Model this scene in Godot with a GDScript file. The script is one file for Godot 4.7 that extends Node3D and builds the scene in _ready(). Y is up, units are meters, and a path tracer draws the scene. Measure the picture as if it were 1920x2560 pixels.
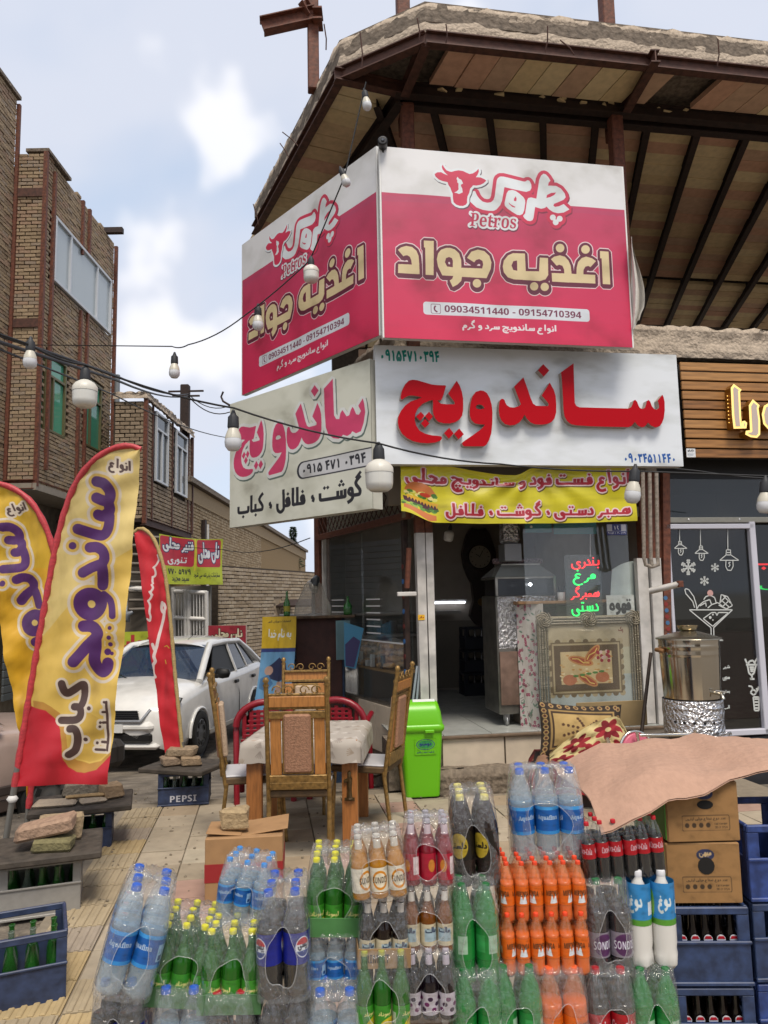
extends Node3D
# Corner sandwich shop with drink stacks in front. Metres, y up, camera looks along -z.
# ---------------------------------------------------------------- camera model (photo pixels 1920 x 2560)
const FPX := 1900.0
const EYE := Vector3(0, 1.7, 0)
var CAM := Basis()
func ray(x, y) -> Vector3:
	return CAM * Vector3((x - 960.0) / FPX, -(y - 1280.0) / FPX, -1.0)
func at(x, y, d) -> Vector3:            # point at depth d along the view axis
	return EYE + ray(x, y) * d
func ony(x, y, h = 0.0) -> Vector3:     # point on a level plane
	var r = ray(x, y)
	return EYE + r * ((h - EYE.y) / r.y)
func onp(x, y, p: Vector3, n: Vector3) -> Vector3:
	var r = ray(x, y)
	return EYE + r * ((p - EYE).dot(n) / r.dot(n))
func ground_y(z) -> float:              # the street falls away from the pavement
	return -0.04 - 0.46 * smoothstep(-6.3, -11.0, z) - 0.25 * smoothstep(-11.0, -30.0, z)
# a vertical plane with its own axes: u along, v up, w out
class Plane3:
	var o: Vector3
	var u: Vector3
	var n: Vector3
	func xf() -> Transform3D: return Transform3D(Basis(u, Vector3.UP, n), o)
	func p(a, b, c = 0.0) -> Vector3: return o + u * a + Vector3.UP * b + n * c
func plane(o: Vector3, yaw_deg: float) -> Plane3:
	var q = Plane3.new()
	var a = deg_to_rad(yaw_deg)
	q.o = o; q.u = Vector3(cos(a), 0, -sin(a)); q.n = Vector3(sin(a), 0, cos(a))
	return q
func loc(q: Plane3, x, y, w = 0.0) -> Vector2:   # photo pixel -> (u, v) on the plane w in front of q
	var s = onp(x, y, q.o + q.n * w, q.n) - q.o
	return Vector2(s.dot(q.u), s.y)
# ---------------------------------------------------------------- mesh builder
class MB:
	var v := PackedVector3Array()
	var n := PackedVector3Array()
	var t := PackedVector2Array()
	var c := PackedColorArray()
	var i := PackedInt32Array()
	var tint := Color(1, 1, 1)
	func tri(a: Vector3, b: Vector3, d: Vector3) -> void:
		var nn = (b - a).cross(d - a).normalized()
		var s = v.size()
		for q in [a, b, d]:
			v.append(q); n.append(nn); t.append(Vector2(q.x, -q.y)); c.append(tint)
		i.append_array([s, s + 2, s + 1])
	func quad(a: Vector3, b: Vector3, d: Vector3, e: Vector3, uv = null) -> void:   # counter-clockwise from outside
		var nn = (b - a).cross(d - a)
		if nn.length_squared() < 1e-14: nn = (d - a).cross(e - a)
		nn = nn.normalized()
		var s = v.size()
		var k = 0
		for q in [a, b, d, e]:
			v.append(q); n.append(nn); c.append(tint)
			t.append(uv[k] if uv else Vector2(q.x, -q.y)); k += 1
		i.append_array([s, s + 2, s + 1, s, s + 3, s + 2])
	func box(m: Vector3, z: Vector3, b := Basis()) -> MB:
		var h = z * 0.5
		var q = []
		for k in 8: q.append(m + b * Vector3(h.x if k & 1 else -h.x, h.y if k & 2 else -h.y, h.z if k & 4 else -h.z))
		quad(q[4], q[5], q[7], q[6]); quad(q[1], q[0], q[2], q[3]); quad(q[5], q[1], q[3], q[7])
		quad(q[0], q[4], q[6], q[2]); quad(q[6], q[7], q[3], q[2]); quad(q[0], q[1], q[5], q[4])
		return self
	func cbox(m: Vector3, z: Vector3, e: float, b := Basis()) -> MB:   # box with chamfered edges
		e = minf(e, minf(z.x, minf(z.y, z.z)) * 0.45)
		var h = z * 0.5
		var P = func(x, y, zz, ax):   # corner point moved in along the two other axes
			var r = Vector3(x * h.x, y * h.y, zz * h.z)
			for k in 3:
				if k != ax: r[k] -= signf(r[k]) * e
			return m + b * r
		for s in [-1, 1]:
			var f = [P.call(s, -1, -1, 0), P.call(s, 1, -1, 0), P.call(s, 1, 1, 0), P.call(s, -1, 1, 0)]
			if s < 0: f.reverse()
			quad(f[0], f[1], f[2], f[3])
			f = [P.call(-1, s, -1, 1), P.call(-1, s, 1, 1), P.call(1, s, 1, 1), P.call(1, s, -1, 1)]
			if s < 0: f.reverse()
			quad(f[0], f[1], f[2], f[3])
			f = [P.call(-1, -1, s, 2), P.call(1, -1, s, 2), P.call(1, 1, s, 2), P.call(-1, 1, s, 2)]
			if s < 0: f.reverse()
			quad(f[0], f[1], f[2], f[3])
		for s in [-1, 1]:
			for r in [-1, 1]:
				_face(P.call(s, r, -1, 0), P.call(s, r, -1, 1), P.call(s, r, 1, 1), P.call(s, r, 1, 0), m)
				_face(P.call(s, -1, r, 0), P.call(s, -1, r, 2), P.call(s, 1, r, 2), P.call(s, 1, r, 0), m)
				_face(P.call(-1, s, r, 1), P.call(-1, s, r, 2), P.call(1, s, r, 2), P.call(1, s, r, 1), m)
				for g in [-1, 1]:
					var a = P.call(s, r, g, 0); var d = P.call(s, r, g, 1); var w = P.call(s, r, g, 2)
					if (d - a).cross(w - a).dot(a - m) < 0: tri(a, w, d)
					else: tri(a, d, w)
		return self
	func _face(a, b, d, e, m) -> void:
		if (b - a).cross(d - a).dot((a + b + d + e) * 0.25 - m) < 0: quad(a, e, d, b)
		else: quad(a, b, d, e)
	func grid(rows: Array, uvs = null, close := false, skip = null) -> MB:   # rows of points, smooth; outside is right-hand of (along row) x (next row)
		var s = v.size()
		var R = rows.size()
		var C = rows[0].size()
		for r in R:
			for k in C:
				var a = rows[r][(k + 1) % C if close else mini(k + 1, C - 1)] - rows[r][(k - 1 + C) % C if close else maxi(k - 1, 0)]
				var b = rows[mini(r + 1, R - 1)][k] - rows[maxi(r - 1, 0)][k]
				var nn = a.cross(b)
				if nn.length_squared() < 1e-14:
					b = rows[mini(r + 1, R - 1)][(k + C / 2) % C] - rows[maxi(r - 1, 0)][(k + C / 2) % C] if false else b
					var up = (rows[R - 1][0] - rows[0][0])
					nn = up if r > R / 2 else -up
				v.append(rows[r][k]); n.append(nn.normalized()); c.append(tint)
				t.append(uvs[r][k] if uvs else Vector2(float(k) / C, 1.0 - float(r) / (R - 1)))
		for r in R - 1:
			for k in (C if close else C - 1):
				if skip != null and skip.call(r, k): continue
				var k2 = (k + 1) % C
				var p0 = s + r * C + k; var p1 = s + r * C + k2; var p2 = s + (r + 1) * C + k2; var p3 = s + (r + 1) * C + k
				i.append_array([p0, p2, p1, p0, p3, p2])
		return self
	func tube(pts: Array, rad, seg := 8, caps := true) -> MB:
		var rows = []
		var prev = Vector3.UP
		for k in pts.size():
			var d = (pts[mini(k + 1, pts.size() - 1)] - pts[maxi(k - 1, 0)]).normalized()
			var x = d.cross(prev)
			if x.length() < 0.01: x = d.cross(Vector3(0.3, 0.1, 0.9))
			x = x.normalized()
			var y = x.cross(d).normalized()
			prev = y
			var r = rad[k] if rad is Array else rad
			var row = []
			for g in seg:
				var a = TAU * g / seg
				row.append(pts[k] - x * cos(a) * r + y * sin(a) * r)
			rows.append(row)
		grid(rows, null, true)
		if caps:
			for e in [0, pts.size() - 1]:
				for g in seg:
					var a = rows[e][g]; var b = rows[e][(g + 1) % seg]
					if e == 0: tri(pts[e], b, a)
					else: tri(pts[e], a, b)
		return self
	func lathe(prof: Array, seg := 20, x := Transform3D(), ripple := 0.0, lobes := 0) -> MB:   # profile of Vector2(r, y) from bottom to top
		var rows = []
		var uvs = []
		for k in prof.size():
			var row = []
			var ur = []
			for g in seg + 1:
				var a = TAU * g / seg
				var r = prof[k].x
				if lobes > 0 and ripple > 0.0 and k < 3: r *= 1.0 + ripple * cos(a * lobes)
				row.append(x * Vector3(sin(a) * r, prof[k].y, cos(a) * r))
				ur.append(Vector2(float(g) / seg, 1.0 - (prof[k].y - prof[0].y) / maxf(prof[-1].y - prof[0].y, 1e-6)))
			rows.append(row); uvs.append(ur)
		grid(rows, uvs)
		return self
	func prism(poly: PackedVector2Array, z0: float, z1: float, x := Transform3D(), face_only := false) -> MB:   # outline in x,y; extruded along z
		var id = Geometry2D.triangulate_polygon(poly)
		for k in range(0, id.size(), 3):
			var a = poly[id[k]]; var b = poly[id[k + 1]]; var d = poly[id[k + 2]]
			if (b - a).cross(d - a) < 0: var w = b; b = d; d = w
			tri(x * Vector3(a.x, a.y, z1), x * Vector3(b.x, b.y, z1), x * Vector3(d.x, d.y, z1))
			if not face_only: tri(x * Vector3(a.x, a.y, z0), x * Vector3(d.x, d.y, z0), x * Vector3(b.x, b.y, z0))
		if not face_only: rim(poly, z0, z1, x)
		return self
	func rim(poly: PackedVector2Array, z0: float, z1: float, x := Transform3D()) -> MB:
		var cw = Geometry2D.is_polygon_clockwise(poly)
		for k in poly.size():
			var a = poly[k]; var b = poly[(k + 1) % poly.size()]
			if cw: var w = a; a = b; b = w
			quad(x * Vector3(b.x, b.y, z0), x * Vector3(b.x, b.y, z1), x * Vector3(a.x, a.y, z1), x * Vector3(a.x, a.y, z0))
		return self
	func quad_sheet(a: Vector3, b: Vector3, d: Vector3) -> MB:
		tri(a, b, d)
		return self
	func mesh() -> ArrayMesh:
		var a = []
		a.resize(Mesh.ARRAY_MAX)
		a[Mesh.ARRAY_VERTEX] = v; a[Mesh.ARRAY_NORMAL] = n; a[Mesh.ARRAY_TEX_UV] = t; a[Mesh.ARRAY_COLOR] = c; a[Mesh.ARRAY_INDEX] = i
		var m = ArrayMesh.new()
		m.add_surface_from_arrays(Mesh.PRIMITIVE_TRIANGLES, a)
		return m
func v3(x, y, z) -> Vector3: return Vector3(x, y, z)
func v2(x, y) -> Vector2: return Vector2(x, y)
func mb() -> MB: return MB.new()
func bx(a, b, c, d, e, f) -> Mesh: return MB.new().box(Vector3(a, b, c), Vector3(d, e, f)).mesh()
# ---------------------------------------------------------------- things and parts
var used := {}
func numbered(s: String) -> String:
	if not used.has(s):
		used[s] = 0
		return s
	used[s] += 1
	return "%s_%03d" % [s, used[s]]
func thing(called, label, category, where = Vector3.ZERO, turn = 0.0, group = "") -> Node3D:
	var o = Node3D.new()
	o.name = numbered(called)
	add_child(o)
	o.position = where; o.rotation.y = turn
	tag(o, label, category, group)
	return o
func tag(o, label, category, group = "") -> void:
	o.set_meta("label", label); o.set_meta("category", category)
	if group: o.set_meta("group", group)
func part(p: Node, called: String, m, material, x = Transform3D()) -> MeshInstance3D:
	var o = MeshInstance3D.new()
	o.name = called
	o.mesh = m.mesh() if m is MB else m
	o.material_override = material
	o.transform = x
	p.add_child(o, true)
	return o
func struct(called, m, material) -> MeshInstance3D:
	var o = part(self, called, m, material)
	o.set_meta("kind", "structure")
	return o
func one(called, label, category, m, material, x = Transform3D(), group = "") -> MeshInstance3D:
	var o = part(self, numbered(called), m, material, x)
	tag(o, label, category, group)
	return o
func copy(o: Node3D, label = "") -> Node3D:
	var base = str(o.name)
	var c = o.duplicate()
	c.name = numbered(base)
	add_child(c)
	if label: c.set_meta("label", label)
	return c
# ---------------------------------------------------------------- materials
var texs := {}
func rnd(s: int) -> RandomNumberGenerator:
	var r = RandomNumberGenerator.new(); r.seed = s; return r
func ntex(freq, octaves, stops: Array, kind = FastNoiseLite.TYPE_SIMPLEX_SMOOTH, size = 256, sd = 1) -> NoiseTexture2D:
	var key = str([freq, octaves, stops, kind, size, sd])
	if texs.has(key): return texs[key]
	var nz = FastNoiseLite.new()
	nz.noise_type = kind; nz.frequency = freq; nz.seed = sd
	nz.fractal_type = FastNoiseLite.FRACTAL_FBM; nz.fractal_octaves = octaves
	var t = NoiseTexture2D.new()
	t.width = size; t.height = size; t.seamless = true; t.noise = nz
	var g = Gradient.new()
	var off = PackedFloat32Array(); var cs = PackedColorArray()
	for k in stops.size():
		off.append(float(k) / maxi(stops.size() - 1, 1)); cs.append(stops[k])
	g.offsets = off; g.colors = cs
	t.color_ramp = g
	texs[key] = t
	return t
func m(col, rough = 0.8, metal = 0.0) -> StandardMaterial3D:
	var s = StandardMaterial3D.new()
	s.albedo_color = Color(col) if col is String else col
	s.roughness = rough; s.metallic = metal
	return s
func mn(cols: Array, rough = 0.85, scale = 1.0, bump = 0.0, freq = 0.02, oct = 4, metal = 0.0, world = true) -> StandardMaterial3D:
	var hi = Color(cols[0]); var lo = hi
	for c in cols:
		var k = Color(c)
		if k.get_luminance() > hi.get_luminance(): hi = k
		if k.get_luminance() < lo.get_luminance(): lo = k
	var s = m(hi, rough, metal)
	var r = snappedf(lo.get_luminance() / hi.get_luminance(), 0.15)
	var f = 0.012 if freq < 0.016 else (0.02 if freq < 0.026 else 0.035)
	s.albedo_texture = ntex(f, 5, [Color(r, r, r), Color(lerpf(r, 1, 0.6), lerpf(r, 1, 0.58), lerpf(r, 1, 0.55)), Color.WHITE])
	s.uv1_triplanar = true; s.uv1_world_triplanar = world
	s.uv1_scale = Vector3.ONE * scale
	if bump > 0.0:
		s.heightmap_enabled = true; s.heightmap_scale = bump
		s.heightmap_texture = ntex(0.03, 5, [Color.BLACK, Color.WHITE])
	return s
func vary(s: StandardMaterial3D) -> StandardMaterial3D:   # same material, tinted by vertex colour
	s.vertex_color_use_as_albedo = true
	return s
func glass(col, alpha, rough = 0.02) -> StandardMaterial3D:
	var s = m(col, rough)
	s.albedo_color.a = alpha
	s.transparency = BaseMaterial3D.TRANSPARENCY_ALPHA
	return s
func glow(col, e) -> StandardMaterial3D:
	var s = m(col, 0.4)
	s.emission_enabled = true; s.emission = Color(col); s.emission_energy_multiplier = e
	return s
func lin(c) -> Color: return (Color(c) if c is String else c).srgb_to_linear()
# ---------------------------------------------------------------- print: outlines painted into pictures
class Canvas:
	var im: Image
	var s: float        # pixels per unit
	var o: Vector2      # unit position of the left top corner
	var flip := true    # units have y up
	func px(p: Vector2) -> Vector2: return Vector2((p.x - o.x) * s, ((o.y - p.y) if flip else (p.y - o.y)) * s)
	func fill(contours: Array, col: Color) -> void:
		var edges = []
		var y0 = 1e9; var y1 = -1e9
		for poly in contours:
			var q = PackedVector2Array()
			for p in poly: q.append(px(p))
			for k in q.size():
				var a = q[k]; var b = q[(k + 1) % q.size()]
				if a.y == b.y: continue
				if a.y > b.y: var w = a; a = b; b = w
				edges.append([a.y, b.y, a.x, (b.x - a.x) / (b.y - a.y)])
				y0 = minf(y0, a.y); y1 = maxf(y1, b.y)
		var h = im.get_height()
		for y in range(maxi(0, int(y0)), mini(h - 1, int(y1) + 1) + 1):
			var yc = y + 0.5
			var xs = []
			for e in edges:
				if yc >= e[0] and yc < e[1]: xs.append(e[2] + (yc - e[0]) * e[3])
			xs.sort()
			for k in range(0, xs.size() - 1, 2):
				var a = int(round(xs[k])); var b = int(round(xs[k + 1]))
				if b > a: im.fill_rect(Rect2i(a, y, b - a, 1), col)
	func shape(sets: Array, col: Color) -> void:
		for c in sets: fill(c, col)
	func rect(x0, y0, x1, y1, col) -> void: fill([PackedVector2Array([Vector2(x0, y0), Vector2(x1, y0), Vector2(x1, y1), Vector2(x0, y1)])], col)
	func tex(shrink := 2) -> ImageTexture:
		var k = im
		if shrink > 1: k.resize(im.get_width() / shrink, im.get_height() / shrink, Image.INTERPOLATE_BILINEAR)
		return ImageTexture.create_from_image(k)
func canvas(w_units, h_units, ppu, bg: Color, o = null) -> Canvas:
	var k = Canvas.new()
	k.s = ppu
	k.im = Image.create(int(w_units * ppu), int(h_units * ppu), false, Image.FORMAT_RGBA8)
	k.im.fill(bg)
	k.o = o if o != null else Vector2(0, h_units)
	return k
func V2(s: String) -> PackedVector2Array:
	var r = PackedVector2Array()
	var f = s.split_floats(" ", false)
	for k in range(0, f.size() - 1, 2): r.append(Vector2(f[k], f[k + 1]))
	return r
func map2(poly, f: Callable) -> PackedVector2Array:
	var r = PackedVector2Array()
	for p in poly: r.append(f.call(p))
	return r
func mapset(sets: Array, f: Callable) -> Array:
	var r = []
	for c in sets:
		var g = []
		for poly in c: g.append(map2(poly, f))
		r.append(g)
	return r
func grow(sets: Array, d: float) -> Array:
	var r = []
	for c in sets:
		var outer = []
		var holes = []
		for poly in c:
			var inside = false
			for q in c:
				if q != poly and Geometry2D.is_point_in_polygon(poly[0], q): inside = true
			if inside: holes.append(poly)
			else: outer.append(poly)
		var g = []
		for p in outer: g.append_array(Geometry2D.offset_polygon(p, d, Geometry2D.JOIN_ROUND))
		for p in holes: g.append_array(Geometry2D.offset_polygon(p, -d, Geometry2D.JOIN_ROUND))
		if g.size(): r.append(g)
	return r
func shift(sets: Array, d: Vector2) -> Array: return mapset(sets, func(p): return p + d)
func disc(c: Vector2, r: float, n := 18) -> PackedVector2Array:
	var q = PackedVector2Array()
	for k in n: q.append(c + Vector2(cos(TAU * k / n), sin(TAU * k / n)) * r)
	return q
func oval(c: Vector2, rx, ry, n := 28) -> PackedVector2Array:
	var q = PackedVector2Array()
	for k in n: q.append(c + Vector2(cos(TAU * k / n) * rx, sin(TAU * k / n) * ry))
	return q
func rrect(x0, y0, x1, y1, r) -> PackedVector2Array:
	var q = PackedVector2Array()
	for k in [[x1 - r, y1 - r, 0], [x0 + r, y1 - r, 1], [x0 + r, y0 + r, 2], [x1 - r, y0 + r, 3]]:
		for g in 6:
			var a = PI / 2 * (k[2] + g / 5.0)
			q.append(Vector2(k[0] + cos(a) * r, k[1] + sin(a) * r))
	return q
func stroke(pts: PackedVector2Array, r: float, round_end := true) -> Array:   # a set
	return Geometry2D.offset_polyline(pts, r, Geometry2D.JOIN_ROUND, Geometry2D.END_ROUND if round_end else Geometry2D.END_BUTT)
func smooth(pts: PackedVector2Array, n := 4) -> PackedVector2Array:   # Catmull-Rom through the points
	var r = PackedVector2Array()
	var S = pts.size()
	for k in S - 1:
		var p0 = pts[maxi(k - 1, 0)]; var p1 = pts[k]; var p2 = pts[k + 1]; var p3 = pts[mini(k + 2, S - 1)]
		for g in n: r.append(p1.cubic_interpolate(p2, p0, p3, float(g) / n))
	r.append(pts[S - 1])
	return r
var latin_cache := {}
func latin(text: String, h: float, bold := true, serif := false, skew := 0.0) -> Array:   # sets of triangles, cap height h, starts at 0,0
	var f = SystemFont.new()
	f.font_names = PackedStringArray(["Droid Serif" if serif else "Droid Sans"])
	f.font_weight = 700 if bold else 400
	var tm = TextMesh.new()
	tm.font = f; tm.text = text; tm.font_size = 64; tm.depth = 0.0; tm.pixel_size = 1.0; tm.curve_step = 3.0
	tm.horizontal_alignment = HORIZONTAL_ALIGNMENT_LEFT
	var a = tm.surface_get_arrays(0)
	var vs = a[Mesh.ARRAY_VERTEX]; var ix = a[Mesh.ARRAY_INDEX]
	var k = h / 46.0
	var lo = INF
	for q in vs: lo = minf(lo, q.y)
	var out = []
	for g in range(0, ix.size(), 3):
		var tri = PackedVector2Array()
		for e in 3:
			var q = vs[ix[g + e]]
			tri.append(Vector2((q.x + (q.y - lo) * skew) * k, (q.y - lo) * k))
		out.append([tri])
	return out
func bounds(sets: Array) -> Rect2:
	var r = Rect2(sets[0][0][0], Vector2.ZERO)
	for c in sets:
		for poly in c:
			for p in poly: r = r.expand(p)
	return r
func fit(sets: Array, box: Rect2) -> Array:   # stretch into a box (y up)
	var b = bounds(sets)
	return mapset(sets, func(p): return box.position + (p - b.position) / b.size * box.size)
func printed(t: Texture2D, rough = 0.6) -> StandardMaterial3D:
	var s = m(Color.WHITE, rough)
	s.albedo_texture = t
	s.texture_repeat = false
	s.detail_enabled = true; s.detail_blend_mode = BaseMaterial3D.BLEND_MODE_MUL
	s.detail_albedo = ntex(0.012, 6, [Color(0.8, 0.79, 0.77), Color(0.94, 0.94, 0.93), Color.WHITE, Color.WHITE], FastNoiseLite.TYPE_SIMPLEX_SMOOTH, 256, 12)
	return s
# ---------------------------------------------------------------- Persian lettering: pen strokes, right to left, alef = 1 high
const PEN := {
	"alef": {"S": [0.34, "-.15 1 -.15 0"], "F": [0.34, "0 0 -.1 0 -.16 .06 -.16 1"]},
	"b": {"S": [1.02, "-.08 .36 -.08 .12 -.16 0 -.8 0 -.92 .1 -.92 .4"], "F": [1.0, "0 0 -.8 0 -.92 .1 -.92 .4"], "I": [0.4, "-.09 .44 -.09 .08 -.17 0 -.4 0"], "M": [0.38, "0 0 -.38 0;-.19 0 -.19 .42"]},
	"n": {"S": [0.82, "-.08 .3 -.06 -.05 -.15 -.28 -.38 -.36 -.62 -.25 -.7 0 -.68 .28"], "F": [0.82, "0 0 -.08 0 -.08 -.1 -.15 -.28 -.38 -.36 -.62 -.25 -.7 0 -.68 .28"]},
	"y": {"S": [0.95, "-.05 .2 -.2 .32 -.36 .2 -.28 .04 -.12 -.1 -.14 -.28 -.4 -.4 -.7 -.34 -.84 -.15 -.82 .1"], "F": [0.92, "0 0 -.14 .02 -.28 .14 -.36 .08 -.3 -.06 -.16 -.16 -.2 -.32 -.45 -.4 -.7 -.32 -.82 -.12 -.8 .12"]},
	"j": {"S": [0.82, "-.78 .38 -.58 .46 -.3 .36 -.04 .36 -.35 .26 -.62 .04 -.7 -.2 -.6 -.44 -.36 -.56 -.06 -.5"], "F": [0.82, "0 0 -.12 .04 -.3 .24;-.78 .38 -.58 .46 -.3 .36 -.04 .36 -.35 .26 -.62 .04 -.7 -.2 -.6 -.44 -.36 -.56 -.06 -.5"], "I": [0.64, "-.54 .36 -.38 .44 -.04 .28 -.2 .1 -.32 0 -.64 0"], "M": [0.62, "0 0 -.1 .02 -.24 .14 -.32 0 -.62 0;-.54 .36 -.38 .44 -.04 .28 -.24 .14"]},
	"d": {"S": [0.52, "-.22 .54 -.08 .28 -.08 .06 -.16 0 -.46 0"], "F": [0.52, "0 0 -.46 0;-.28 .52 -.12 .2 -.1 0"]},
	"r": {"S": [0.42, "-.1 .28 -.06 .02 -.14 -.2 -.36 -.34"], "F": [0.4, "0 0 -.06 0 -.1 -.1 -.18 -.24 -.38 -.34"]},
	"s": {"I": [0.85, "-.07 .42 -.07 .06 -.15 0 -.85 0;-.31 .38 -.31 0;-.55 .38 -.55 0"], "M": [0.82, "0 0 -.82 0;-.13 .4 -.13 0;-.37 .38 -.37 0;-.61 .38 -.61 0"], "S": [1.3, "-.07 .42 -.07 .06 -.15 0 -.52 0 -.58 -.1 -.64 -.3 -.86 -.38 -1.1 -.26 -1.18 0 -1.16 .26;-.31 .38 -.31 0;-.55 .38 -.55 0"], "F": [1.3, "0 0 -.52 0 -.58 -.1 -.64 -.3 -.86 -.38 -1.1 -.26 -1.18 0 -1.16 .26;-.1 .38 -.1 0;-.31 .38 -.31 0;-.55 .38 -.55 0"]},
	"a": {"S": [0.76, "-.2 .3 -.36 .4 -.52 .3 -.5 .14 -.3 .06 -.55 0 -.68 -.2 -.6 -.44 -.36 -.54 -.08 -.46"], "F": [0.74, "0 0 -.12 0 -.3 .06 -.16 .24 -.36 .3 -.5 .2 -.3 .06 -.55 -.04 -.66 -.22 -.58 -.44 -.36 -.54 -.08 -.46"], "I": [0.56, "-.1 .36 -.26 .44 -.42 .32 -.36 .12 -.1 .02 -.56 0"], "M": [0.5, "0 0 -.14 .06 -.32 .24 -.16 .32 -.02 .22 -.24 .06 -.5 0"]},
	"f": {"S": [1.06, "-.08 .2 -.14 .42 -.3 .36 -.28 .18 -.08 .18 -.08 .06 -.16 0 -.85 0 -.97 .1 -.97 .36"], "F": [1.06, "0 0 -.85 0 -.97 .1 -.97 .36;-.12 .02 -.06 .2 -.2 .36 -.34 .2 -.26 .02"], "I": [0.44, "-.09 .2 -.15 .42 -.3 .36 -.28 .18 -.09 .18 -.09 .06 -.17 0 -.44 0"], "M": [0.44, "0 0 -.44 0;-.12 .02 -.06 .2 -.2 .36 -.36 .2 -.28 .02"]},
	"q": {"S": [0.82, "-.08 .2 -.14 .42 -.3 .36 -.28 .18 -.08 .18 -.07 -.05 -.16 -.28 -.38 -.36 -.62 -.25 -.7 0 -.68 .24"], "F": [0.82, "-.08 .2 -.14 .42 -.3 .36 -.28 .18 -.08 .18 -.07 -.05 -.16 -.28 -.38 -.36 -.62 -.25 -.7 0 -.68 .24"]},
	"k": {"S": [1.0, "-.04 1 -.38 .66 -.1 .26 -.1 .06 -.2 0 -.84 0 -.95 .1 -.95 .3"], "F": [1.0, "0 0 -.84 0 -.95 .1 -.95 .3;-.04 1 -.38 .66 -.12 .26 -.12 0"], "I": [0.52, "-.04 1 -.38 .66 -.12 .26 -.12 .06 -.2 0 -.52 0"], "M": [0.52, "0 0 -.52 0;-.04 1 -.38 .66 -.14 .26 -.15 0"]},
	"l": {"S": [0.72, "-.1 1 -.08 0 -.14 -.22 -.34 -.34 -.54 -.22 -.6 0 -.58 .2"], "F": [0.72, "0 0 -.1 0;-.1 1 -.08 0 -.14 -.22 -.34 -.34 -.54 -.22 -.6 0 -.58 .2"], "I": [0.32, "-.1 1 -.1 .08 -.17 0 -.32 0"], "M": [0.32, "0 0 -.32 0;-.15 1 -.15 0"]},
	"m": {"S": [0.52, "-.1 .06 -.1 .28 -.26 .32 -.34 .14 -.2 .02 -.1 .06 -.2 .02 -.4 0 -.45 -.12 -.45 -.5"], "F": [0.52, "0 0 -.1 .06 -.1 .28 -.26 .32 -.34 .14 -.2 .02 -.4 0 -.45 -.12 -.45 -.5"], "I": [0.46, "-.24 0 -.1 .04 -.08 .24 -.22 .34 -.34 .18 -.24 0 -.46 0"], "M": [0.44, "0 0 -.12 .06 -.1 .24 -.24 .32 -.34 .16 -.22 0 -.44 0"]},
	"v": {"S": [0.5, "-.08 .14 -.12 .36 -.26 .38 -.34 .2 -.24 .06 -.08 .12 -.06 -.06 -.16 -.24 -.42 -.36"], "F": [0.5, "0 0 -.2 .06 -.34 .2 -.26 .38 -.12 .36 -.08 .14 -.06 -.06 -.16 -.24 -.42 -.36"]},
	"h": {"S": [0.52, "-.08 .14 -.2 .4 -.38 .32 -.42 .1 -.26 0 -.1 .04 -.08 .14"], "F": [0.52, "0 0 -.14 .02 -.12 .42 -.34 .32 -.38 .1 -.14 .02"], "I": [0.72, "-.1 .52 -.04 .2 -.14 .02 -.4 0 -.54 .14 -.4 .36 -.2 .42;-.18 .02 -.28 .2 -.22 .4;-.4 0 -.72 0"], "M": [0.58, "0 0 -.58 0;-.1 0 -.1 .32 -.32 .32 -.36 0;-.15 0 -.15 -.22 -.37 -.22 -.32 0"]},
	"t": {"I": [0.62, "0 0 -.62 0;-.1 0 -.12 .22 -.36 .32 -.46 .1 -.4 0;-.42 .95 -.42 .05"]},
}
const KIN := {"ا": ["alef", 0], "آ": ["alef", 5], "ب": ["b", -1], "پ": ["b", -3], "ت": ["b", 2], "ن": ["n", 1], "ی": ["y", -2], "ج": ["j", -1], "چ": ["j", -3], "ح": ["j", 0], "خ": ["j", 1], "د": ["d", 0], "ذ": ["d", 1], "ر": ["r", 0], "ز": ["r", 1], "س": ["s", 0], "ش": ["s", 3], "ع": ["a", 0], "غ": ["a", 1], "ف": ["f", 1], "ق": ["q", 2], "ک": ["k", 0], "گ": ["k", 4], "ل": ["l", 0], "م": ["m", 0], "و": ["v", 0], "ه": ["h", 0], "ط": ["t", 0]}
const NUM := [".3 .2 .3 .34 .24 .27 .3 .2", ".2 .75 .3 .5 .32 0", ".1 .75 .22 .5 .26 0;.14 .6 .35 .55 .42 .75", ".06 .75 .2 .5 .24 0;.1 .6 .26 .56 .3 .75;.28 .6 .42 .58 .5 .75", ".08 .78 .2 .45 .22 0;.16 .5 .3 .4 .5 .44;.18 .56 .3 .74 .48 .72", ".28 .72 .08 .3 .14 .06 .28 .14 .3 .3;.28 .72 .5 .3 .44 .06 .3 .12 .3 .3", ".1 .7 .3 .72 .16 .4 .4 0", ".06 .75 .27 0 .48 .75", ".06 0 .27 .75 .48 0", ".44 0 .42 .5 .3 .74 .12 .66 .14 .46 .4 .46"]
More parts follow.
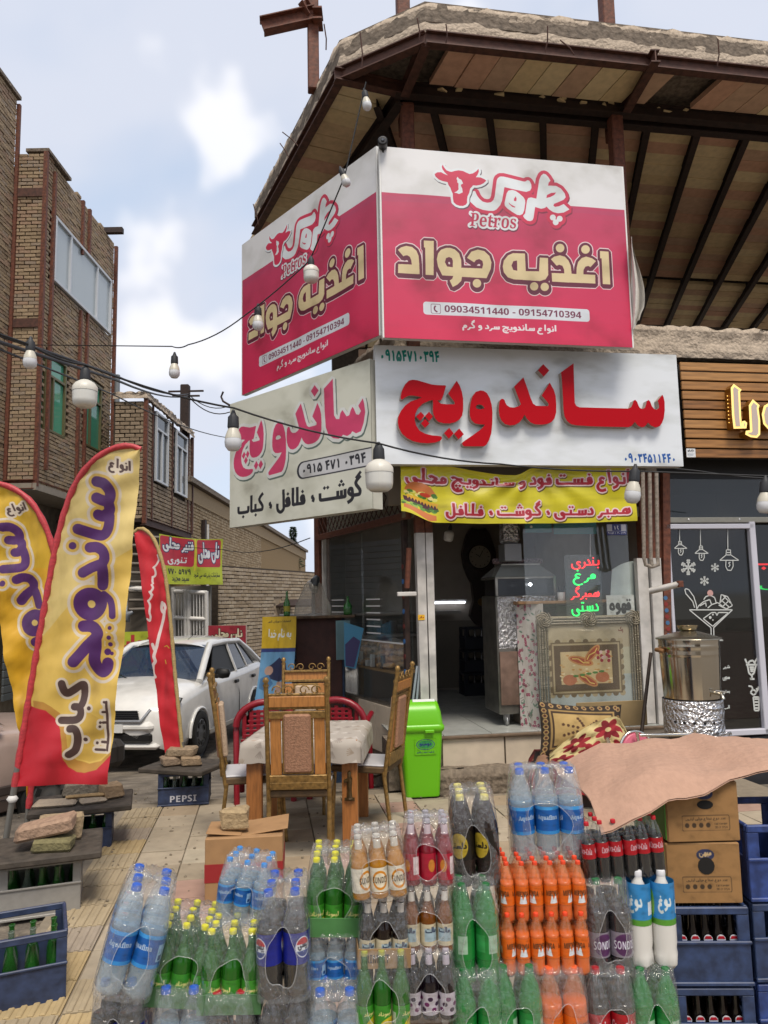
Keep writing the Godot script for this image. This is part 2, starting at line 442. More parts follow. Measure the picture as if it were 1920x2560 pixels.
func fa(text: String, r := 0.085, kashida := 0.0, dot := 0.1) -> Array:
	var out = []
	var x = 0.0
	var joined = false
	var N = text.length()
	var k = 0
	while k < N:
		var ch = text[k]
		if ch == " ":
			x -= 0.3; joined = false; k += 1
			continue
		if ch == "،":
			for s in stroke(smooth(V2("-.08 .3 -.2 .26 -.1 .14 -.16 -.02")), r): out.append([map2(s, func(p): return p + v2(x, 0))])
			x -= 0.4; joined = false; k += 1
			continue
		if not KIN.has(ch):
			k += 1
			continue
		var fam = KIN[ch][0]
		var stops = fam in ["alef", "d", "r", "v"]
		var nextj = k + 1 < N and KIN.has(text[k + 1])
		var form = ("M" if nextj else "F") if joined else ("I" if nextj else "S")
		if stops: form = "F" if joined else "S"
		var shape = fam
		if form in ["I", "M"]:
			if fam in ["n", "y"]: shape = "b"
			if fam == "q": shape = "f"
		if not PEN[shape].has(form): form = "I"
		var g = PEN[shape][form]
		for st in g[1].split(";"):
			var pts = V2(st)
			pts = smooth(pts, 3) if pts.size() > 3 else pts
			var moved = map2(pts, func(p): return p + v2(x, 0))
			var cs = stroke(moved, r)
			if cs.size(): out.append(cs)
		var adv = g[0]
		if form in ["I", "M"] and kashida > 0.0:
			out.append(stroke(PackedVector2Array([v2(x - adv, 0), v2(x - adv - kashida, 0)]), r))
			adv += kashida
		var d = KIN[ch][1]
		var cx = x - g[0] * 0.5
		var top = 0.66
		var low = -0.28
		if shape in ["b", "y"] and form in ["I", "M"]: cx = x - 0.16
		if fam == "n" and form in ["S", "F"]: cx = x - 0.38; top = 0.2
		if fam == "j": cx = x - 0.36; low = -0.2 if form in ["S", "F"] else -0.28; top = 0.75
		if fam == "d": top = 0.8; cx = x - 0.2
		if fam == "r": top = 0.52; cx = x - 0.16
		if fam in ["f", "q"]: cx = x - 0.2; top = 0.68
		if fam == "y" and form in ["S", "F"]: d = 0
		if fam == "s": cx = x - 0.3; top = 0.68
		var spots = []
		match d:
			1: spots = [v2(0, top)]
			2: spots = [v2(-dot * 1.15, top), v2(dot * 1.15, top)]
			3: spots = [v2(-dot * 1.15, top), v2(dot * 1.15, top), v2(0, top + dot * 1.9)]
			-1: spots = [v2(0, low)]
			-2: spots = [v2(-dot * 1.15, low), v2(dot * 1.15, low)]
			-3: spots = [v2(-dot * 1.15, low), v2(dot * 1.15, low), v2(0, low - dot * 1.9)]
			4: out.append(stroke(PackedVector2Array([v2(x - 0.02, 1.22), v2(x - 0.36, 0.9)]), r * 0.8))
			5: out.append(stroke(PackedVector2Array([v2(x + 0.02, 1.2), v2(x - 0.34, 1.2)]), r * 0.8))
		for s in spots: out.append([PackedVector2Array([v2(cx, s.y + dot), v2(cx, s.y + dot), v2(cx + dot, s.y), v2(cx, s.y - dot), v2(cx - dot, s.y)])] if false else [map2(disc(Vector2.ZERO, dot * 1.15, 4), func(p): return p + v2(cx, 0) + s)])
		x -= adv
		joined = not stops and nextj
		k += 1
	return out
func fa_num(text: String, r := 0.075) -> Array:
	var out = []
	var x = 0.0
	for ch in text:
		if ch == " ":
			x += 0.3
			continue
		for st in NUM[int(ch)].split(";"):
			var pts = V2(st)
			pts = smooth(pts, 3) if pts.size() > 3 else pts
			out.append(stroke(map2(pts, func(p): return p + v2(x, 0)), r))
		x += 0.6
	return out
func zoom(x0, y0, s, text: String) -> Array:   # traced outlines "x y x y | hole" in an enlarged view -> one set in photo pixels
	var c = []
	for q in text.split("|"): c.append(map2(V2(q), func(p): return v2(x0 + p.x / s, y0 + p.y / s)))
	return c
# ساندویچ as cut for the big sign (photo pixels)
func word_sandwich() -> Dictionary:
	var A = [980.0, 890.0, 6.381]; var B = [1220.0, 890.0, 6.381]
	var r = {}
	r.yech = zoom(A[0], A[1], A[2], "330 378 270 392 210 450 160 550 138 640 140 685 165 695 210 660 265 632 330 630 400 642 475 660 400 690 300 725 210 790 140 880 100 970 92 1060 110 1150 160 1240 240 1310 340 1360 450 1385 570 1392 690 1380 770 1350 800 1315 790 1285 750 1275 640 1265 530 1240 440 1190 385 1110 362 1020 370 930 410 840 490 760 590 715 650 700 655 760 650 850 660 930 690 1000 740 1050 820 1072 920 1076 1010 1055 1080 1010 1120 950 1135 860 1135 680 1115 570 1080 470 1033 395 895 600 1000 740 998 770 880 770 780 760 720 710 790 700 820 620 862 480 850 468 740 465 640 455 500 415 400 385")
	r.dots = []
	for q in ["460 890 520 955 450 1035 382 965", "590 888 655 965 590 1038 525 960", "530 1000 598 1078 525 1145 462 1075", "912 1145 985 1235 905 1320 830 1230", "1072 1155 1147 1248 1060 1330 990 1240"]: r.dots.append(zoom(A[0], A[1], A[2], q))
	r.vav = zoom(A[0], A[1], A[2], "1410 548 1340 570 1285 640 1255 740 1240 860 1242 950 1265 1020 1315 1070 1380 1088 1485 1095 1430 1160 1350 1220 1250 1290 1160 1350 1120 1385 1125 1420 1150 1440 1300 1442 1470 1440 1510 1410 1550 1340 1585 1230 1600 1080 1603 900 1590 780 1560 670 1515 590 1460 555|1335 815 1350 785 1390 772 1440 785 1475 825 1465 840 1400 850 1350 838")
	r.nad = zoom(B[0], B[1], B[2], "565 340 418 490 525 770 490 800 420 822 350 815 300 785 275 740 265 705 240 682 210 685 188 715 175 790 172 880 185 960 215 1030 270 1085 350 1108 430 1098 500 1060 550 1000 583 938 620 1000 680 1060 750 1090 850 1096 940 1085 1010 1055 1060 1000 1088 900 1090 780 1080 640 1050 540 985 425 857 630 968 760 960 798 770 795 720 760 680 670 630 520")
	r.nundot = zoom(B[0], B[1], B[2], "883 130 978 230 890 328 797 228")
	var a = zoom(B[0], B[1], B[2], "1365 115 1165 260 1180 400 1198 700 1203 850 1220 960 1260 1035 1320 1085 1400 1105")[0]
	a.append_array(zoom(1430.0, 890.0, 6.381, "300 1122 600 1130 900 1135 950 1115 1003 1052 1050 1110 1110 1138 1160 1125 1190 1090 1213 1062 1260 1110 1330 1138 1400 1120 1440 1060 1465 990 1480 870 1478 730 1462 660 1443 618 1367 710 1390 790 1388 830 1350 855 1310 845 1275 800 1250 730 1225 703 1195 715 1180 780 1165 825 1125 845 1085 830 1060 790 1040 730 1010 700 985 710 965 770 945 815 900 838 500 828 120 818 70 795 45 750 38 600")[0])
	r.sa = [a]
	return r
# ---------------------------------------------------------------- sky
func make_sky() -> PanoramaSkyMaterial:
	var W = 1024; var H = 512
	var im = Image.create(W, H, false, Image.FORMAT_RGBF)
	var n1 = FastNoiseLite.new(); n1.seed = 11; n1.frequency = 1.1; n1.fractal_octaves = 5
	var n2 = FastNoiseLite.new(); n2.seed = 5; n2.frequency = 2.6; n2.fractal_octaves = 5
	var blue_hi = Color(0.27, 0.35, 0.50); var blue_lo = Color(0.47, 0.55, 0.66)
	for y in H:
		var el = PI * (0.5 - (y + 0.5) / H)
		for x in W:
			var az = TAU * ((x + 0.5) / W - 0.5)
			var d = v3(sin(az) * cos(el), sin(el), -cos(az) * cos(el))
			var c = blue_lo.lerp(blue_hi, smoothstep(0.0, 0.9, d.y))
			var q = v3(d.x + d.y * 0.8, d.y * 1.4, d.z * 0.6)
			var veil = smoothstep(-0.45, 0.35, n1.get_noise_3dv(q * 1.7) + 0.16)
			c = c.lerp(Color(0.50, 0.525, 0.60), veil * 0.9)
			var f = n2.get_noise_3dv(d * 1.15 + v3(3.1, 0, 0)) + 0.55 * n1.get_noise_3dv(d * 3.0)
			var heap = smoothstep(0.0, 0.26, f + 0.24 - absf(d.y - 0.24) * 2.0) * smoothstep(-0.02, 0.08, d.y)
			c = c.lerp(Color(0.70, 0.70, 0.73), heap * 0.85)
			var s = maxf(0.0, d.dot(SUN))
			c = c.lerp(Color(0.95, 0.94, 0.92), pow(s, 5.0) * 0.8)
			if d.y < 0: c = c.lerp(Color(0.42, 0.40, 0.37), smoothstep(0.0, -0.08, d.y))
			im.set_pixel(x, y, c)
	var p = PanoramaSkyMaterial.new()
	p.panorama = ImageTexture.create_from_image(im)
	p.filter = true
	return p
var SUN := v3(0.42, 0.80, -0.43).normalized()
var FR: Plane3       # shop front: u along, w = 0 at the big sign's face
var M := {}
func _ready() -> void:
	CAM = Basis(Vector3.RIGHT, atan(220.0 / FPX)) * Basis(Vector3.BACK, -deg_to_rad(1.15))
	var cam = Camera3D.new()
	cam.name = "camera"
	cam.transform = Transform3D(CAM, EYE)
	cam.fov = rad_to_deg(2.0 * atan(1280.0 / FPX))
	cam.near = 0.05; cam.far = 900.0
	add_child(cam)
	cam.current = true
	var we = WorldEnvironment.new()
	we.name = "world_environment"
	var e = Environment.new()
	e.background_mode = Environment.BG_SKY
	var sky = Sky.new()
	sky.sky_material = make_sky()
	e.sky = sky
	e.background_energy_multiplier = 1.0
	e.ambient_light_source = Environment.AMBIENT_SOURCE_SKY
	e.tonemap_mode = Environment.TONE_MAPPER_LINEAR
	e.tonemap_exposure = 1.5
	e.sdfgi_enabled = true; e.ssao_enabled = true; e.ssil_enabled = true
	we.environment = e
	add_child(we)
	var sun = DirectionalLight3D.new()
	sun.name = "sun"
	add_child(sun)
	sun.look_at_from_position(v3(8, 44, 24), Vector3.ZERO, Vector3.UP)
	sun.light_energy = 0.75; sun.light_angular_distance = 20.0
	sun.light_color = Color(1.0, 0.96, 0.9); sun.shadow_enabled = true
	FR = plane(v3(at(936.7, 863, 6.9).x, 0, at(936.7, 863, 6.9).z), 9.0)
	materials()
	ground_and_pavement()
	grit()
	corner_building()
	shop_inside()
	neighbour_shop()
	street_buildings()
	signs()
	flags()
	cars()
	table_and_chairs()
	door_things()
	crates_and_boards()
	drinks()
	cables_and_bulbs()
func materials() -> void:
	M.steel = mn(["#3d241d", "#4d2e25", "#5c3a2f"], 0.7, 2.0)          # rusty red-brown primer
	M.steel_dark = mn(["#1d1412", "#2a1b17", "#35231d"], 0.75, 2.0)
	M.rust = mn(["#45231a", "#5c3023", "#74412d"], 0.7, 3.0, 0.2)
	M.concrete = mn(["#85786a", "#a8998a", "#baab9a"], 0.95, 2.2, 1.4, 0.035, 5)
	M.concrete_dark = mn(["#554b42", "#6f6357", "#82766a"], 0.95, 1.5, 1.2, 0.03, 5)
	M.white_paint = mn(["#b9b6b2", "#cfcdca", "#d8d6d3"], 0.6, 1.5)
	M.white = m("#d6d6d4", 0.5)
	M.black = m("#15151a", 0.5)
	M.tile_cream = mn(["#b3a28e", "#c0b09c", "#c9bba8"], 0.45, 1.0)
	M.wall_in = mn(["#8d8478", "#9a9186"], 0.9, 0.6)
	M.dark_in = mn(["#7d756a", "#8d8478"], 0.9, 1.0)
	M.chrome = m("#c9c6c0", 0.12, 1.0)
	M.alu = m("#a9aaac", 0.35, 0.9)
	M.brick_mortar = mn(["#3d342b", "#4a4036"], 0.95, 2.0, 0.5)
	M.pane = glass("#8fa09c", 0.035, 0.01)
	M.pane_dark = glass("#10130f", 0.45, 0.01)
# ---------------------------------------------------------------- ground
func ground_and_pavement() -> void:
	var g = mb()
	var rows = []
	var zs = [30.0, 8.0, 2.0, -2.0, -4.0, -5.5, -6.3, -7.0, -8.0, -9.0, -10.0, -11.0, -13.0, -16.0, -20.0, -26.0, -34.0, -60.0, -120.0, -400.0]
	var xs = [-300.0, -60.0, -20.0, -12.0, -8.0, -6.0, -5.0, -4.0, -3.0, -2.0, -1.0, 0.0, 2.0, 6.0, 20.0, 60.0, 300.0]
	for z in zs:
		var r = []
		for x in xs: r.append(v3(x, ground_y(z) - (0.0 if z > -6.0 else 0.012 * sin(x * 1.7 + z)), z))
		rows.append(r)
	g.grid(rows)
	var asph = mn(["#655c52", "#857a6d", "#988d7f"], 0.95, 0.35, 1.0, 0.012, 6)
	asph.detail_enabled = true
	asph.detail_blend_mode = BaseMaterial3D.BLEND_MODE_MUL
	asph.detail_uv_layer = BaseMaterial3D.DETAIL_UV_1
	asph.detail_albedo = ntex(0.2, 3, [Color(0.75, 0.75, 0.75), Color(1, 1, 1)], FastNoiseLite.TYPE_SIMPLEX_SMOOTH, 256, 4)
	asph.uv1_scale = Vector3.ONE * 0.8
	struct("ground", g, asph)
	var pv = Node3D.new()
	pv.name = "pavement"; pv.set_meta("kind", "structure")
	add_child(pv)
	pv.transform = FR.xf()
	part(pv, "bed", mb().box(v3(0.6, -0.07, 2.6), v3(5.6, 0.11, 6.2)), mn(["#6f6557", "#857a6a"], 0.95, 2.0, 0.5))
	var P = 0.3
	var plain = []; var ribbed = []
	for k in 3: plain.append(mb().cbox(v3(0, -0.02, 0), v3(P - 0.007, 0.04, P - 0.007), 0.003).mesh())
	var rib = mb().box(v3(0, -0.021, 0), v3(P - 0.012, 0.038, P - 0.01))
	for k in 6: rib.cbox(v3(-P / 2 + 0.03 + k * 0.048, 0.0, 0), v3(0.026, 0.010, P - 0.02), 0.004)
	var ribm = rib.mesh()
	var greys = []
	for c in [["#857a69", "#9b8f7c"], ["#7d7161", "#938672"], ["#8c806e", "#a39682"], ["#84735f", "#9a8972"], ["#8f8573", "#a69b87"]]: greys.append(mn([c[0], c[1], c[0]], 0.9, 1.4, 0.3, 0.02, 5))
	var tans = []
	for c in [["#8f7f63", "#a39377"], ["#8a7b62", "#9d8e74"], ["#94805a", "#aa956e"], ["#85796a", "#988b7b"]]: tans.append(mn([c[0], c[1], c[0]], 0.9, 1.4, 0.3, 0.02, 5))
	var pinks = mn(["#8d6d60", "#a08274"], 0.9, 1.4, 0.3)
	var R = rnd(4)
	for i in range(0, 17):
		for j in range(0, 18):
			var u = -2.14 + P * (i + 0.5)
			var w = -0.28 + P * (j + 0.5)
			if u > 0.3 and w < 0.0: continue
			var strip = i == 0 or (j == 6 and i == 1) or (i == 1 and j > 9) or (j == 8 and i > 1 and i < 5)
			var mt = tans[R.randi() % 4] if strip else greys[R.randi() % 5]
			if not strip and R.randf() < 0.07: mt = pinks
			var o = part(pv, "tile", ribm if strip else plain[0], mt)
			o.position = v3(u, R.randf_range(-0.003, 0.003), w)
			o.rotation = v3(R.randf_range(-0.008, 0.008), R.randf_range(-0.01, 0.01) + (PI / 2 if strip and j == 8 and i > 1 else 0.0), R.randf_range(-0.008, 0.008))
func grit() -> void:
	var R = rnd(52)
	var mm = MultiMesh.new()
	mm.transform_format = MultiMesh.TRANSFORM_3D
	mm.mesh = stone(rnd(1), 1.0).mesh()
	mm.instance_count = 900
	for k in 900:
		var p = v3(R.randf_range(-4.2, -1.7), 0, R.randf_range(-9.5, -2.6)) if k % 3 else FR.p(R.randf_range(-2.1, 1.6), 0, R.randf_range(-0.25, 2.4))
		p.y = ground_y(p.z) if p.x < -2.0 else 0.002
		var s = R.randf_range(0.003, 0.011) * (1.6 if R.randf() < 0.08 else 1.0)
		mm.set_instance_transform(k, Transform3D(Basis(Vector3.UP, R.randf() * 6.0).scaled(Vector3.ONE * s), p))
	var g = MultiMeshInstance3D.new()
	g.name = "grit"; g.multimesh = mm; g.material_override = mn(["#5d5345", "#857a68"], 0.95, 3.0)
	tag(g, "loose grit scattered along the kerb and over the paving", "grit")
	g.set_meta("kind", "stuff")
	add_child(g)
# ---------------------------------------------------------------- bricks
# a wall of single bricks on a plane: u0..u1, v0..v1, face at w = 0; skip(u, v) leaves openings
func bricks(parent: Node, u0, u1, v0, v1, bl, bh, mats: Array, sd: int, most: int, skip: Callable, size_of = null, depth = 0.05, top = null) -> void:
	var R = rnd(sd)
	var shapes = []
	var joint = bh * 0.2
	for k in 4:
		var j = mb()
		j.cbox(v3(0, 0, -depth / 2), v3(bl - joint * 1.2, bh - joint, depth), bh * 0.06, Basis(Vector3.BACK, R.randf_range(-0.02, 0.02)))
		shapes.append(j.mesh())
	var half = mb().cbox(v3(0, 0, -depth / 2), v3(bl * 0.5 - joint * 1.2, bh - joint, depth), bh * 0.06).mesh()
	var list = []
	var nrow = int((v1 - v0) / bh)
	for r in nrow:
		var v = v0 + (r + 0.5) * bh
		var u = u0 + (bl * 0.5 if r % 2 else 0.0)
		if r % 2: list.append([u0 + bl * 0.25, v, true])
		while u + bl * 0.5 < u1 + 0.01:
			if u + bl > u1 + 0.02: list.append([u + bl * 0.25, v, true])
			else: list.append([u + bl * 0.5, v, false])
			u += bl
	var kept = []
	for q in list:
		if skip.call(q[0], q[1]): continue
		if top != null and q[1] + bh * 0.4 > top.call(q[0]): continue
		kept.append(q)
	if size_of != null: kept.sort_custom(func(a, b): return size_of.call(a[0], a[1]) > size_of.call(b[0], b[1]))
	var rest = {}
	for k in kept.size():
		var q = kept[k]
		var mi = R.randi() % mats.size()
		var out = R.randf_range(-0.008, 0.008)
		if k < most:
			var o = part(parent, "brick", half if q[2] else shapes[R.randi() % 4], mats[mi])
			o.position = v3(q[0] + R.randf_range(-0.004, 0.004), q[1] + R.randf_range(-0.003, 0.003), out)
		else:
			if not rest.has(mi): rest[mi] = mb()
			rest[mi].box(v3(q[0], q[1], out - depth / 2), v3((bl * 0.5 if q[2] else bl) - joint * 1.2, bh - joint, depth))
	for mi in rest:
		var o = part(parent, "brickwork", rest[mi], mats[mi])
		o.set_meta("kind", "stuff")
# ---------------------------------------------------------------- the corner building
func fl(p: Vector3) -> Vector3:   # world -> shop front axes
	return FR.xf().affine_inverse() * p
func fb(parent, called, x0, y0, x1, y1, w, depth, material) -> MeshInstance3D:   # a box on the shop front from photo corners, face at w
	var a = loc(FR, x0, y0, w); var b = loc(FR, x1, y1, w)
	return part(parent, called, mb().cbox(v3((a.x + b.x) / 2, (a.y + b.y) / 2, w - depth / 2), v3(absf(b.x - a.x), absf(b.y - a.y), depth), 0.006), material)
func ibeam(a: Vector3, b: Vector3, h: float, wd: float, up := Vector3.UP) -> MB:   # steel I-beam from a to b
	var d = (b - a); var L = d.length(); d /= L
	var s = d.cross(up).normalized(); var t = s.cross(d)
	var B = Basis(s, t, -d)
	var g = mb()
	var c = (a + b) / 2
	g.box(c + t * (h / 2 - 0.006), v3(wd, 0.012, L), B)
	g.box(c - t * (h / 2 - 0.006), v3(wd, 0.012, L), B)
	g.box(c, v3(0.012, h - 0.026, L), B)
	return g
func rough_band(path: Array, y0, y1, sd, amp = 0.03, out = Vector3.ZERO, rows = 7) -> MB:   # broken concrete edge along a path (outside to the right hand of travel)
	var R = rnd(sd)
	var nz = FastNoiseLite.new(); nz.seed = sd; nz.frequency = 4.5; nz.fractal_octaves = 5
	var pts = []
	for k in path.size() - 1:
		var n = int(path[k].distance_to(path[k + 1]) / 0.06) + 1
		for g in n: pts.append(path[k].lerp(path[k + 1], float(g) / n))
	pts.append(path[-1])
	var rr = []
	for r in rows + 3:
		var f = clampf(float(r) / rows, 0.0, 1.0)
		var row = []
		for k in pts.size():
			var d = (pts[mini(k + 1, pts.size() - 1)] - pts[maxi(k - 1, 0)]).normalized()
			var o = v3(-d.z, 0, d.x)
			var y = lerpf(y0, y1, f)
			var bump = nz.get_noise_3d(pts[k].x, y * 1.6, pts[k].z) * amp + (0.012 * sin(f * PI * 2.2 + 0.4) if amp > 0.02 else 0.0)
			if r > rows: bump -= 0.12 * (r - rows)
			var ytop = (nz.get_noise_2d(pts[k].x * 1.3 + 7.0, pts[k].z * 1.3) * amp * 1.2) if r >= rows else 0.0
			row.append(v3(pts[k].x, y + ytop, pts[k].z) + o * bump)
		rr.append(row)
	return mb().grid(rr)
func corner_building() -> void:
	var X = FR.xf()
	var b = thing("corner_building", "two-storey corner building under construction with bare steel columns and rough concrete roof slab", "building")
	var HR = 6.8
	M.building = b
	var D = ony(650, 562, HR); var Bp = ony(850, 203, HR); var A = ony(1065, 112, HR)
	var R2 = A + (ony(1920, 203, HR) - A) * 2.2
	var back = v3(0.2, 0, -9.0)
	var outl = [D + (D - Bp).normalized() * 0.3 + v3(0, 0, 0), Bp, A, R2]
	var band = rough_band(outl, HR + 0.12, HR + 0.42, 3, 0.028)
	part(b, "slab_edge", band, M.concrete)
	var poly = PackedVector2Array()
	for p in [outl[0], outl[1], outl[2], outl[3], R2 + back, outl[0] + v3(2.6, 0, -5.0)]: poly.append(v2(p.x, -p.z))
	part(b, "roof_slab", mb().prism(poly, HR + 0.24, HR + 0.44, Transform3D(Basis(Vector3.RIGHT, Vector3.FORWARD, Vector3.UP), Vector3.ZERO)), M.concrete_dark)
	for k in 3:
		var a = outl[k] + v3(0, 0.06, 0); var c = outl[k + 1] + v3(0, 0.06, 0)
		part(b, "edge_beam", ibeam(a, c, 0.13, 0.09), M.steel)
	var i0 = ony(1012, 237, HR); var i1 = ony(1920, 318, HR)
	var idir = (i1 - i0).normalized()
	i1 = i0 + idir * 8.0
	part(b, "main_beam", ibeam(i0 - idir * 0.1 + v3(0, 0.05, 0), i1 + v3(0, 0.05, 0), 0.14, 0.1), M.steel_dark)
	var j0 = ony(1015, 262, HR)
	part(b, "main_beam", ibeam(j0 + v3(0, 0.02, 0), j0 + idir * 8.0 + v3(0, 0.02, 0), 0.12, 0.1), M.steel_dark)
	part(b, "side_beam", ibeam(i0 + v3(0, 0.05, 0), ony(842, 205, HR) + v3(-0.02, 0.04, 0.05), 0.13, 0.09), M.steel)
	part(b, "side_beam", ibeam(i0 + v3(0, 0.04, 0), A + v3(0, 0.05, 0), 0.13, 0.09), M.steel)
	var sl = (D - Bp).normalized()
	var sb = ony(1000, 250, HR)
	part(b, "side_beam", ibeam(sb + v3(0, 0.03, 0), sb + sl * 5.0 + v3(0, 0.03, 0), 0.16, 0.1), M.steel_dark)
	for c in [[1560, 290, 1640, 150], [2050, 340, 2150, 210]]:
		part(b, "cross_beam", ibeam(ony(c[0], c[1], HR) + v3(0, 0.05, 0), ony(c[2], c[3], HR) + v3(0, 0.05, 0), 0.13, 0.09), M.steel)
	var clay = []
	for c in [["#c9ad80", "#e0c89c"], ["#bd9d76", "#d8bb94"], ["#bb8a70", "#d2a68c"], ["#ceb68a", "#e5d0a6"], ["#b38c74", "#ccaa90"]]: clay.append(mn(c, 0.9, 1.6, 0.25, 0.02, 4))
	var RR = rnd(9)
	var e0 = A + idir * 0.25
	var depth = (i0 - A).dot(v3(-idir.z, 0, idir.x))
	var slant = (i0 - A) - idir * (i0 - A).dot(idir)
	var n = 16
	var tile_w = 0.262
	for k in 22:
		var p = A + idir * (0.28 + k * tile_w)
		if absf(k - 9.3) < 0.7 or absf(k - 18.5) < 0.6: continue
		var q = PackedVector2Array()
		var sh = -0.10
		for c in [[0.004, 0.06, 0], [tile_w - 0.006, 0.06, 0], [tile_w - 0.006, slant.length() - 0.05, sh], [0.004, slant.length() - 0.05, sh]]:
			var w = p + idir * (c[0] + c[2]) + slant.normalized() * c[1]
			q.append(v2(w.x, -w.z))
		part(b, "ceiling_tile", mb().prism(q, HR + 0.10 + RR.randf_range(-0.006, 0.006), HR + 0.16, Transform3D(Basis(Vector3.RIGHT, Vector3.FORWARD, Vector3.UP), Vector3.ZERO)), clay[RR.randi() % 5])
	var sn = v3(-sl.z, 0, sl.x)
	if sn.dot(sb - Bp) < 0: sn = -sn
	var wid = (sb - Bp).dot(sn)
	for k in 16:
		var p = Bp + sl * (0.08 + k * 0.24)
		var q = PackedVector2Array()
		for c in [[0.0, 0.05], [0.232, 0.05], [0.232, wid - 0.05], [0.0, wid - 0.05]]:
			var w = p + sl * c[0] + sn * c[1]
			q.append(v2(w.x, -w.z))
		part(b, "ceiling_tile", mb().prism(q, HR + 0.10 + RR.randf_range(-0.006, 0.006), HR + 0.16, Transform3D(Basis(Vector3.RIGHT, Vector3.FORWARD, Vector3.UP), Vector3.ZERO)), clay[RR.randi() % 4])
	var jd = v3(0.213, 0, -0.977).normalized()
	var js = v3(0.977, 0, 0.213).normalized()
	var s0 = ony(1084, 282, HR)
	var step = 0.60
	for k in range(-1, 12):
		var p = s0 + idir * (k * step / 0.99)
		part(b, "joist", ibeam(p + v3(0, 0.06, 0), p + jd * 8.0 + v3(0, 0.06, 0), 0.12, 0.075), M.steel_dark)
		for r in 25:
			if b.get_child_count() > 330: break
			var q = PackedVector2Array()
			var t0 = 0.12 + r * 0.235
			if k < 0 and r > 10: break
			if r == 17: continue
			for c in [[0.03, t0], [step - 0.03, t0], [step - 0.03, t0 + 0.231], [0.03, t0 + 0.231]]:
				var w = p + idir * c[0] + jd * c[1]
				q.append(v2(w.x, -w.z))
			part(b, "ceiling_tile", mb().prism(q, HR + 0.11 + RR.randf_range(-0.007, 0.007), HR + 0.17, Transform3D(Basis(Vector3.RIGHT, Vector3.FORWARD, Vector3.UP), Vector3.ZERO)), clay[RR.randi() % 5])
		var rest = mb()
		for r in range(25, 36): rest.box(p + idir * step * 0.5 + jd * (0.12 + (r + 0.5) * 0.235) + v3(0, 0.15, 0), v3(step - 0.1, 0.06, 0.226), Basis(js, Vector3.UP, -jd))
		part(b, "ceiling_strip", rest, clay[(k + 7) % 5])
	var fil = mb()
	for k in 60:
		var p = j0 + idir * (RR.randf() * 6.5) - v3(idir.z, 0, -idir.x) * RR.randf_range(0.02, 0.16) + v3(0, RR.randf_range(0.08, 0.13), 0)
		fil.box(p, v3(RR.randf_range(0.05, 0.16), 0.02, RR.randf_range(0.04, 0.1)), Basis(Vector3.UP, RR.randf() * 3.0) * Basis(Vector3.RIGHT, RR.randf_range(-0.4, 0.4)))
	part(b, "mortar_filling", fil, clay[0])
	var colw = 0.13
	for c in [[1017, 300], [1540, 330], [2010, 360]]:
		var q = ony(c[0], c[1] - 45, HR)
		part(b, "column", mb().cbox(v3(q.x, 4.9, q.z - 0.05), v3(colw, 3.8, colw), 0.012, Basis(Vector3.UP, deg_to_rad(9))), M.rust)
	var pole = at(783, 140, 8.3)
	part(b, "roof_post", mb().cbox(v3(pole.x, 9.15, pole.z), v3(0.12, 3.9, 0.12), 0.01, Basis(Vector3.UP, 0.15)), M.rust)
	var ar = ibeam(at(655, 66, 8.2), at(790, 36, 8.3), 0.16, 0.12)
	part(b, "roof_beam", ar, M.rust)
	part(b, "roof_beam", ibeam(at(757, 2, 8.25), at(776, 36, 8.3), 0.1, 0.08), M.rust)
	part(b, "roof_beam", mb().box(at(795, 34, 8.3), v3(0.1, 0.02, 0.2)).box(at(795, 60, 8.3), v3(0.1, 0.02, 0.2)), M.rust)
	var p2 = at(1007, 30, 8.4); var p3 = at(1516, 30, 8.6)
	for p in [p2, p3]: part(b, "roof_post", mb().cbox(v3(p.x, 8.7, p.z), v3(0.14, 4.0, 0.14), 0.01, Basis(Vector3.UP, 0.15)), M.rust)
	for c in [[810, 60, 815, 125], [900, 80, 905, 170], [1043, 45, 1048, 105], [1115, 60, 1115, 108], [1369, 65, 1363, 130], [1400, 100, 1435, 137], [1795, 98, 1793, 165], [633, 510, 646, 562], [700, 358, 722, 395], [706, 330, 745, 365]]:
		var a = at(c[0], c[1], 6.55 + (0.9 if c[0] < 800 else 0.0)); var d = at(c[2], c[3], 6.6 + (0.9 if c[0] < 800 else 0.0))
		if c[0] < 800:
			var f = clampf((c[1] - 203.0) / 360.0, 0, 1)
			var dd = lerpf(7.35, 10.2, f) - 0.12
			a = at(c[0], c[1], dd); d = at(c[2], c[3], dd)
		part(b, "tie_wire", mb().tube([a, a.lerp(d, 0.6) + v3(0.01, 0, 0.01), d], 0.006, 5), M.steel)
	var L = Node3D.new()
	var q0 = fl(ony(2500, 300, HR))
	var pa = X * v3(0.3, 4.06, -0.62)
	var pb = X * v3(1.5, 4.06, -0.30); var pc = X * v3(7.0, 4.06, -0.30)
	L.free()
	part(b, "floor_edge", rough_band([pa - v3(0.6, 0, 1.4), pa, pb, pc], 4.08, 4.40, 8, 0.035), M.concrete)
	poly = PackedVector2Array()
	for p in [pa - v3(0.55, 0, 1.35), pa + v3(0.05, 0, -0.05), pb + v3(0, 0, -0.05), pc, pc + v3(1, 0, -6), pa + v3(-0.3, 0, -5)]: poly.append(v2(p.x, -p.z))
	part(b, "floor_slab", mb().prism(poly, 4.1, 4.36, Transform3D(Basis(Vector3.RIGHT, Vector3.FORWARD, Vector3.UP), Vector3.ZERO)), M.concrete_dark)
	var bm = mb()
	part(b, "floor_beam", ibeam(X * v3(0.2, 3.98, -0.5), X * v3(7.0, 3.98, -0.5), 0.18, 0.1), M.rust)
	part(b, "floor_beam", ibeam(X * v3(0.2, 3.97, -0.45), X * v3(0.2, 3.97, -0.45) + sl * 3.4, 0.18, 0.1), M.rust)
	var wall = Node3D.new()
	wall.name = "rear_wall"
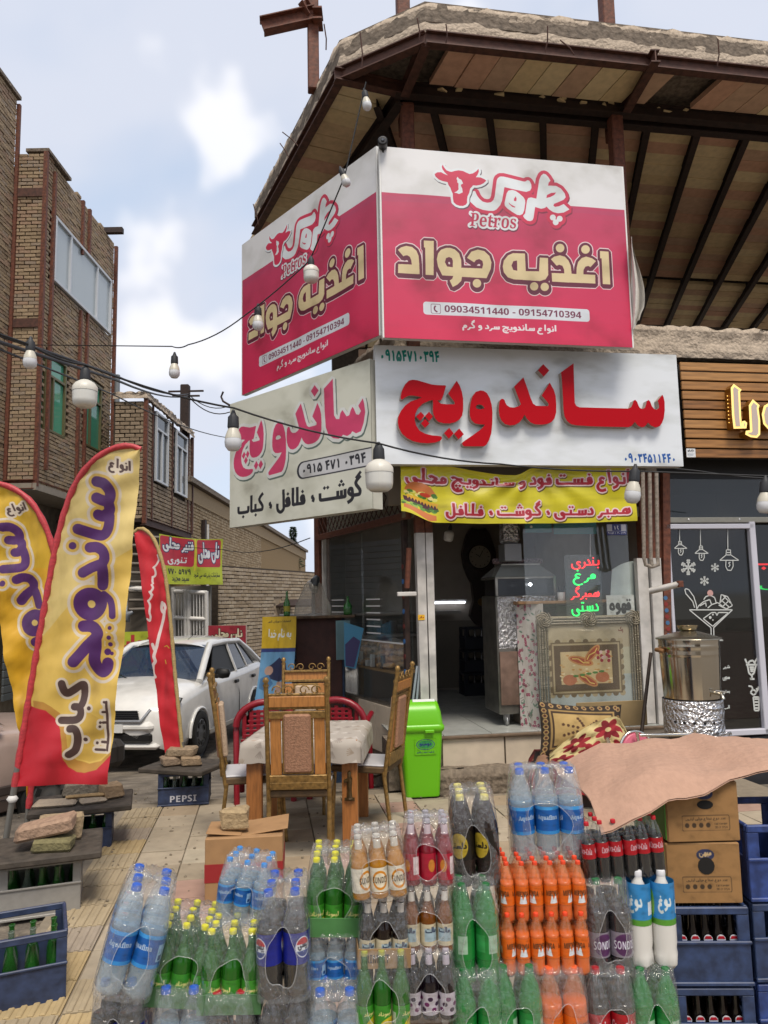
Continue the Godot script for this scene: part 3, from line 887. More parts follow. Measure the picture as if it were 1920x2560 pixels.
	b.add_child(wall)
	var wp = plane(X * v3(3.0, 4.36, -5.2), 9.0)
	wall.transform = wp.xf()
	part(wall, "mortar", mb().box(v3(1.6, 0.9, -0.16), v3(9.0, 2.2, 0.2)), M.brick_mortar)
	bricks(wall, -2.5, 5.4, 0.0, 1.9, 0.3, 0.2, [clay[1], clay[4], clay[0]], 21, 200, func(u, v): return false, null, 0.1)
	var sh = []
	var uvr = []
	for r in 14:
		var f = r / 13.0
		var row = []
		for k in 9:
			var g = k / 8.0
			var x = lerpf(1577, lerpf(1580, 1612, smoothstep(0.0, 0.7, f)) - 14 * smoothstep(0.8, 1.0, f), g)
			var y = lerpf(592, 812, f) + 12 * sin(g * 5.0) * f
			row.append(at(x, y, 7.02 + 0.05 * sin(g * 9.0 + f * 2.0)))
		sh.append(row)
	sh.reverse()
	var cloth = mn(["#b9b3a8", "#cbc6bd", "#d5d1ca"], 0.9, 1.5, 0.3)
	one("torn_sheet", "torn off-white plastic sheet hanging beside the rusty column right of the upper banner", "sheet", mb().grid(sh), cloth)
	var f = Node3D.new()
	f.name = "shop_front"
	b.add_child(f)
	f.transform = X
	var top = 4.0
	part(f, "lintel_wall", mb().box(v3(1.55, 3.3, -0.52), v3(2.75, 1.4, 0.12)), M.dark_in)
	part(f, "door_head", mb().box(v3(1.55, 2.52, -0.44), v3(2.5, 0.10, 0.10)), mn(["#6a6250", "#857b66"], 0.8, 2.0))
	var post = mn(["#8f9bb0", "#bdbcbb", "#cbc8c4", "#c9c7c4"], 0.55, 1.2, 0.15, 0.015, 4)
	var w = -0.34
	for c in [[1040, 1062], [1064, 1082]]:
		var a = loc(FR, c[0], 1332, w); var d = loc(FR, c[0] + 14, 1800, w)
		var a2 = loc(FR, c[1], 1332, w); var d2 = loc(FR, c[1] + 12, 1800, w)
		var pl = PackedVector2Array([d, d2, a2, a])
		part(f, "door_post", mb().prism(pl, w - 0.1, w), post)
		pl = PackedVector2Array([a + v2(0, 0.003), a2 + v2(0, 0.003), a2 + v2(-0.02, 0.9), a + v2(-0.02, 0.9)])
		part(f, "door_post_head", mb().prism(pl, w - 0.095, w - 0.002), M.rust)
	fb(f, "post_bracket", 994, 1480, 1042, 1490, -0.25, 0.05, post)
	part(f, "open_shutter_bar", mb().tube([X.affine_inverse() * at(1023, 1370, 7.0), X.affine_inverse() * at(1018, 1470, 7.0)], 0.03, 4), M.rust)
	var st = canvas(0.08, 0.065, 1200, Color("#d9a514"))
	st.shape(fit(fa("باز", 0.1), Rect2(0.01, 0.018, 0.06, 0.03)), Color("#7a2a10"))
	var sp = loc(FR, 1045, 1537, w + 0.004); var sq = loc(FR, 1062, 1550, w + 0.004)
	f.add_child(_quad("sticker", sp, sq, w + 0.005, printed(st.tex(2))), true)
	var g = []
	for c in [[1596, 1622, 1640, 1810], [1626, 1652, 1668, 1810]]:
		var a = loc(FR, c[0], 1395, w); var a2 = loc(FR, c[1], 1395, w)
		var d2 = loc(FR, c[1] + 22, c[3], w); var d = loc(FR, c[0] + 22, c[3], w)
		part(f, "frame_post", mb().prism(PackedVector2Array([d, d2, a2, a]), w - 0.1, w - (0.03 if c[0] == 1596 else 0.0)), post)
	var a0 = loc(FR, 1598, 1180, w); var a1 = loc(FR, 1662, 1395, w)
	part(f, "frame_post", mb().box(v3((a0.x + a1.x) / 2, (a0.y + a1.y) / 2, w - 0.08), v3(a1.x - a0.x, a0.y - a1.y, 0.1)), M.rust)
	var bp0 = loc(FR, 1656, 1180, w); var bp1 = loc(FR, 1660, 1640, w)
	var bw = 0.075
	part(f, "frame_post", mb().prism(PackedVector2Array([bp1, bp1 + v2(bw, 0), bp0 + v2(bw, 0), bp0]), w - 0.06, w + 0.01), M.rust)
	for k in 8:
		var c = loc(FR, 1664 + k * 1.3, 1495 + k * 15.5, w + 0.012)
		part(f, "painted_dot", mb().prism(disc(c, 0.021, 12), w + 0.008, w + 0.013), m("#3a6288" if k % 2 == 0 else "#7a2720", 0.6))
	var la = X.affine_inverse() * at(1624, 1478, 6.75); var lb = X.affine_inverse() * at(1700, 1460, 6.6)
	part(f, "latch_bar", mb().tube([la, lb], 0.028, 4), post)
	part(f, "latch_bar", mb().cbox(lb, v3(0.045, 0.055, 0.045), 0.004), M.rust)
	var fy = 0.46
	var sx0 = loc(FR, 1085, 1860, -0.3).x
	var lowstep = rough_band([X * v3(sx0 - 0.02, 0, -0.9), X * v3(sx0, 0, -0.10), X * v3(2.4, 0, -0.10), X * v3(2.42, 0, -0.9)], -0.12, 0.20, 14, 0.02, Vector3.ZERO, 5)
	part(b, "concrete_step", lowstep, mn(["#5d5146", "#75685a", "#877a6b"], 0.95, 2.0, 1.2, 0.03, 5))
	part(f, "step_core", mb().box(v3((sx0 + 2.4) / 2, 0.04, -0.55), v3(2.4 - sx0 - 0.06, 0.3, 0.84)), M.concrete_dark)
	for k in 4:
		var u = sx0 + 0.08 + k * 0.59
		part(f, "riser_tile", mb().cbox(v3(u + 0.285, 0.315, -0.30), v3(0.575, 0.25, 0.02), 0.003), M.tile_cream)
	part(f, "riser_core", mb().box(v3(1.45, 0.22, -0.5), v3(2.7, 0.42, 0.37)), M.concrete_dark)
	part(f, "edge_trim", mb().cbox(v3(sx0 + 1.15, 0.452, -0.285), v3(2.4, 0.026, 0.05), 0.006), mn(["#4c3d31", "#6c5a49"], 0.8, 2.0))
	var ft = mn(["#8d8f8c", "#9fa19d", "#a9aba7"], 0.25, 0.8)
	for i in 6:
		for j in 8:
			part(f, "floor_tile", mb().box(v3(0.36 + (i + 0.5) * 0.45 - 0.2, fy, -0.31 - (j + 0.5) * 0.45), v3(0.444, 0.02, 0.444)), ft)
	var ga = loc(FR, 1308, 1312, -0.36); var gb = loc(FR, 1600, 1850, -0.36)
	part(f, "glass_pane", mb().box(v3((ga.x + gb.x) / 2, (ga.y + fy) / 2, -0.375), v3(gb.x - ga.x, ga.y - fy, 0.008)), M.pane)
	part(f, "glass_clamp", mb().lathe([v2(0.0, 0), v2(0.012, 0), v2(0.012, 0.01), v2(0, 0.012)], 10, Transform3D(Basis(Vector3.RIGHT, PI / 2), v3(loc(FR, 1328, 1309, -0.36).x, loc(FR, 1328, 1309, -0.36).y - 0.03, -0.37))), M.white)
	var e1 = X * v3(0.36, 0, -0.42)
	var bay = plane(e1, rad_to_deg(atan2(sl.z, -sl.x)))
	if bay.n.dot(EYE - e1) < 0: bay = plane(e1, rad_to_deg(atan2(sl.z, -sl.x)) + 180.0)
	var bl = Node3D.new()
	bl.name = "side_bay"
	b.add_child(bl)
	bl.transform = bay.xf()
	var sgn = 1.0 if bay.u.dot(sl) > 0 else -1.0
	var len = absf(loc(bay, 800, 1450).x)
	var g0 = loc(bay, 900, 1348).y
	var lv = 2.46
	M.bay = bay; M.bay_len = len; M.bay_sgn = sgn
	part(bl, "base_wall", mb().box(v3(sgn * len / 2, 0.1, -0.08), v3(len + 0.1, 1.1, 0.14)), mn(["#5c5145", "#76695a"], 0.95, 2.0, 1.0))
	for k in 3:
		part(bl, "base_tile", mb().cbox(v3(sgn * (0.2 + k * 0.46), 0.42, 0.0), v3(0.45, 0.46, 0.02), 0.003), M.tile_cream)
	for k in 2:
		var p0 = 0.04 + k * len * 0.48
		part(bl, "glass_pane", mb().box(v3(sgn * (p0 + len * 0.24), (0.66 + lv) / 2, -0.03 - k * 0.02), v3(len * 0.475, lv - 0.66, 0.008)), M.pane)
	part(bl, "corner_column", mb().cbox(v3(sgn * (len + 0.06), 1.75, -0.05), v3(0.16, 4.6, 0.16), 0.01), M.rust)
	part(bl, "corner_column", mb().cbox(v3(sgn * (len - 0.08), 1.3, -0.03), v3(0.03, 2.4, 0.06), 0.01), post)
	part(bl, "lattice_rail", mb().cbox(v3(sgn * len / 2, lv + 0.03, 0.02), v3(len + 0.1, 0.07, 0.05), 0.006), M.rust)
	part(bl, "lattice_backing", mb().box(v3(sgn * len / 2, lv + 0.55, -0.10), v3(len, 1.0, 0.02)), mn(["#7d7a6c", "#918e80"], 0.8, 1.5))
	var lat_h = 0.95
	var st2 = 0.13
	var k2 = -8
	while k2 * st2 < len:
		for dirn in [-1, 1]:
			var x0 = k2 * st2 if dirn > 0 else k2 * st2 + lat_h
			var pa2 = v2(x0, 0); var pb2 = v2(x0 + dirn * lat_h, lat_h)
			var t0 = 0.0; var t1 = 1.0
			var dx = pb2.x - pa2.x
			if dx > 0:
				t0 = maxf(t0, (0 - pa2.x) / dx); t1 = minf(t1, (len - pa2.x) / dx)
			else:
				t0 = maxf(t0, (len - pa2.x) / dx); t1 = minf(t1, (0 - pa2.x) / dx)
			if t1 - t0 < 0.05: continue
			var s1 = pa2.lerp(pb2, t0); var s2 = pa2.lerp(pb2, t1)
			part(bl, "lattice_bar", mb().tube([v3(sgn * s1.x, lv + 0.06 + s1.y, 0.02 + dirn * 0.005), v3(sgn * s2.x, lv + 0.06 + s2.y, 0.02 + dirn * 0.005)], 0.006, 4), M.steel)
		k2 += 1
	part(bl, "frame_post", mb().cbox(v3(sgn * 0.09, 1.55, 0.01), v3(0.06, 2.0, 0.05), 0.005), M.steel_dark)
	for k in 10:
		part(bl, "painted_mark", mb().prism(disc(v2(sgn * 0.09, 0.75 + k * 0.14), 0.024, 10), 0.034, 0.039), m("#2f5f96" if k % 2 == 0 else "#5e211d", 0.6))
	for c in [[0.34, 0.5, 6], [0.80, 0.98, 6]]:
		for k in c[2]:
			part(bl, "window_stripe", mb().box(v3(sgn * (c[0] + c[1]) / 2 * len / 1.15, 1.36 + k * 0.07, -0.015), v3((c[1] - c[0]) * len / 1.15, 0.014, 0.004)), M.white)
	part(bl, "window_stripe", mb().box(v3(sgn * 0.36 * len, 1.28, -0.015), v3(0.62 * len, 0.014, 0.004)), M.white)
func _quad(called, a: Vector2, b: Vector2, w, material) -> MeshInstance3D:   # printed sheet between two corners (local u, v)
	var q = mb()
	var x0 = minf(a.x, b.x); var x1 = maxf(a.x, b.x); var y0 = minf(a.y, b.y); var y1 = maxf(a.y, b.y)
	q.quad(v3(x0, y0, w), v3(x1, y0, w), v3(x1, y1, w), v3(x0, y1, w), [v2(0, 1), v2(1, 1), v2(1, 0), v2(0, 0)])
	var o = MeshInstance3D.new()
	o.name = called; o.mesh = q.mesh(); o.material_override = material
	return o
# ---------------------------------------------------------------- signs
func sheet(parent, called, W, H, thick, tex, back_mat, rough = 0.5) -> void:   # printed board, left bottom at 0,0, face at z = 0
	var rows = []; var uvs = []
	var nz = FastNoiseLite.new(); nz.seed = int(W * 100); nz.frequency = 1.2
	for j in 21:
		var row = []; var ur = []
		for i in 29:
			var x = i / 28.0; var y = j / 20.0
			var e = minf(1.0, minf(minf(x, 1 - x), minf(y, 1 - y)) * 8.0)
			row.append(v3(x * W, y * H, 0.008 * nz.get_noise_2d(x * W, y * H * 0.6) * e + 0.0025 * sin(x * W * 9.0 + y * 5.0) * e + 0.006)); ur.append(v2(x, 1 - y))
		rows.append(row); uvs.append(ur)
	part(parent, called, mb().grid(rows, uvs), printed(tex, rough))
	part(parent, "frame", mb().box(v3(W / 2, H / 2, -thick / 2 - 0.003), v3(W, H, thick)), back_mat)
func quadplane(c: Array, d0: float) -> Dictionary:   # four photo corners (TL TR BR BL), TL at depth d0 -> vertical board
	var best = {}
	var be = 1e9
	var a = -85.0
	while a < 110.0:
		var p0 = at(c[0][0], c[0][1], d0)
		var q = plane(p0, a)
		if absf(q.n.dot(ray(c[1][0], c[1][1]))) > 0.02:
			var l = []
			for k in c: l.append(loc(q, k[0], k[1]))
			var er = absf(l[0].y - l[1].y) + absf(l[3].y - l[2].y)
			if er < be and l[1].x > 0:
				be = er; best = {"q": q, "l": l}
		a += 0.5
	return best
func upper_art() -> ImageTexture:
	var pl = quadplane([[951, 366.5], [1553.7, 417], [1578, 871.4], [954, 844]], 6.82)
	var q = pl.q
	var W = 2.36; var H = 1.80
	var sx = W / pl.l[1].x; var l0 = pl.l[0]; var hh = pl.l[0].y - pl.l[3].y
	var T = func(p):
		var r = loc(q, p.x, p.y)
		return v2((r.x - l0.x) * sx, H + (r.y - l0.y) * H / hh)
	var c = canvas(W, H, 900, Color("#d2d2d4"))
	var R = rnd(2)
	var field = [v2(0, 0), v2(W, 0)]
	var el = T.call(v2(951, 503)); var er = T.call(v2(1555, 542))
	for k in 12:
		var v = k / 12.0
		c.rect(0, H * 0.755 * v - 0.01, W, H * 0.755 * (v + 1 / 12.0) + 0.12 * 0, Color("#c62850").lerp(Color("#b23c5e"), v) if true else Color())
	c.fill([PackedVector2Array([v2(0, H * 0.74), v2(W, H * 0.74), v2(W, er.y), v2(W * 0.5, (el.y + er.y) / 2 + 0.02), v2(0, el.y)])], Color("#ae3e60"))
	var red = Color("#c13050"); var wht = Color("#d3d9dd"); var dark = Color("#5f1f36"); var cream = Color("#cdbb92")
	var D = [1070.0, 400.0, 8.295]; var E = [1240.0, 400.0, 8.295]
	var logo = []
	var kaf = zoom(D[0], D[1], D[2], "970 650 1010 740 1060 810 1130 870 1220 895 1300 885 1350 840 1375 770 1420 430 1440 385 1490 350 1560 350")[0]
	kaf.append_array(zoom(E[0], E[1], E[2], "300 385 560 452 600 455 650 425 690 440 725 510 730 590 700 645 620 672 550 660 170 572 120 850 80 950 0 1040")[0])
	kaf.append_array(zoom(D[0], D[1], D[2], "1350 1065 1250 1060 1130 1040 1000 990 920 920 870 870 850 820 870 700 900 660")[0])
	logo.append([kaf])
	logo.append(zoom(E[0], E[1], E[2], "330 628 250 645 215 700 170 900 175 960 230 1020 330 1090 430 1150 490 1158 545 1130 575 1060 600 900 595 840 560 780 470 700 400 650|400 765 365 820 365 860 412 865 420 810|255 890 300 935 395 985 380 998 330 985 270 930"))
	logo.append(zoom(E[0], E[1], E[2], "980 290 930 330 890 420 870 560 830 810 720 785 660 800 635 850 595 1120 553 1170 580 1220 640 1268 700 1280 750 1260 770 1210 805 985 930 1020 1000 1005 1045 975 1100 1030 1180 1085 1280 1110 1400 1095 1520 1030 1400 918 1300 965 1220 978 1185 955 1200 915 1300 875 1400 830 1440 780 1420 700 1340 600 1240 545 1150 540 1075 540 1085 480 1125 435 1080 360 1030 305|1050 735 1140 690 1240 682 1200 735 1120 775 1040 795"))
	for k in [v2(1175, 1197), v2(1317, 1222), v2(1235, 1295)]: logo.append([map2(disc(k, 62), func(p): return v2(E[0] + p.x / E[2], E[1] + p.y / E[2]))])
	logo = mapset(logo, T)
	var cow = mapset([zoom(D[0], D[1], D[2], "300 105 330 165 380 225 440 248 490 255 550 235 630 222 720 235 790 270 860 300 930 285 1000 240 1043 190 1050 250 1020 320 985 365 1080 370 1160 405 1205 437 1150 490 1080 525 1000 540 930 535 900 570 870 600 850 690 815 760 805 830 808 890 780 935 720 960 650 960 580 935 525 885 512 800 508 710 480 650 460 590 420 530 400 470 300 450 220 420 150 360 132 305 190 268 270 265 330 300 410 330 340 265 295 200 283 150|605 355 640 395 690 420 725 495 680 520 680 550 705 600 715 680 640 715 600 700 535 685 590 660 630 620 625 570 628 500 600 470 605 430 585 400")], T)
	c.shape(shift(grow(logo, 0.034), v2(0.008, -0.014)), Color("#7d2a42"))
	c.shape(grow(logo, 0.034), red)
	c.shape(logo, wht)
	var co = grow(cow, 0.022)
	c.shape(shift([[co[0][0]]], v2(0.006, -0.01)), Color("#4a3f4c"))
	c.shape([[co[0][0]]], wht)
	c.shape(cow, red)
	var pb = bounds(latin("Petros", 1.0, true, true))
	var a0 = T.call(v2(D[0] + 850 / D[2], D[1] + 1375 / D[2])); var a1 = T.call(v2(D[0] + 1835 / D[2], D[1] + 1445 / D[2])); var a2 = T.call(v2(D[0] + 880 / D[2], D[1] + 1105 / D[2]))
	var hgt = a2.y - a0.y
	var pet = mapset(latin("Petros", 1.0, true, true, 0.16), func(p): return a0 + (a1 - a0) * (p.x / (pb.size.x + 0.16)) + v2(0, p.y * hgt))
	var blob = []
	for t in pet:
		for k in t[0]: blob.append([disc(k, 0.021, 8)])
	c.shape(shift(blob, v2(0.004, -0.014)), Color("#6b2940"))
	c.shape(blob, wht)
	c.shape(pet, Color("#b32c4c"))
	var F = [970.0, 580.0, 5.53]; var G = [1240.0, 580.0, 5.53]
	var ti = []
	for s in ["135 250 180 215 250 195 330 210 390 260 420 330 430 430 437 585 137 570 140 445 328 452 320 390 300 345 265 325 235 328 212 340", "492 122 630 130 630 598 520 592 512 220 495 218", "800 225 730 250 690 300 672 380 690 480 750 602 900 612 885 650 850 675 893 765 960 730 1010 680 1020 625 1362 640 1420 510 1430 420 1400 330 1330 265 1240 245 1150 275 1090 360 1190 422 1215 390 1260 375 1305 400 1315 450 1300 505 1012 498 1010 390 980 300 920 245 860 225|785 420 800 365 840 350 880 365 893 400 893 490 815 480"]: ti.append(zoom(F[0], F[1], F[2], s))
	for s in ["395 305 230 298 160 330 105 400 90 480 105 560 160 630 240 660 600 685 680 660 718 600 715 365 600 360 590 550 405 548|285 400 235 410 210 470 235 530 290 542", "755 380 800 345 880 325 950 345 1000 400 1030 470 1042 580 1108 585 1110 500 1130 420 1180 365 1240 345 1320 370 1375 410 1300 492 1270 475 1230 485 1205 530 1203 590 1365 600 1368 718 772 690 765 570 942 575 938 520 915 470 870 455 835 470", "1430 270 1550 278 1575 730 1470 725 1452 372 1432 370"]: ti.append(zoom(G[0], G[1], G[2], s))
	for k in [[F, 1228, 712, 60], [G, 522, 758, 58], [G, 668, 765, 58], [G, 883, 225, 60], [G, 1232, 247, 60]]:
		var z = k[0]
		ti.append([map2(disc(v2(k[1], k[2]), k[3]), func(p): return v2(z[0] + p.x / z[2], z[1] + p.y / z[2]))])
	ti = mapset(ti, T)
	c.shape(shift(grow(ti, 0.034), v2(0, -0.018)), Color("#d6c3c4")); c.shape(grow(ti, 0.034), Color("#d6c3c4"))
	c.shape(shift(grow(ti, 0.026), v2(0, -0.018)), dark); c.shape(grow(ti, 0.024), dark)
	c.shape(shift(ti, v2(0, -0.02)), dark)
	c.shape(ti, cream)
	var P = func(x, y): return T.call(v2(1040 + x / 3.687, 740 + y / 3.687))
	var pl0 = P.call(68, 168); var pl1 = P.call(1595, 122)
	c.fill([rrect(pl0.x, minf(pl0.y, P.call(1590, 240).y), pl1.x, P.call(68, 50).y, 0.03)], Color("#c9ced6"))
	var yb = minf(pl0.y, P.call(1590, 240).y); var yt = P.call(68, 50).y
	c.shape(fit(latin("09034511440 - 09154710394", 1.0), Rect2(P.call(262, 100).x, yb + (yt - yb) * 0.24, P.call(1520, 160).x - P.call(262, 100).x, (yt - yb) * 0.54)), Color("#6b3048"))
	var ic = P.call(182, 118)
	c.fill([rrect(ic.x - 0.045, ic.y - 0.045, ic.x + 0.045, ic.y + 0.045, 0.012)], Color("#6b3048"))
	c.fill([rrect(ic.x - 0.041, ic.y - 0.041, ic.x + 0.041, ic.y + 0.041, 0.01)], Color("#c9ced6"))
	c.shape([stroke(smooth(PackedVector2Array([ic + v2(0, 0.028), ic + v2(-0.012, 0.01), ic + v2(-0.008, -0.014), ic + v2(0.014, -0.03)])), 0.007)], Color("#6b3048"))
	c.shape(fit(fa("انواع ساندویچ سرد و گرم", 0.1), Rect2(P.call(415, 0).x, P.call(800, 345).y, P.call(1275, 0).x - P.call(415, 0).x, P.call(800, 235).y - P.call(800, 345).y)), Color("#d9d3d6"))
	return c.tex(2)
func signs() -> void:
	var white_side = m("#b9b9b6", 0.5)
	var art = upper_art()
	var spec = [[[[951, 366.5], [1553.7, 417], [1578, 871.4], [954, 844]], 6.80, "pink and white shop banner with cream lettering and red cow head, facing the street"], [[[607.2, 611.9], [939.3, 368.6], [946, 842], [591.3, 994.7]], 8.70, "pink and white banner with cow head turned to the side street, bulbs hanging in front"]]
	for s in spec:
		var pl = quadplane(s[0], s[1])
		var W = pl.l[1].x; var H = pl.l[0].y - pl.l[3].y
		var o = thing("shop_banner", s[2], "banner", Vector3.ZERO, 0, "upper shop banners")
		o.transform = Transform3D(pl.q.xf().basis, pl.q.p(0, pl.l[3].y - 0.0, 0))
		sheet(o, "printed_face", W, H, 0.05, art, white_side, 0.45)
		for k in 2: part(o, "edge_strip", mb().box(v3(-0.008 if k == 0 else W + 0.008, H / 2, -0.02), v3(0.014, H, 0.05)), M.white)
		part(o, "support_rail", mb().box(v3(W / 2, H * 0.3, -0.10), v3(W * 0.98, 0.06, 0.06)).box(v3(W / 2, H * 0.8, -0.10), v3(W * 0.98, 0.06, 0.06)), M.rust)
	var ws = word_sandwich()
	var pl = quadplane([[576.4, 1010.7], [927.4, 897.4], [939.3, 1270], [580.7, 1319]], 8.36)
	var q = pl.q
	var W = (pl.l[1].x + pl.l[2].x - pl.l[3].x) / 2; var H = pl.l[0].y - pl.l[3].y
	var l0 = pl.l[0]
	var T = func(p):
		var r = loc(q, p.x, p.y)
		return v2(r.x - l0.x, H + r.y - l0.y)
	var c = canvas(W, H, 800, Color("#cccdc0"))
	var z = [560.0, 760.0, 3.770]
	var zz = func(x, y): return T.call(v2(z[0] + x / z[2], z[1] + y / z[2]))
	var word = mapset([zoom(z[0], z[1], z[2], "1030 705 945 800 950 1000 960 1160 985 1230 1030 1265 1085 1270 1110 1250 1125 1232 1165 1245 1200 1225 1215 1200 1250 1220 1295 1200 1320 1120 1335 1020 1325 940 1312 890 1270 960 1295 1010 1275 1045 1250 1040 1230 990 1215 970 1200 1000 1185 1050 1160 1060 1140 1030 1120 1000 1100 1030 1090 1085 1060 1085 1040 1050 1035 900"), zoom(z[0], z[1], z[2], "857 765 895 815 855 875 822 822")], T)
	var F1 = func(p): return loc(FR, p.x, p.y)
	var aff = func(src: Array, dst: Array) -> Callable:
		var a = F1.call(src[0]); var b = F1.call(src[1]) - a; var d = F1.call(src[2]) - a
		var A = dst[0]; var Bv = dst[1] - A; var Dv = dst[2] - A
		var det = b.cross(d)
		return func(p):
			var r = F1.call(p) - a
			return A + Bv * (r.cross(d) / det) + Dv * (b.cross(r) / det)
	var sA = func(x, y): return v2(980 + x / 6.381, 890 + y / 6.381)
	var sB = func(x, y): return v2(1220 + x / 6.381, 890 + y / 6.381)
	word.append_array(mapset([ws.nad], aff.call([sB.call(565, 340), sB.call(985, 425), sB.call(350, 1108)], [zz.call(730, 938), zz.call(882, 932), zz.call(655, 1372)])))
	word.append_array(mapset([ws.vav], aff.call([sA.call(1410, 548), sA.call(1120, 1385), sA.call(1510, 1410)], [zz.call(515, 1118), zz.call(425, 1590), zz.call(562, 1562)])))
	var ye = [ws.yech]
	ye.append_array(ws.dots)
	word.append_array(mapset(ye, aff.call([sA.call(1033, 395), sA.call(330, 378), sA.call(570, 1392)], [zz.call(355, 1095), zz.call(165, 1158), zz.call(215, 1625)])))
	c.shape(shift(grow(word, 0.036), v2(0.012, -0.016)), Color("#5b6a64"))
	c.shape(grow(word, 0.034), Color("#d2d4d2"))
	c.shape(word, Color("#c8406a"))
	var n0 = zz.call(690, 1660); var n1 = zz.call(1400, 1345)
	c.fill([rrect(n0.x, n0.y, W + 0.3, n1.y, 0.09)], Color("#2a2a33"))
	c.fill([rrect(n0.x + 0.03, n0.y + 0.012, W + 0.3, n1.y - 0.012, 0.075)], Color("#c2c3c6"))
	var t0 = zz.call(750, 1600); var t1 = zz.call(1340, 1400)
	c.shape(fit(fa_num("0915 471 0394", 0.085), Rect2(t0.x, n0.y + 0.04, t1.x - t0.x, n1.y - n0.y - 0.075)), Color("#23232b"))
	var b0 = T.call(v2(560 + 130 / 3.77, 1160 + 540 / 3.77)); var b1 = T.call(v2(560 + 1305 / 3.77, 1160 + 160 / 3.77))
	c.shape(fit(fa("گوشت ، فلافل ، کباب", 0.1), Rect2(b0.x, 0.07, b1.x - b0.x, 0.29)), Color("#23232b"))
	var o = thing("shop_sign", "cream cloth sign with pink lettering and black number, turned to the side street", "sign")
	o.transform = Transform3D(q.xf().basis, q.p(0, pl.l[3].y, 0))
	sheet(o, "printed_face", W, H, 0.12, c.tex(2), mn(["#a9a99f", "#bdbdb2"], 0.7, 1.0), 0.6)
	for k in 9:
		for y in [0.02, H - 0.02]: part(o, "rivet", mb().lathe([v2(0.006, 0), v2(0.0, 0.004)], 6, Transform3D(Basis(Vector3.RIGHT, PI / 2), v3(0.05 + k * (W - 0.1) / 8, y, 0))), M.steel)
	var hk = mb().tube([v3(0.0, H - 0.02, -0.04), v3(-0.09, H + 0.02, -0.04), v3(-0.2, H + 0.08, -0.04), v3(-0.24, H + 0.14, -0.04), v3(-0.2, H + 0.19, -0.04)], 0.012, 6)
	part(o, "iron_hook", hk, M.steel_dark)
	pl = quadplane([[936.7, 863], [1689.5, 886], [1697, 1166.4], [941, 1160]], 6.9)
	q = pl.q
	W = pl.l[1].x; H = pl.l[0].y - pl.l[3].y
	l0 = pl.l[0]
	T = func(p):
		var r = loc(q, p.x, p.y)
		return v2(r.x - l0.x, H + r.y - l0.y)
	o = thing("shop_sign", "long white sign with raised red box letters over the shop door", "sign")
	o.transform = Transform3D(q.xf().basis, q.p(0, pl.l[3].y, 0))
	c = canvas(W, H, 700, Color("#d3d8de"))
	var g0 = T.call(v2(953, 903)); var g1 = T.call(v2(1097, 878))
	c.shape(fit(fa_num("09154710394", 0.09), Rect2(g0.x, g0.y, g1.x - g0.x, g1.y - g0.y)), Color("#0f7d72"))
	g0 = T.call(v2(1562, 1157)); g1 = T.call(v2(1685, 1134))
	c.shape(fit(fa_num("09034511440", 0.09), Rect2(g0.x, g0.y, g1.x - g0.x, g1.y - g0.y)), Color("#1d4f9b"))
	sheet(o, "printed_face", W, H, 0.10, c.tex(2), white_side, 0.22)
	var red = m("#a80616", 0.35)
	red.metallic_specular = 0.25
	var side = mn(["#8b7f76", "#a2968c"], 0.6, 4.0)
	var all = [ws.sa, ws.nad, ws.nundot, ws.vav, ws.yech]
	all.append_array(ws.dots)
	var T2 = func(p):
		var r = loc(q, p.x, p.y, 0.075)
		return v2(r.x - l0.x, H + r.y - l0.y)
	for s in all:
		var sp = map2(s[0], T2)
		var L = MeshInstance3D.new()
		var faceb = mb()
		var sideb = mb()
		if s.size() > 1:
			var hole = map2(s[1], T2)
			var bb = bounds([[sp]]); var cx = bounds([[hole]]).get_center().x
			for hx in [[bb.position.x - 1, cx], [cx, bb.end.x + 1]]:
				var half = PackedVector2Array([v2(hx[0], -9), v2(hx[1], -9), v2(hx[1], 9), v2(hx[0], 9)])
				for h1 in Geometry2D.intersect_polygons(sp, half):
					for h2 in Geometry2D.clip_polygons(h1, hole): faceb.prism(h2, 0.0, 0.075, Transform3D(), true)
			sideb.rim(hole, 0.0, 0.074)
			sideb.rim(sp, 0.0, 0.074)
		else:
			faceb.prism(sp, 0.0, 0.075, Transform3D(), true)
			sideb.rim(sp, 0.0, 0.074)
		var lt = part(o, "letter", sideb, side)
		part(lt, "letter_face", faceb, red)
	yellow_banner()
	wood_sign()
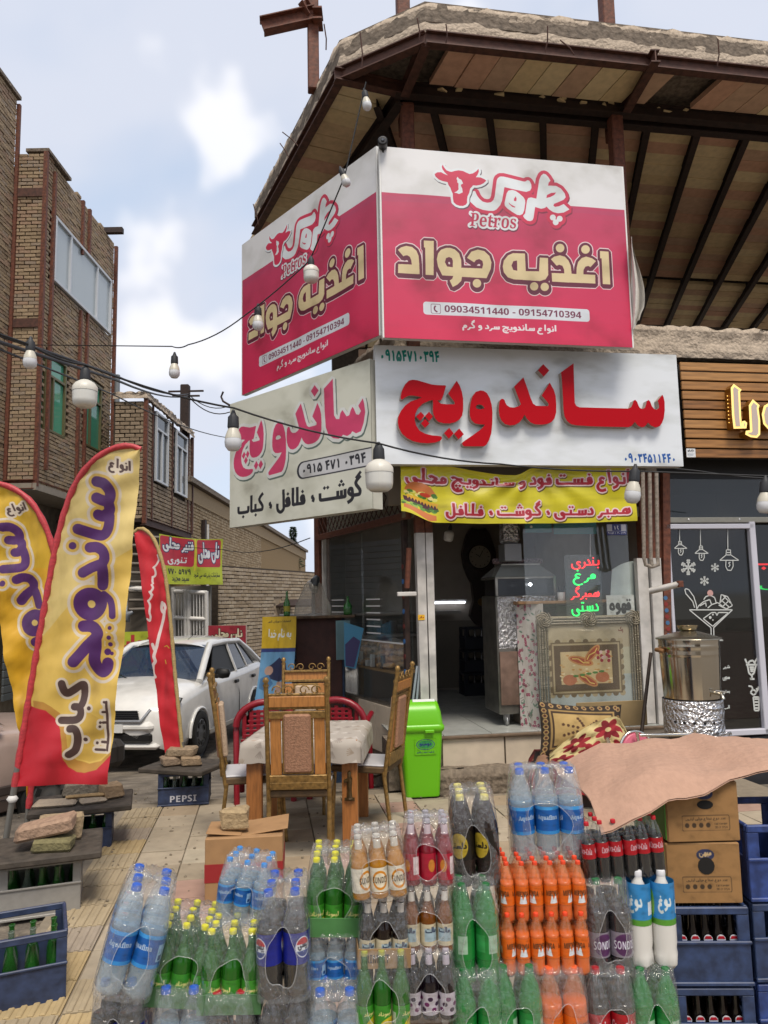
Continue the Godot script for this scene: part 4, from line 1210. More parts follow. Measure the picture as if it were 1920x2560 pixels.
func yellow_banner() -> void:
	var w = -0.12
	var a = loc(FR, 1000, 1160, w); var b = loc(FR, 1590, 1303, w)
	var W = b.x - a.x; var H = a.y - b.y
	var T = func(x, y):
		var r = loc(FR, x, y, w)
		return v2(r.x - a.x, r.y - b.y)
	var c = canvas(W, H + 0.06, 900, Color("#c0b61f"), v2(0, H + 0.03))
	var red = Color("#9e1f30"); var edge = Color("#d3b9bd"); var sh = Color("#5d4a10")
	var lines = [["انواع فست فود و ساندویچ محلی", 1012, 1570, 1170, 1226, 0.16], ["همبر دستی ، گوشت ، فلافل", 1112, 1572, 1246, 1294, 0.2]]
	for l in lines:
		var p0 = T.call(l[1], l[4]); var p1 = T.call(l[2], l[3])
		var t = fit(fa(l[0], 0.1, l[5]), Rect2(p0.x, p0.y - 0.012, p1.x - p0.x, p1.y - p0.y))
		c.shape(shift(grow(t, 0.014), v2(0.004, -0.012)), sh)
		c.shape(grow(t, 0.013), edge)
		c.shape(t, red)
	var bc = T.call(1050, 1255)
	var R = rnd(8)
	var k = 0.00362
	var B = func(x, y): return bc + v2(x, -y) * k
	c.fill([PackedVector2Array([B.call(-40, -22), B.call(-32, -36), B.call(-18, -44), B.call(4, -46), B.call(28, -36), B.call(42, -18), B.call(40, -10), B.call(-40, -18)])], Color("#b86a35"))
	for i in 26: c.fill([oval(B.call(R.randf_range(-36, 42), R.randf_range(-18, -4)), 0.028, 0.017, 8)], [Color("#4b7a2f"), Color("#cfd06a"), Color("#3f6b2a"), Color("#e0d28a")][i % 4])
	c.fill([PackedVector2Array([B.call(-44, 0), B.call(40, 10), B.call(46, 20), B.call(40, 28), B.call(-40, 16)])], Color("#4a2530"))
	for i in 10: c.fill([PackedVector2Array([B.call(-36 + i * 8, -6 + i * 1), B.call(-26 + i * 8, -5 + i), B.call(-31 + i * 8, 8 + i)])], Color("#d9a630"))
	c.fill([oval(B.call(12, -14), 0.05, 0.02)], Color("#b73a22"))
	for i in 24: c.fill([oval(B.call(R.randf_range(-44, 42), R.randf_range(16, 28)), 0.024, 0.012, 7)], [Color("#5c8a35"), Color("#88a845"), Color("#3c6426")][i % 3])
	c.fill([PackedVector2Array([B.call(-42, 24), B.call(40, 34), B.call(40, 46), B.call(20, 50), B.call(-42, 36)])], Color("#bb6c38"))
	var tex = c.tex(2)
	var o = thing("cloth_banner", "creased yellow cloth banner with red lettering and a burger print under the white sign", "banner")
	o.transform = Transform3D(FR.xf().basis, FR.p(a.x, b.y, w))
	var rows = []; var uvs = []
	var nx = 56; var ny = 22
	for j in ny + 1:
		var fy = float(j) / ny
		var row = []; var ur = []
		for i in nx + 1:
			var fx = float(i) / nx
			var sag = (0.07 * smoothstep(0.15, 0.45, fx) * (1.0 - smoothstep(0.48, 0.56, fx)) + 0.03 * sin(fx * PI)) * smoothstep(0.55, 1.0, fy)
			var lowl = 0.10 * (1.0 - smoothstep(0.0, 0.14, fx)) * (1.0 - fy)
			var d1 = v2(fx - 0.56, (fy - 1.0) * 0.35)
			var d2 = v2(fx - 0.14, (fy - 1.0) * 0.35)
			var fold = 0.016 * sin(atan2(d1.y, d1.x) * 15.0) * exp(-d1.length() * 2.2) + 0.014 * sin(atan2(d2.y, d2.x) * 13.0) * exp(-d2.length() * 3.0)
			fold += 0.010 * sin((fx * 5.0 - fy * 2.2) * 3.0) * (1.0 - fy * 0.4) + 0.004 * sin(fx * 31.0 + fy * 9.0)
			row.append(v3(fx * W, fy * H - sag + lowl - 0.02 * sin(fx * PI) * (1 - fy), fold + 0.02))
			ur.append(v2(fx, 1.0 - (fy * H + 0.03) / (H + 0.06)))
		rows.append(row); uvs.append(ur)
	var cl = printed(tex, 0.42)
	part(o, "cloth", mb().grid(rows, uvs), cl)
	for fx in [0.0, 0.14, 0.56, 1.0]: part(o, "tie_cord", mb().tube([v3(fx * W, H - 0.01, 0.02), v3(fx * W, H + 0.14, -0.03)], 0.004, 5), M.white)
func wood_sign() -> void:
	var w = -0.02
	var a = loc(FR, 1700, 903, w); var b = loc(FR, 1716, 1145, w)
	var o = thing("slatted_sign", "sign of horizontal pine slats on a dark board with glowing-edged cream letters", "sign")
	o.transform = FR.xf()
	var n = 10
	var pitch = (a.y - b.y) / n
	var W = 2.4
	var woods = []
	for c in [["#7d5128", "#9a6a38", "#a97843"], ["#6f4522", "#8c5c2f", "#9c6b3b"], ["#84562c", "#a5713d", "#b3834d"]]:
		var s = mn(c, 0.5, 1.0, 0.1, 0.012, 5, 0.0, false)
		s.uv1_scale = v3(0.5, 7.0, 5.0)
		woods.append(s)
	var R = rnd(31)
	part(o, "backing_board", mb().box(v3(a.x + W / 2 + 0.02, (a.y + b.y) / 2, w - 0.09), v3(W, a.y - b.y - 0.02, 0.03)), m("#141110", 0.8))
	for k in n:
		var y = b.y + (k + 0.5) * pitch
		var s = part(o, "slat", mb().cbox(Vector3.ZERO, v3(W, pitch * 0.84, 0.025), 0.004), woods[R.randi() % 3])
		s.position = v3(a.x + W / 2 + 0.012 * (n - k) / n, y, w - 0.015 + R.randf_range(-0.003, 0.003))
	var T = func(p): return loc(FR, 1480 + p.x / 3.77, 760 + p.y / 3.77, w + 0.1)
	var face = m("#b9a9a0", 0.35)
	var rim = glow("#e8c877", 0.55)
	var side = m("#8a5a16", 0.4, 0.5)
	for s in ["1335 752 1308 790 1320 1050 1335 1175 1455 1172 1462 1120 1440 1100 1415 1105 1412 1130 1405 1050 1395 830 1410 808", "1515 897 1478 955 1490 1190 1450 1195 1445 1230 1495 1255 1555 1262 1585 1230 1585 1100 1570 985 1580 955", "1680 925 1620 960 1600 1040 1615 1130 1660 1180 1760 1180 1760 930"]:
		var pl = map2(V2(s), T)
		var L = part(o, "letter", mb().rim(pl, w + 0.0, w + 0.095), side)
		part(L, "lit_rim", mb().prism(pl, w + 0.09, w + 0.1, Transform3D(), true), rim)
		for g in Geometry2D.offset_polygon(pl, -0.022): part(L, "letter_face", mb().prism(g, w + 0.1, w + 0.104, Transform3D(), true), face)
	for k in 8:
		var p = loc(FR, 1821 + k * 0.6, 990 + k * 9.5, w + 0.06)
		part(o, "bulb_dot", mb().lathe([v2(0.006, 0), v2(0.0, 0.006)], 6, Transform3D(Basis(Vector3.BACK, PI / 2), v3(p.x - 0.01, p.y, w + 0.06))), glow("#ffc860", 1.2))
	var st = canvas(0.16, 0.15, 600, Color("#cfd2d6"))
	st.shape(fit(fa("تابلو", 0.1), Rect2(0.02, 0.09, 0.12, 0.045)), Color("#24262c"))
	st.rect(0.02, 0.05, 0.13, 0.06, Color("#8892a5")); st.rect(0.03, 0.03, 0.12, 0.038, Color("#8892a5"))
	var sp = loc(FR, 1716, 1121, w + 0.01); var sq = loc(FR, 1740, 1143, w + 0.01)
	o.add_child(_quad("maker_label", sp, sq, w + 0.006, printed(st.tex(2))), true)
# ---------------------------------------------------------------- inside the shop
func shop_inside() -> void:
	var b = M.building
	var room = Node3D.new()
	room.name = "shop_room"
	b.add_child(room)
	room.transform = FR.xf()
	var inv = FR.xf().affine_inverse()
	var bay: Plane3 = M.bay
	var e0 = inv * bay.p(M.bay_sgn * (M.bay_len + 0.1), 0, -0.05)
	var fl0 = PackedVector2Array([v2(0.30, 0.5), v2(2.8, 0.42), v2(2.8, 3.7), v2(e0.x + 0.3, 3.7), v2(e0.x + 0.06, -e0.z)])
	var flat = Transform3D(Basis(Vector3.RIGHT, Vector3.FORWARD, Vector3.UP), Vector3.ZERO)
	part(room, "back_wall", mb().box(v3((e0.x + 3.1) / 2, 2.0, -3.75), v3(2.8 - e0.x, 4.2, 0.15)), M.wall_in)
	part(room, "side_wall", mb().box(v3(2.86, 2.0, -2.1), v3(0.12, 4.2, 3.3)), M.wall_in)
	var sw = e0.lerp(v3(e0.x + 0.3, 0, -3.75), 0.5)
	part(room, "side_wall", mb().box(v3(sw.x + 0.05, 1.75, sw.z), v3(0.1, 4.4, e0.z + 3.7), Basis(Vector3.UP, atan2(-0.3, e0.z + 3.75))), M.wall_in)
	part(room, "ceiling", mb().prism(fl0, 3.4, 3.5, flat), m("#6d675f", 0.9))
	part(room, "floor_bed", mb().prism(fl0, -0.4, 0.44, flat), M.concrete_dark)
	part(room, "wall_shelf", mb().box(v3(0.4, 1.52, -3.5), v3(2.4, 0.04, 0.3)), m("#8b8780", 0.5))
	part(room, "dado_panel", mb().box(v3(0.6, 0.95, -3.66), v3(3.0, 0.9, 0.03)), m("#6d655a", 0.6))
	var la = inv * onp(1085, 1508, FR.p(0, 0, -3.6), FR.n); var lb = inv * onp(1163, 1505, FR.p(0, 0, -3.6), FR.n)
	var strip = thing("lamp_strip", "thin white light strip on the shop's rear wall", "lamp")
	strip.transform = FR.xf()
	part(strip, "light_tube", mb().cbox((la + lb) / 2, v3(lb.x - la.x, 0.025, 0.02), 0.004), glow("#eef2ff", 3.0))
	part(strip, "tube_holder", mb().box((la + lb) / 2 + v3(0, 0.025, -0.02), v3(lb.x - la.x + 0.05, 0.03, 0.04)), M.white)
	var cp = inv * onp(1199, 1392, FR.p(0, 0, -3.55), FR.n)
	var clock = thing("wall_clock", "dark carved pendulum clock on the shop's rear wall", "clock")
	clock.transform = FR.xf() * Transform3D(Basis(), cp)
	var wood = mn(["#1c130d", "#2c1e15"], 0.4, 6.0)
	var out = PackedVector2Array()
	for p in V2("0 .38 .1 .4 .16 .32 .2 .2 .24 .05 .22 -.12 .18 -.24 .12 -.36 .1 -.6 .14 -.72 .16 -.8 .08 -.92 0 -.96"): out.append(p)
	var left = out.duplicate()
	left.reverse()
	for p in left: if p.x > 0.0: out.append(v2(-p.x, p.y))
	part(clock, "case", mb().prism(out, -0.1, 0.0), wood)
	part(clock, "dial", mb().prism(disc(v2(0, 0), 0.155, 28), 0.0, 0.012), m("#8b8270", 0.5))
	part(clock, "bezel", mb().lathe([v2(0.155, 0), v2(0.18, 0.0), v2(0.17, 0.03), v2(0.155, 0.02)], 28, Transform3D(Basis(Vector3.RIGHT, PI / 2), Vector3.ZERO)), wood)
	for k in 12: part(clock, "numeral", mb().box(v3(sin(TAU * k / 12) * 0.125, cos(TAU * k / 12) * 0.125, 0.014), v3(0.008, 0.025, 0.003), Basis(Vector3.BACK, -TAU * k / 12)), M.black)
	part(clock, "hand", mb().box(v3(0.02, 0.04, 0.016), v3(0.008, 0.1, 0.003), Basis(Vector3.BACK, -0.5)), M.black)
	part(clock, "hand", mb().box(v3(-0.03, 0.02, 0.018), v3(0.008, 0.07, 0.003), Basis(Vector3.BACK, 1.0)), M.black)
	part(clock, "pendulum", mb().prism(disc(v2(0, -0.62), 0.05, 16), 0.0, 0.01), m("#6d5526", 0.3, 0.8))
	for k in 3:
		var p = inv * onp(1205, 1640 + k * 62, FR.p(0, 0, -2.9), FR.n)
		var cr = thing("bottle_crate", "dark crate of bottles stacked at the back of the shop", "crate", Vector3.ZERO, 0, "crates stacked inside the shop")
		cr.transform = FR.xf() * Transform3D(Basis(), v3(p.x, 0.47 + (2 - k) * 0.29, -3.1))
		part(cr, "crate_body", crate_mesh(0.40, 0.28, 0.30, false), m("#10141f", 0.5))
		for g in 4: part(cr, "bottle", mb().lathe([v2(0.03, 0.02), v2(0.03, 0.15), v2(0.012, 0.2), v2(0.012, 0.25)], 8, Transform3D(Basis(), v3(-0.14 + g * 0.09, 0, 0.08))), m("#1a120e", 0.15))
	var ct = thing("counter", "low pale counter at the back of the shop", "counter")
	ct.transform = FR.xf()
	part(ct, "counter_body", mb().cbox(v3(0.55, 0.85, -3.25), v3(0.9, 0.76, 0.4), 0.01), m("#6d665c", 0.6))
	part(ct, "counter_top", mb().cbox(v3(0.55, 1.25, -3.22), v3(1.0, 0.04, 0.5), 0.008), m("#77716a", 0.4))
	for k in 3:
		var pot = thing("jar", "dark jar standing on the counter inside the shop", "jar", Vector3.ZERO, 0, "jars on the shop counter")
		pot.transform = FR.xf() * Transform3D(Basis(), v3(0.35 + k * 0.2, 1.27, -3.2))
		part(pot, "jar_body", mb().lathe([v2(0, 0), v2(0.06, 0), v2(0.065, 0.1), v2(0.05, 0.14), v2(0, 0.14)], 14), m("#23201d", 0.3))
		part(pot, "lid", mb().lathe([v2(0.052, 0.14), v2(0.052, 0.165), v2(0, 0.17)], 14), m("#3a3632", 0.4))
	var bp = at(1122, 1340, 8.0)
	big_bulb(bp, 0.9, "big unlit white bulb hanging inside the shop door", -0.2)
	var w = -0.62
	var cab = thing("food_cabinet", "stainless steel food warming cabinet with glass hood and foil front, on castors", "cabinet")
	cab.transform = FR.xf()
	var L = func(x, y, ww = w): return loc(FR, x, y, ww)
	var b0 = L.call(1242, 1785); var t0 = L.call(1238, 1490)
	var x0 = L.call(1240, 1500).x; var x1 = L.call(1392, 1500).x
	var yb = 0.58; var yh = L.call(1240, 1445).y; var yt = L.call(1260, 1412).y; var yd = L.call(1240, 1490).y
	var ss = mn(["#7d7b78", "#98968f", "#a8a69f"], 0.3, 1.2, 0.0, 0.02, 4, 0.85)
	part(cab, "body", mb().cbox(v3((x0 + x1) / 2, (yb + yd) / 2, w - 0.26), v3(x1 - x0, yd - yb, 0.5), 0.01), ss)
	part(cab, "dark_window", mb().box(v3((x0 + x1) / 2 + 0.01, (yd + yh) / 2, w - 0.26), v3(x1 - x0 - 0.05, yh - yd, 0.46)), glass("#0b0c0e", 0.85, 0.03))
	for x in [x0 + 0.012, x1 - 0.012]: part(cab, "window_post", mb().box(v3(x, (yd + yh) / 2, w - 0.012), v3(0.024, yh - yd, 0.024)), ss)
	part(cab, "hood_rail", mb().cbox(v3((x0 + x1) / 2, yh, w - 0.25), v3(x1 - x0, 0.02, 0.5), 0.004), ss)
	var hood = mb()
	var dx = 0.11
	var hv = [v3(x0, yh + 0.012, w), v3(x1, yh + 0.012, w), v3(x1 - dx, yt, w - 0.14), v3(x0 + dx, yt, w - 0.14), v3(x0, yh + 0.012, w - 0.5), v3(x1, yh + 0.012, w - 0.5), v3(x1 - dx, yt, w - 0.36), v3(x0 + dx, yt, w - 0.36)]
	hood.quad(hv[0], hv[1], hv[2], hv[3]); hood.quad(hv[1], hv[5], hv[6], hv[2]); hood.quad(hv[4], hv[0], hv[3], hv[7]); hood.quad(hv[3], hv[2], hv[6], hv[7])
	part(cab, "glass_hood", hood, glass("#a8adaa", 0.55, 0.05))
	part(cab, "hood_top", mb().box(v3((x0 + x1) / 2, yt + 0.008, w - 0.25), v3(x1 - x0 - 2 * dx, 0.014, 0.24)), ss)
	var foil = m("#c8c8cb", 0.22, 0.95)
	foil.normal_enabled = true; foil.normal_scale = 1.6
	var fnz = ntex(0.035, 4, [Color.BLACK, Color.WHITE], FastNoiseLite.TYPE_CELLULAR, 256, 8)
	foil.heightmap_enabled = true; foil.heightmap_scale = 3.0; foil.heightmap_texture = fnz
	foil.uv1_triplanar = true; foil.uv1_scale = Vector3.ONE * 3.5
	foil.normal_enabled = false
	M.foil = foil
	var f0 = L.call(1245, 1492); var f1 = L.call(1300, 1620)
	part(cab, "foil_front", mb().box(v3((x0 + x1) / 2, (f0.y + f1.y) / 2, w + 0.006), v3(x1 - x0 - 0.02, f0.y - f1.y, 0.008)), foil)
	part(cab, "copper_panel", mb().cbox(v3((x0 + x1) / 2 - 0.02, (f1.y + yb) / 2 + 0.03, w + 0.004), v3(x1 - x0 - 0.07, f1.y - yb - 0.12, 0.008), 0.003), mn(["#7d5f50", "#95786a", "#a58a7c"], 0.25, 1.5, 0.0, 0.02, 3, 0.6))
	for x in [x0 + 0.08, x1 - 0.08]:
		part(cab, "castor", mb().lathe([v2(0, -0.015), v2(0.045, -0.015), v2(0.045, 0.015), v2(0, 0.015)], 14, Transform3D(Basis(Vector3.BACK, PI / 2), v3(x, 0.515, w - 0.06))), M.alu)
		part(cab, "castor_fork", mb().box(v3(x, 0.55, w - 0.06), v3(0.05, 0.06, 0.05)), M.alu)
	var lp = L.call(1324, 1461)
	part(cab, "lamp", mb().lathe([v2(0.0, -0.02), v2(0.02, 0), v2(0.0, 0.02)], 10, Transform3D(Basis(), v3(lp.x, lp.y, w + 0.02))), glow("#f4f8ff", 6.0))
	one("rolled_cloth", "rolled magenta patterned cloth lying on the food cabinet", "cloth", mb().tube([v3(x0 + 0.05, yt + 0.045, w - 0.2), v3(x1 - 0.05, yt + 0.045, w - 0.25)], 0.03, 10), mn(["#4a1236", "#7c1f58", "#b7a3ad"], 0.8, 9.0), FR.xf())
	var d0 = L.call(1263, 1312, -0.55); var d1 = L.call(1305, 1358, -0.55); var d2 = L.call(1305, 1402, -0.55)
	var duct = thing("vent_duct", "foil wrapped vent duct hanging from the ceiling over the food cabinet", "duct")
	duct.transform = FR.xf()
	part(duct, "foil_wrap", mb().cbox(v3((d0.x + d1.x) / 2, (d0.y + d1.y) / 2 + 0.05, -0.68), v3(d1.x - d0.x, d0.y - d1.y + 0.1, 0.2), 0.03), foil)
	part(duct, "duct_body", mb().cbox(v3((d0.x + d1.x) / 2, (d1.y + d2.y) / 2, -0.68), v3(d1.x - d0.x + 0.01, d1.y - d2.y, 0.2), 0.004), m("#77787a", 0.4, 0.4))
	var R = rnd(77)
	var fc = canvas(0.5, 1.3, 500, Color("#b9b3ad"))
	for k in 260:
		var p = v2(R.randf() * 0.5, R.randf() * 1.3)
		var a = R.randf() * TAU
		match k % 4:
			0, 1:
				for g in 5: fc.fill([oval(p + v2(cos(a + g * 1.256), sin(a + g * 1.256)) * 0.012, 0.009, 0.007, 7)], Color("#8d2f4d") if k % 8 < 5 else Color("#b06a80"))
			2: fc.fill([map2(oval(Vector2.ZERO, 0.026, 0.010, 9), func(q): return p + q.rotated(a))], Color("#5f7a6a"))
			3: fc.shape([stroke(PackedVector2Array([p, p + v2(0.05, 0.02).rotated(a)]), 0.0022)], Color("#4c4540"))
	var ftex = fc.tex(2)
	var cn = thing("flowered_counter", "serving counter wrapped in white oilcloth with pink flowers and green leaves", "counter")
	cn.transform = FR.xf()
	var cx0 = L.call(1302, 1600, -0.50).x; var cx1 = L.call(1362, 1600, -0.42).x; var ct0 = L.call(1310, 1510, -0.5).y
	var qd = mb()
	qd.quad(v3(cx0, 0.47, -0.60), v3(cx1, 0.47, -0.43), v3(cx1, ct0, -0.43), v3(cx0, ct0, -0.60), [v2(0, 1), v2(0.8, 1), v2(0.8, 0), v2(0, 0)])
	part(cn, "cloth_front", qd, printed(ftex, 0.5))
	part(cn, "counter_core", mb().box(v3((cx0 + 2.55) / 2, (ct0 + 0.47) / 2 - 0.01, -0.75), v3(2.5 - cx0, ct0 - 0.50, 0.28)), m("#6d6459", 0.7))
	part(cn, "counter_top", mb().cbox(v3((cx0 + 2.5) / 2, ct0 + 0.01, -0.68), v3(2.55 - cx0, 0.03, 0.45), 0.006), mn(["#7c5c3d", "#94714e"], 0.6, 2.0))
	var cup = thing("pen_cup", "small white cup of pens on the counter corner", "cup")
	var up = L.call(1401, 1505, -0.55)
	cup.transform = FR.xf() * Transform3D(Basis(), v3(up.x, ct0 + 0.026, -0.52))
	part(cup, "cup_body", mb().lathe([v2(0, 0), v2(0.035, 0), v2(0.038, 0.08), v2(0.034, 0.08), v2(0.03, 0.01)], 14), M.white)
	for k in 3: part(cup, "pen", mb().tube([v3(0.01 * k - 0.01, 0.01, 0), v3(0.03 * k - 0.03, 0.14, 0.01)], 0.004, 5), M.black)
	menu_picture(foil)
	var npl = thing("neon_sign", "clear plate with red and green neon lettering hanging behind the glass", "neon sign")
	npl.transform = FR.xf()
	var nw = -0.40
	var n0 = loc(FR, 1418, 1540, nw); var n1 = loc(FR, 1501, 1386, nw)
	part(npl, "clear_plate", mb().prism(rrect(n0.x, n0.y, n1.x, n1.y, 0.03), nw - 0.012, nw - 0.006), glass("#3a4742", 0.35, 0.05))
	var words = [["بندری", 1429, 1424, 1497, 1393, "#ff2a30"], ["مرغ", 1433, 1464, 1488, 1424, "#18e05a"], ["همبرگر", 1427, 1500, 1497, 1464, "#ff2a30"], ["دستی", 1430, 1541, 1495, 1504, "#18e05a"]]
	for wd in words:
		var r0 = loc(FR, wd[1], wd[2], nw); var r1 = loc(FR, wd[3], wd[4], nw)
		var g = mb()
		for s in fit(fa(wd[0], 0.045, 0.0, 0.06), Rect2(r0.x, r0.y, r1.x - r0.x, r1.y - r0.y)): g.prism(s[0], nw - 0.004, nw + 0.006)
		part(npl, "neon_tube", g, glow(wd[5], 1.6))
	part(npl, "lead", mb().tube([v3((n0.x + n1.x) / 2 + 0.08, n1.y - 0.02, nw), v3((n0.x + n1.x) / 2 + 0.1, n1.y + 0.2, nw - 0.02), v3((n0.x + n1.x) / 2 + 0.09, n1.y + 0.5, nw - 0.03)], 0.004, 5), M.white)
	var ds = []
	for r in 12:
		var f = r / 11.0
		var row = []
		for k in 9:
			var gk = k / 8.0
			var x = lerpf(lerpf(1530, 1512, f), lerpf(1592, 1598, f), gk)
			var y = lerpf(1402 + 22 * (1 - gk) * (1 - gk), 1690, f)
			var p = loc(FR, x, y, -0.47)
			row.append(v3(p.x, p.y, -0.47 + 0.02 * sin(gk * 11.0 + f) * (0.3 + f)))
		ds.append(row)
	ds.reverse()
	one("dust_sheet", "pale grey-green dust sheet hanging behind the glass beside the neon sign", "sheet", mb().grid(ds), mn(["#93a09c", "#a9b4b0"], 0.8, 1.0), FR.xf())
	var pc = canvas(0.34, 0.26, 800, Color("#b8bdb9"))
	pc.shape(fit(fa("قهوه", 0.11), Rect2(0.03, 0.04, 0.27, 0.18)), Color("#17171c"))
	var k0 = loc(FR, 1518, 1548, -0.42); var k1 = loc(FR, 1584, 1487, -0.42)
	var ps = thing("paper_sign", "torn white paper with black brush lettering stuck behind the glass", "sign")
	ps.transform = FR.xf()
	ps.add_child(_quad("paper", k0, k1, -0.415, printed(pc.tex(2), 0.9)), true)
	part(ps, "paper_back", mb().box(v3((k0.x + k1.x) / 2, (k0.y + k1.y) / 2, -0.418), v3(k1.x - k0.x, k1.y - k0.y, 0.003)), M.white)
	var ac = canvas(0.2, 0.13, 900, Color("#2a2f70"))
	ac.rect(0.004, 0.05, 0.055, 0.126, Color("#b9b9c6")); ac.rect(0.145, 0.05, 0.196, 0.126, Color("#b9b9c6")); ac.rect(0.0, 0.045, 0.2, 0.05, Color("#c9c9d2"))
	ac.shape(fit(fa_num("16", 0.09), Rect2(0.075, 0.062, 0.05, 0.05)), Color("#d5d5de"))
	ac.shape(fit(fa_num("96561 30129", 0.08), Rect2(0.012, 0.01, 0.176, 0.028)), Color("#d5d5de"))
	var an = thing("number_plate", "small blue and white street number plate on the shop glass", "plate")
	an.transform = FR.xf()
	var q0 = loc(FR, 1517, 1338, -0.36); var q1 = loc(FR, 1565, 1310, -0.36)
	an.add_child(_quad("plate_face", q0, q1, -0.357, printed(ac.tex(2), 0.4)), true)
	part(an, "plate_back", mb().box(v3((q0.x + q1.x) / 2, (q0.y + q1.y) / 2, -0.362), v3(absf(q1.x - q0.x), absf(q1.y - q0.y), 0.006)), M.alu)
	for c in [[1312, 1318, 1378, 1332], [1384, 1322, 1490, 1336]]:
		var r0 = loc(FR, c[0], c[3], -0.4); var r1 = loc(FR, c[2], c[1], -0.4)
		one("window_poster", "teal paper strip stuck along the top of the shop glass", "poster", mb().box(v3((r0.x + r1.x) / 2, (r0.y + r1.y) / 2 + 0.05, -0.392), v3(r1.x - r0.x, r1.y - r0.y + 0.1, 0.003)), m("#3f7f86", 0.6), FR.xf(), "teal papers on the glass")
	bread_bay()
func bread_bay() -> void:
	var bay: Plane3 = M.bay
	var sg = M.bay_sgn; var L = M.bay_len
	var o = thing("bread_shelf", "wooden shelf behind the side window of the shop", "shelf")
	o.transform = bay.xf()
	part(o, "shelf_board", mb().box(v3(sg * L * 0.46, 0.98, -0.2), v3(L * 0.5, 0.025, 0.28)), m("#8b7048", 0.6))
	part(o, "shelf_post", mb().box(v3(sg * L * 0.24, 0.72, -0.2), v3(0.05, 0.5, 0.05)), m("#6d5636", 0.6))
	part(o, "shelf_post", mb().box(v3(sg * L * 0.68, 0.72, -0.2), v3(0.05, 0.5, 0.05)), m("#6d5636", 0.6))
	var loaf = mb().lathe([v2(0, -0.07), v2(0.018, -0.06), v2(0.028, -0.03), v2(0.03, 0.0), v2(0.028, 0.03), v2(0.018, 0.06), v2(0, 0.07)], 8).mesh()
	var crusts = [mn(["#a87b45", "#c49a62"], 0.8, 12.0), mn(["#b58d58", "#cfab77"], 0.8, 12.0)]
	var R = rnd(6)
	for k in 2:
		var bag = thing("bread_bag", "clear bag full of small bread rolls on the shelf behind the side window", "bag", Vector3.ZERO, 0, "bags of bread rolls")
		var cx = L * (0.33 + k * 0.26)
		bag.transform = bay.xf() * Transform3D(Basis(), v3(sg * cx, 1.0, -0.2))
		for g in 60:
			var lf = part(bag, "bread_roll", loaf, crusts[g % 2])
			lf.position = v3(R.randf_range(-0.12, 0.12), 0.03 + (g / 15) * 0.062 + R.randf_range(0, 0.012), R.randf_range(-0.1, 0.1))
			lf.rotation = v3(R.randf_range(-0.3, 0.3), R.randf() * TAU, PI / 2 + R.randf_range(-0.4, 0.4))
		part(bag, "plastic_bag", mb().lathe([v2(0.1, 0), v2(0.165, 0.02), v2(0.17, 0.15), v2(0.15, 0.25), v2(0.06, 0.29), v2(0.02, 0.31)], 16), glass("#cfd3d0", 0.18, 0.12))
	for c in [[0.30, 0.05, "#b9c4bf", 0.15], [0.2, 0.03, "#d2d6d2", 0.13], [0.12, 0.04, "#30343a", 0.13], [0.24, 0.03, "#c9cdc9", 0.06]]:
		one("small_pack", "small pack standing in front of the bread bags", "box", mb().cbox(v3(0, c[3] / 2, 0), v3(c[1] + 0.02, c[3], 0.04), 0.004), m(c[2], 0.5), bay.xf() * Transform3D(Basis(), v3(sg * L * (0.2 + c[0] * 1.3), 0.993, -0.1)), "small packs on the bread shelf")
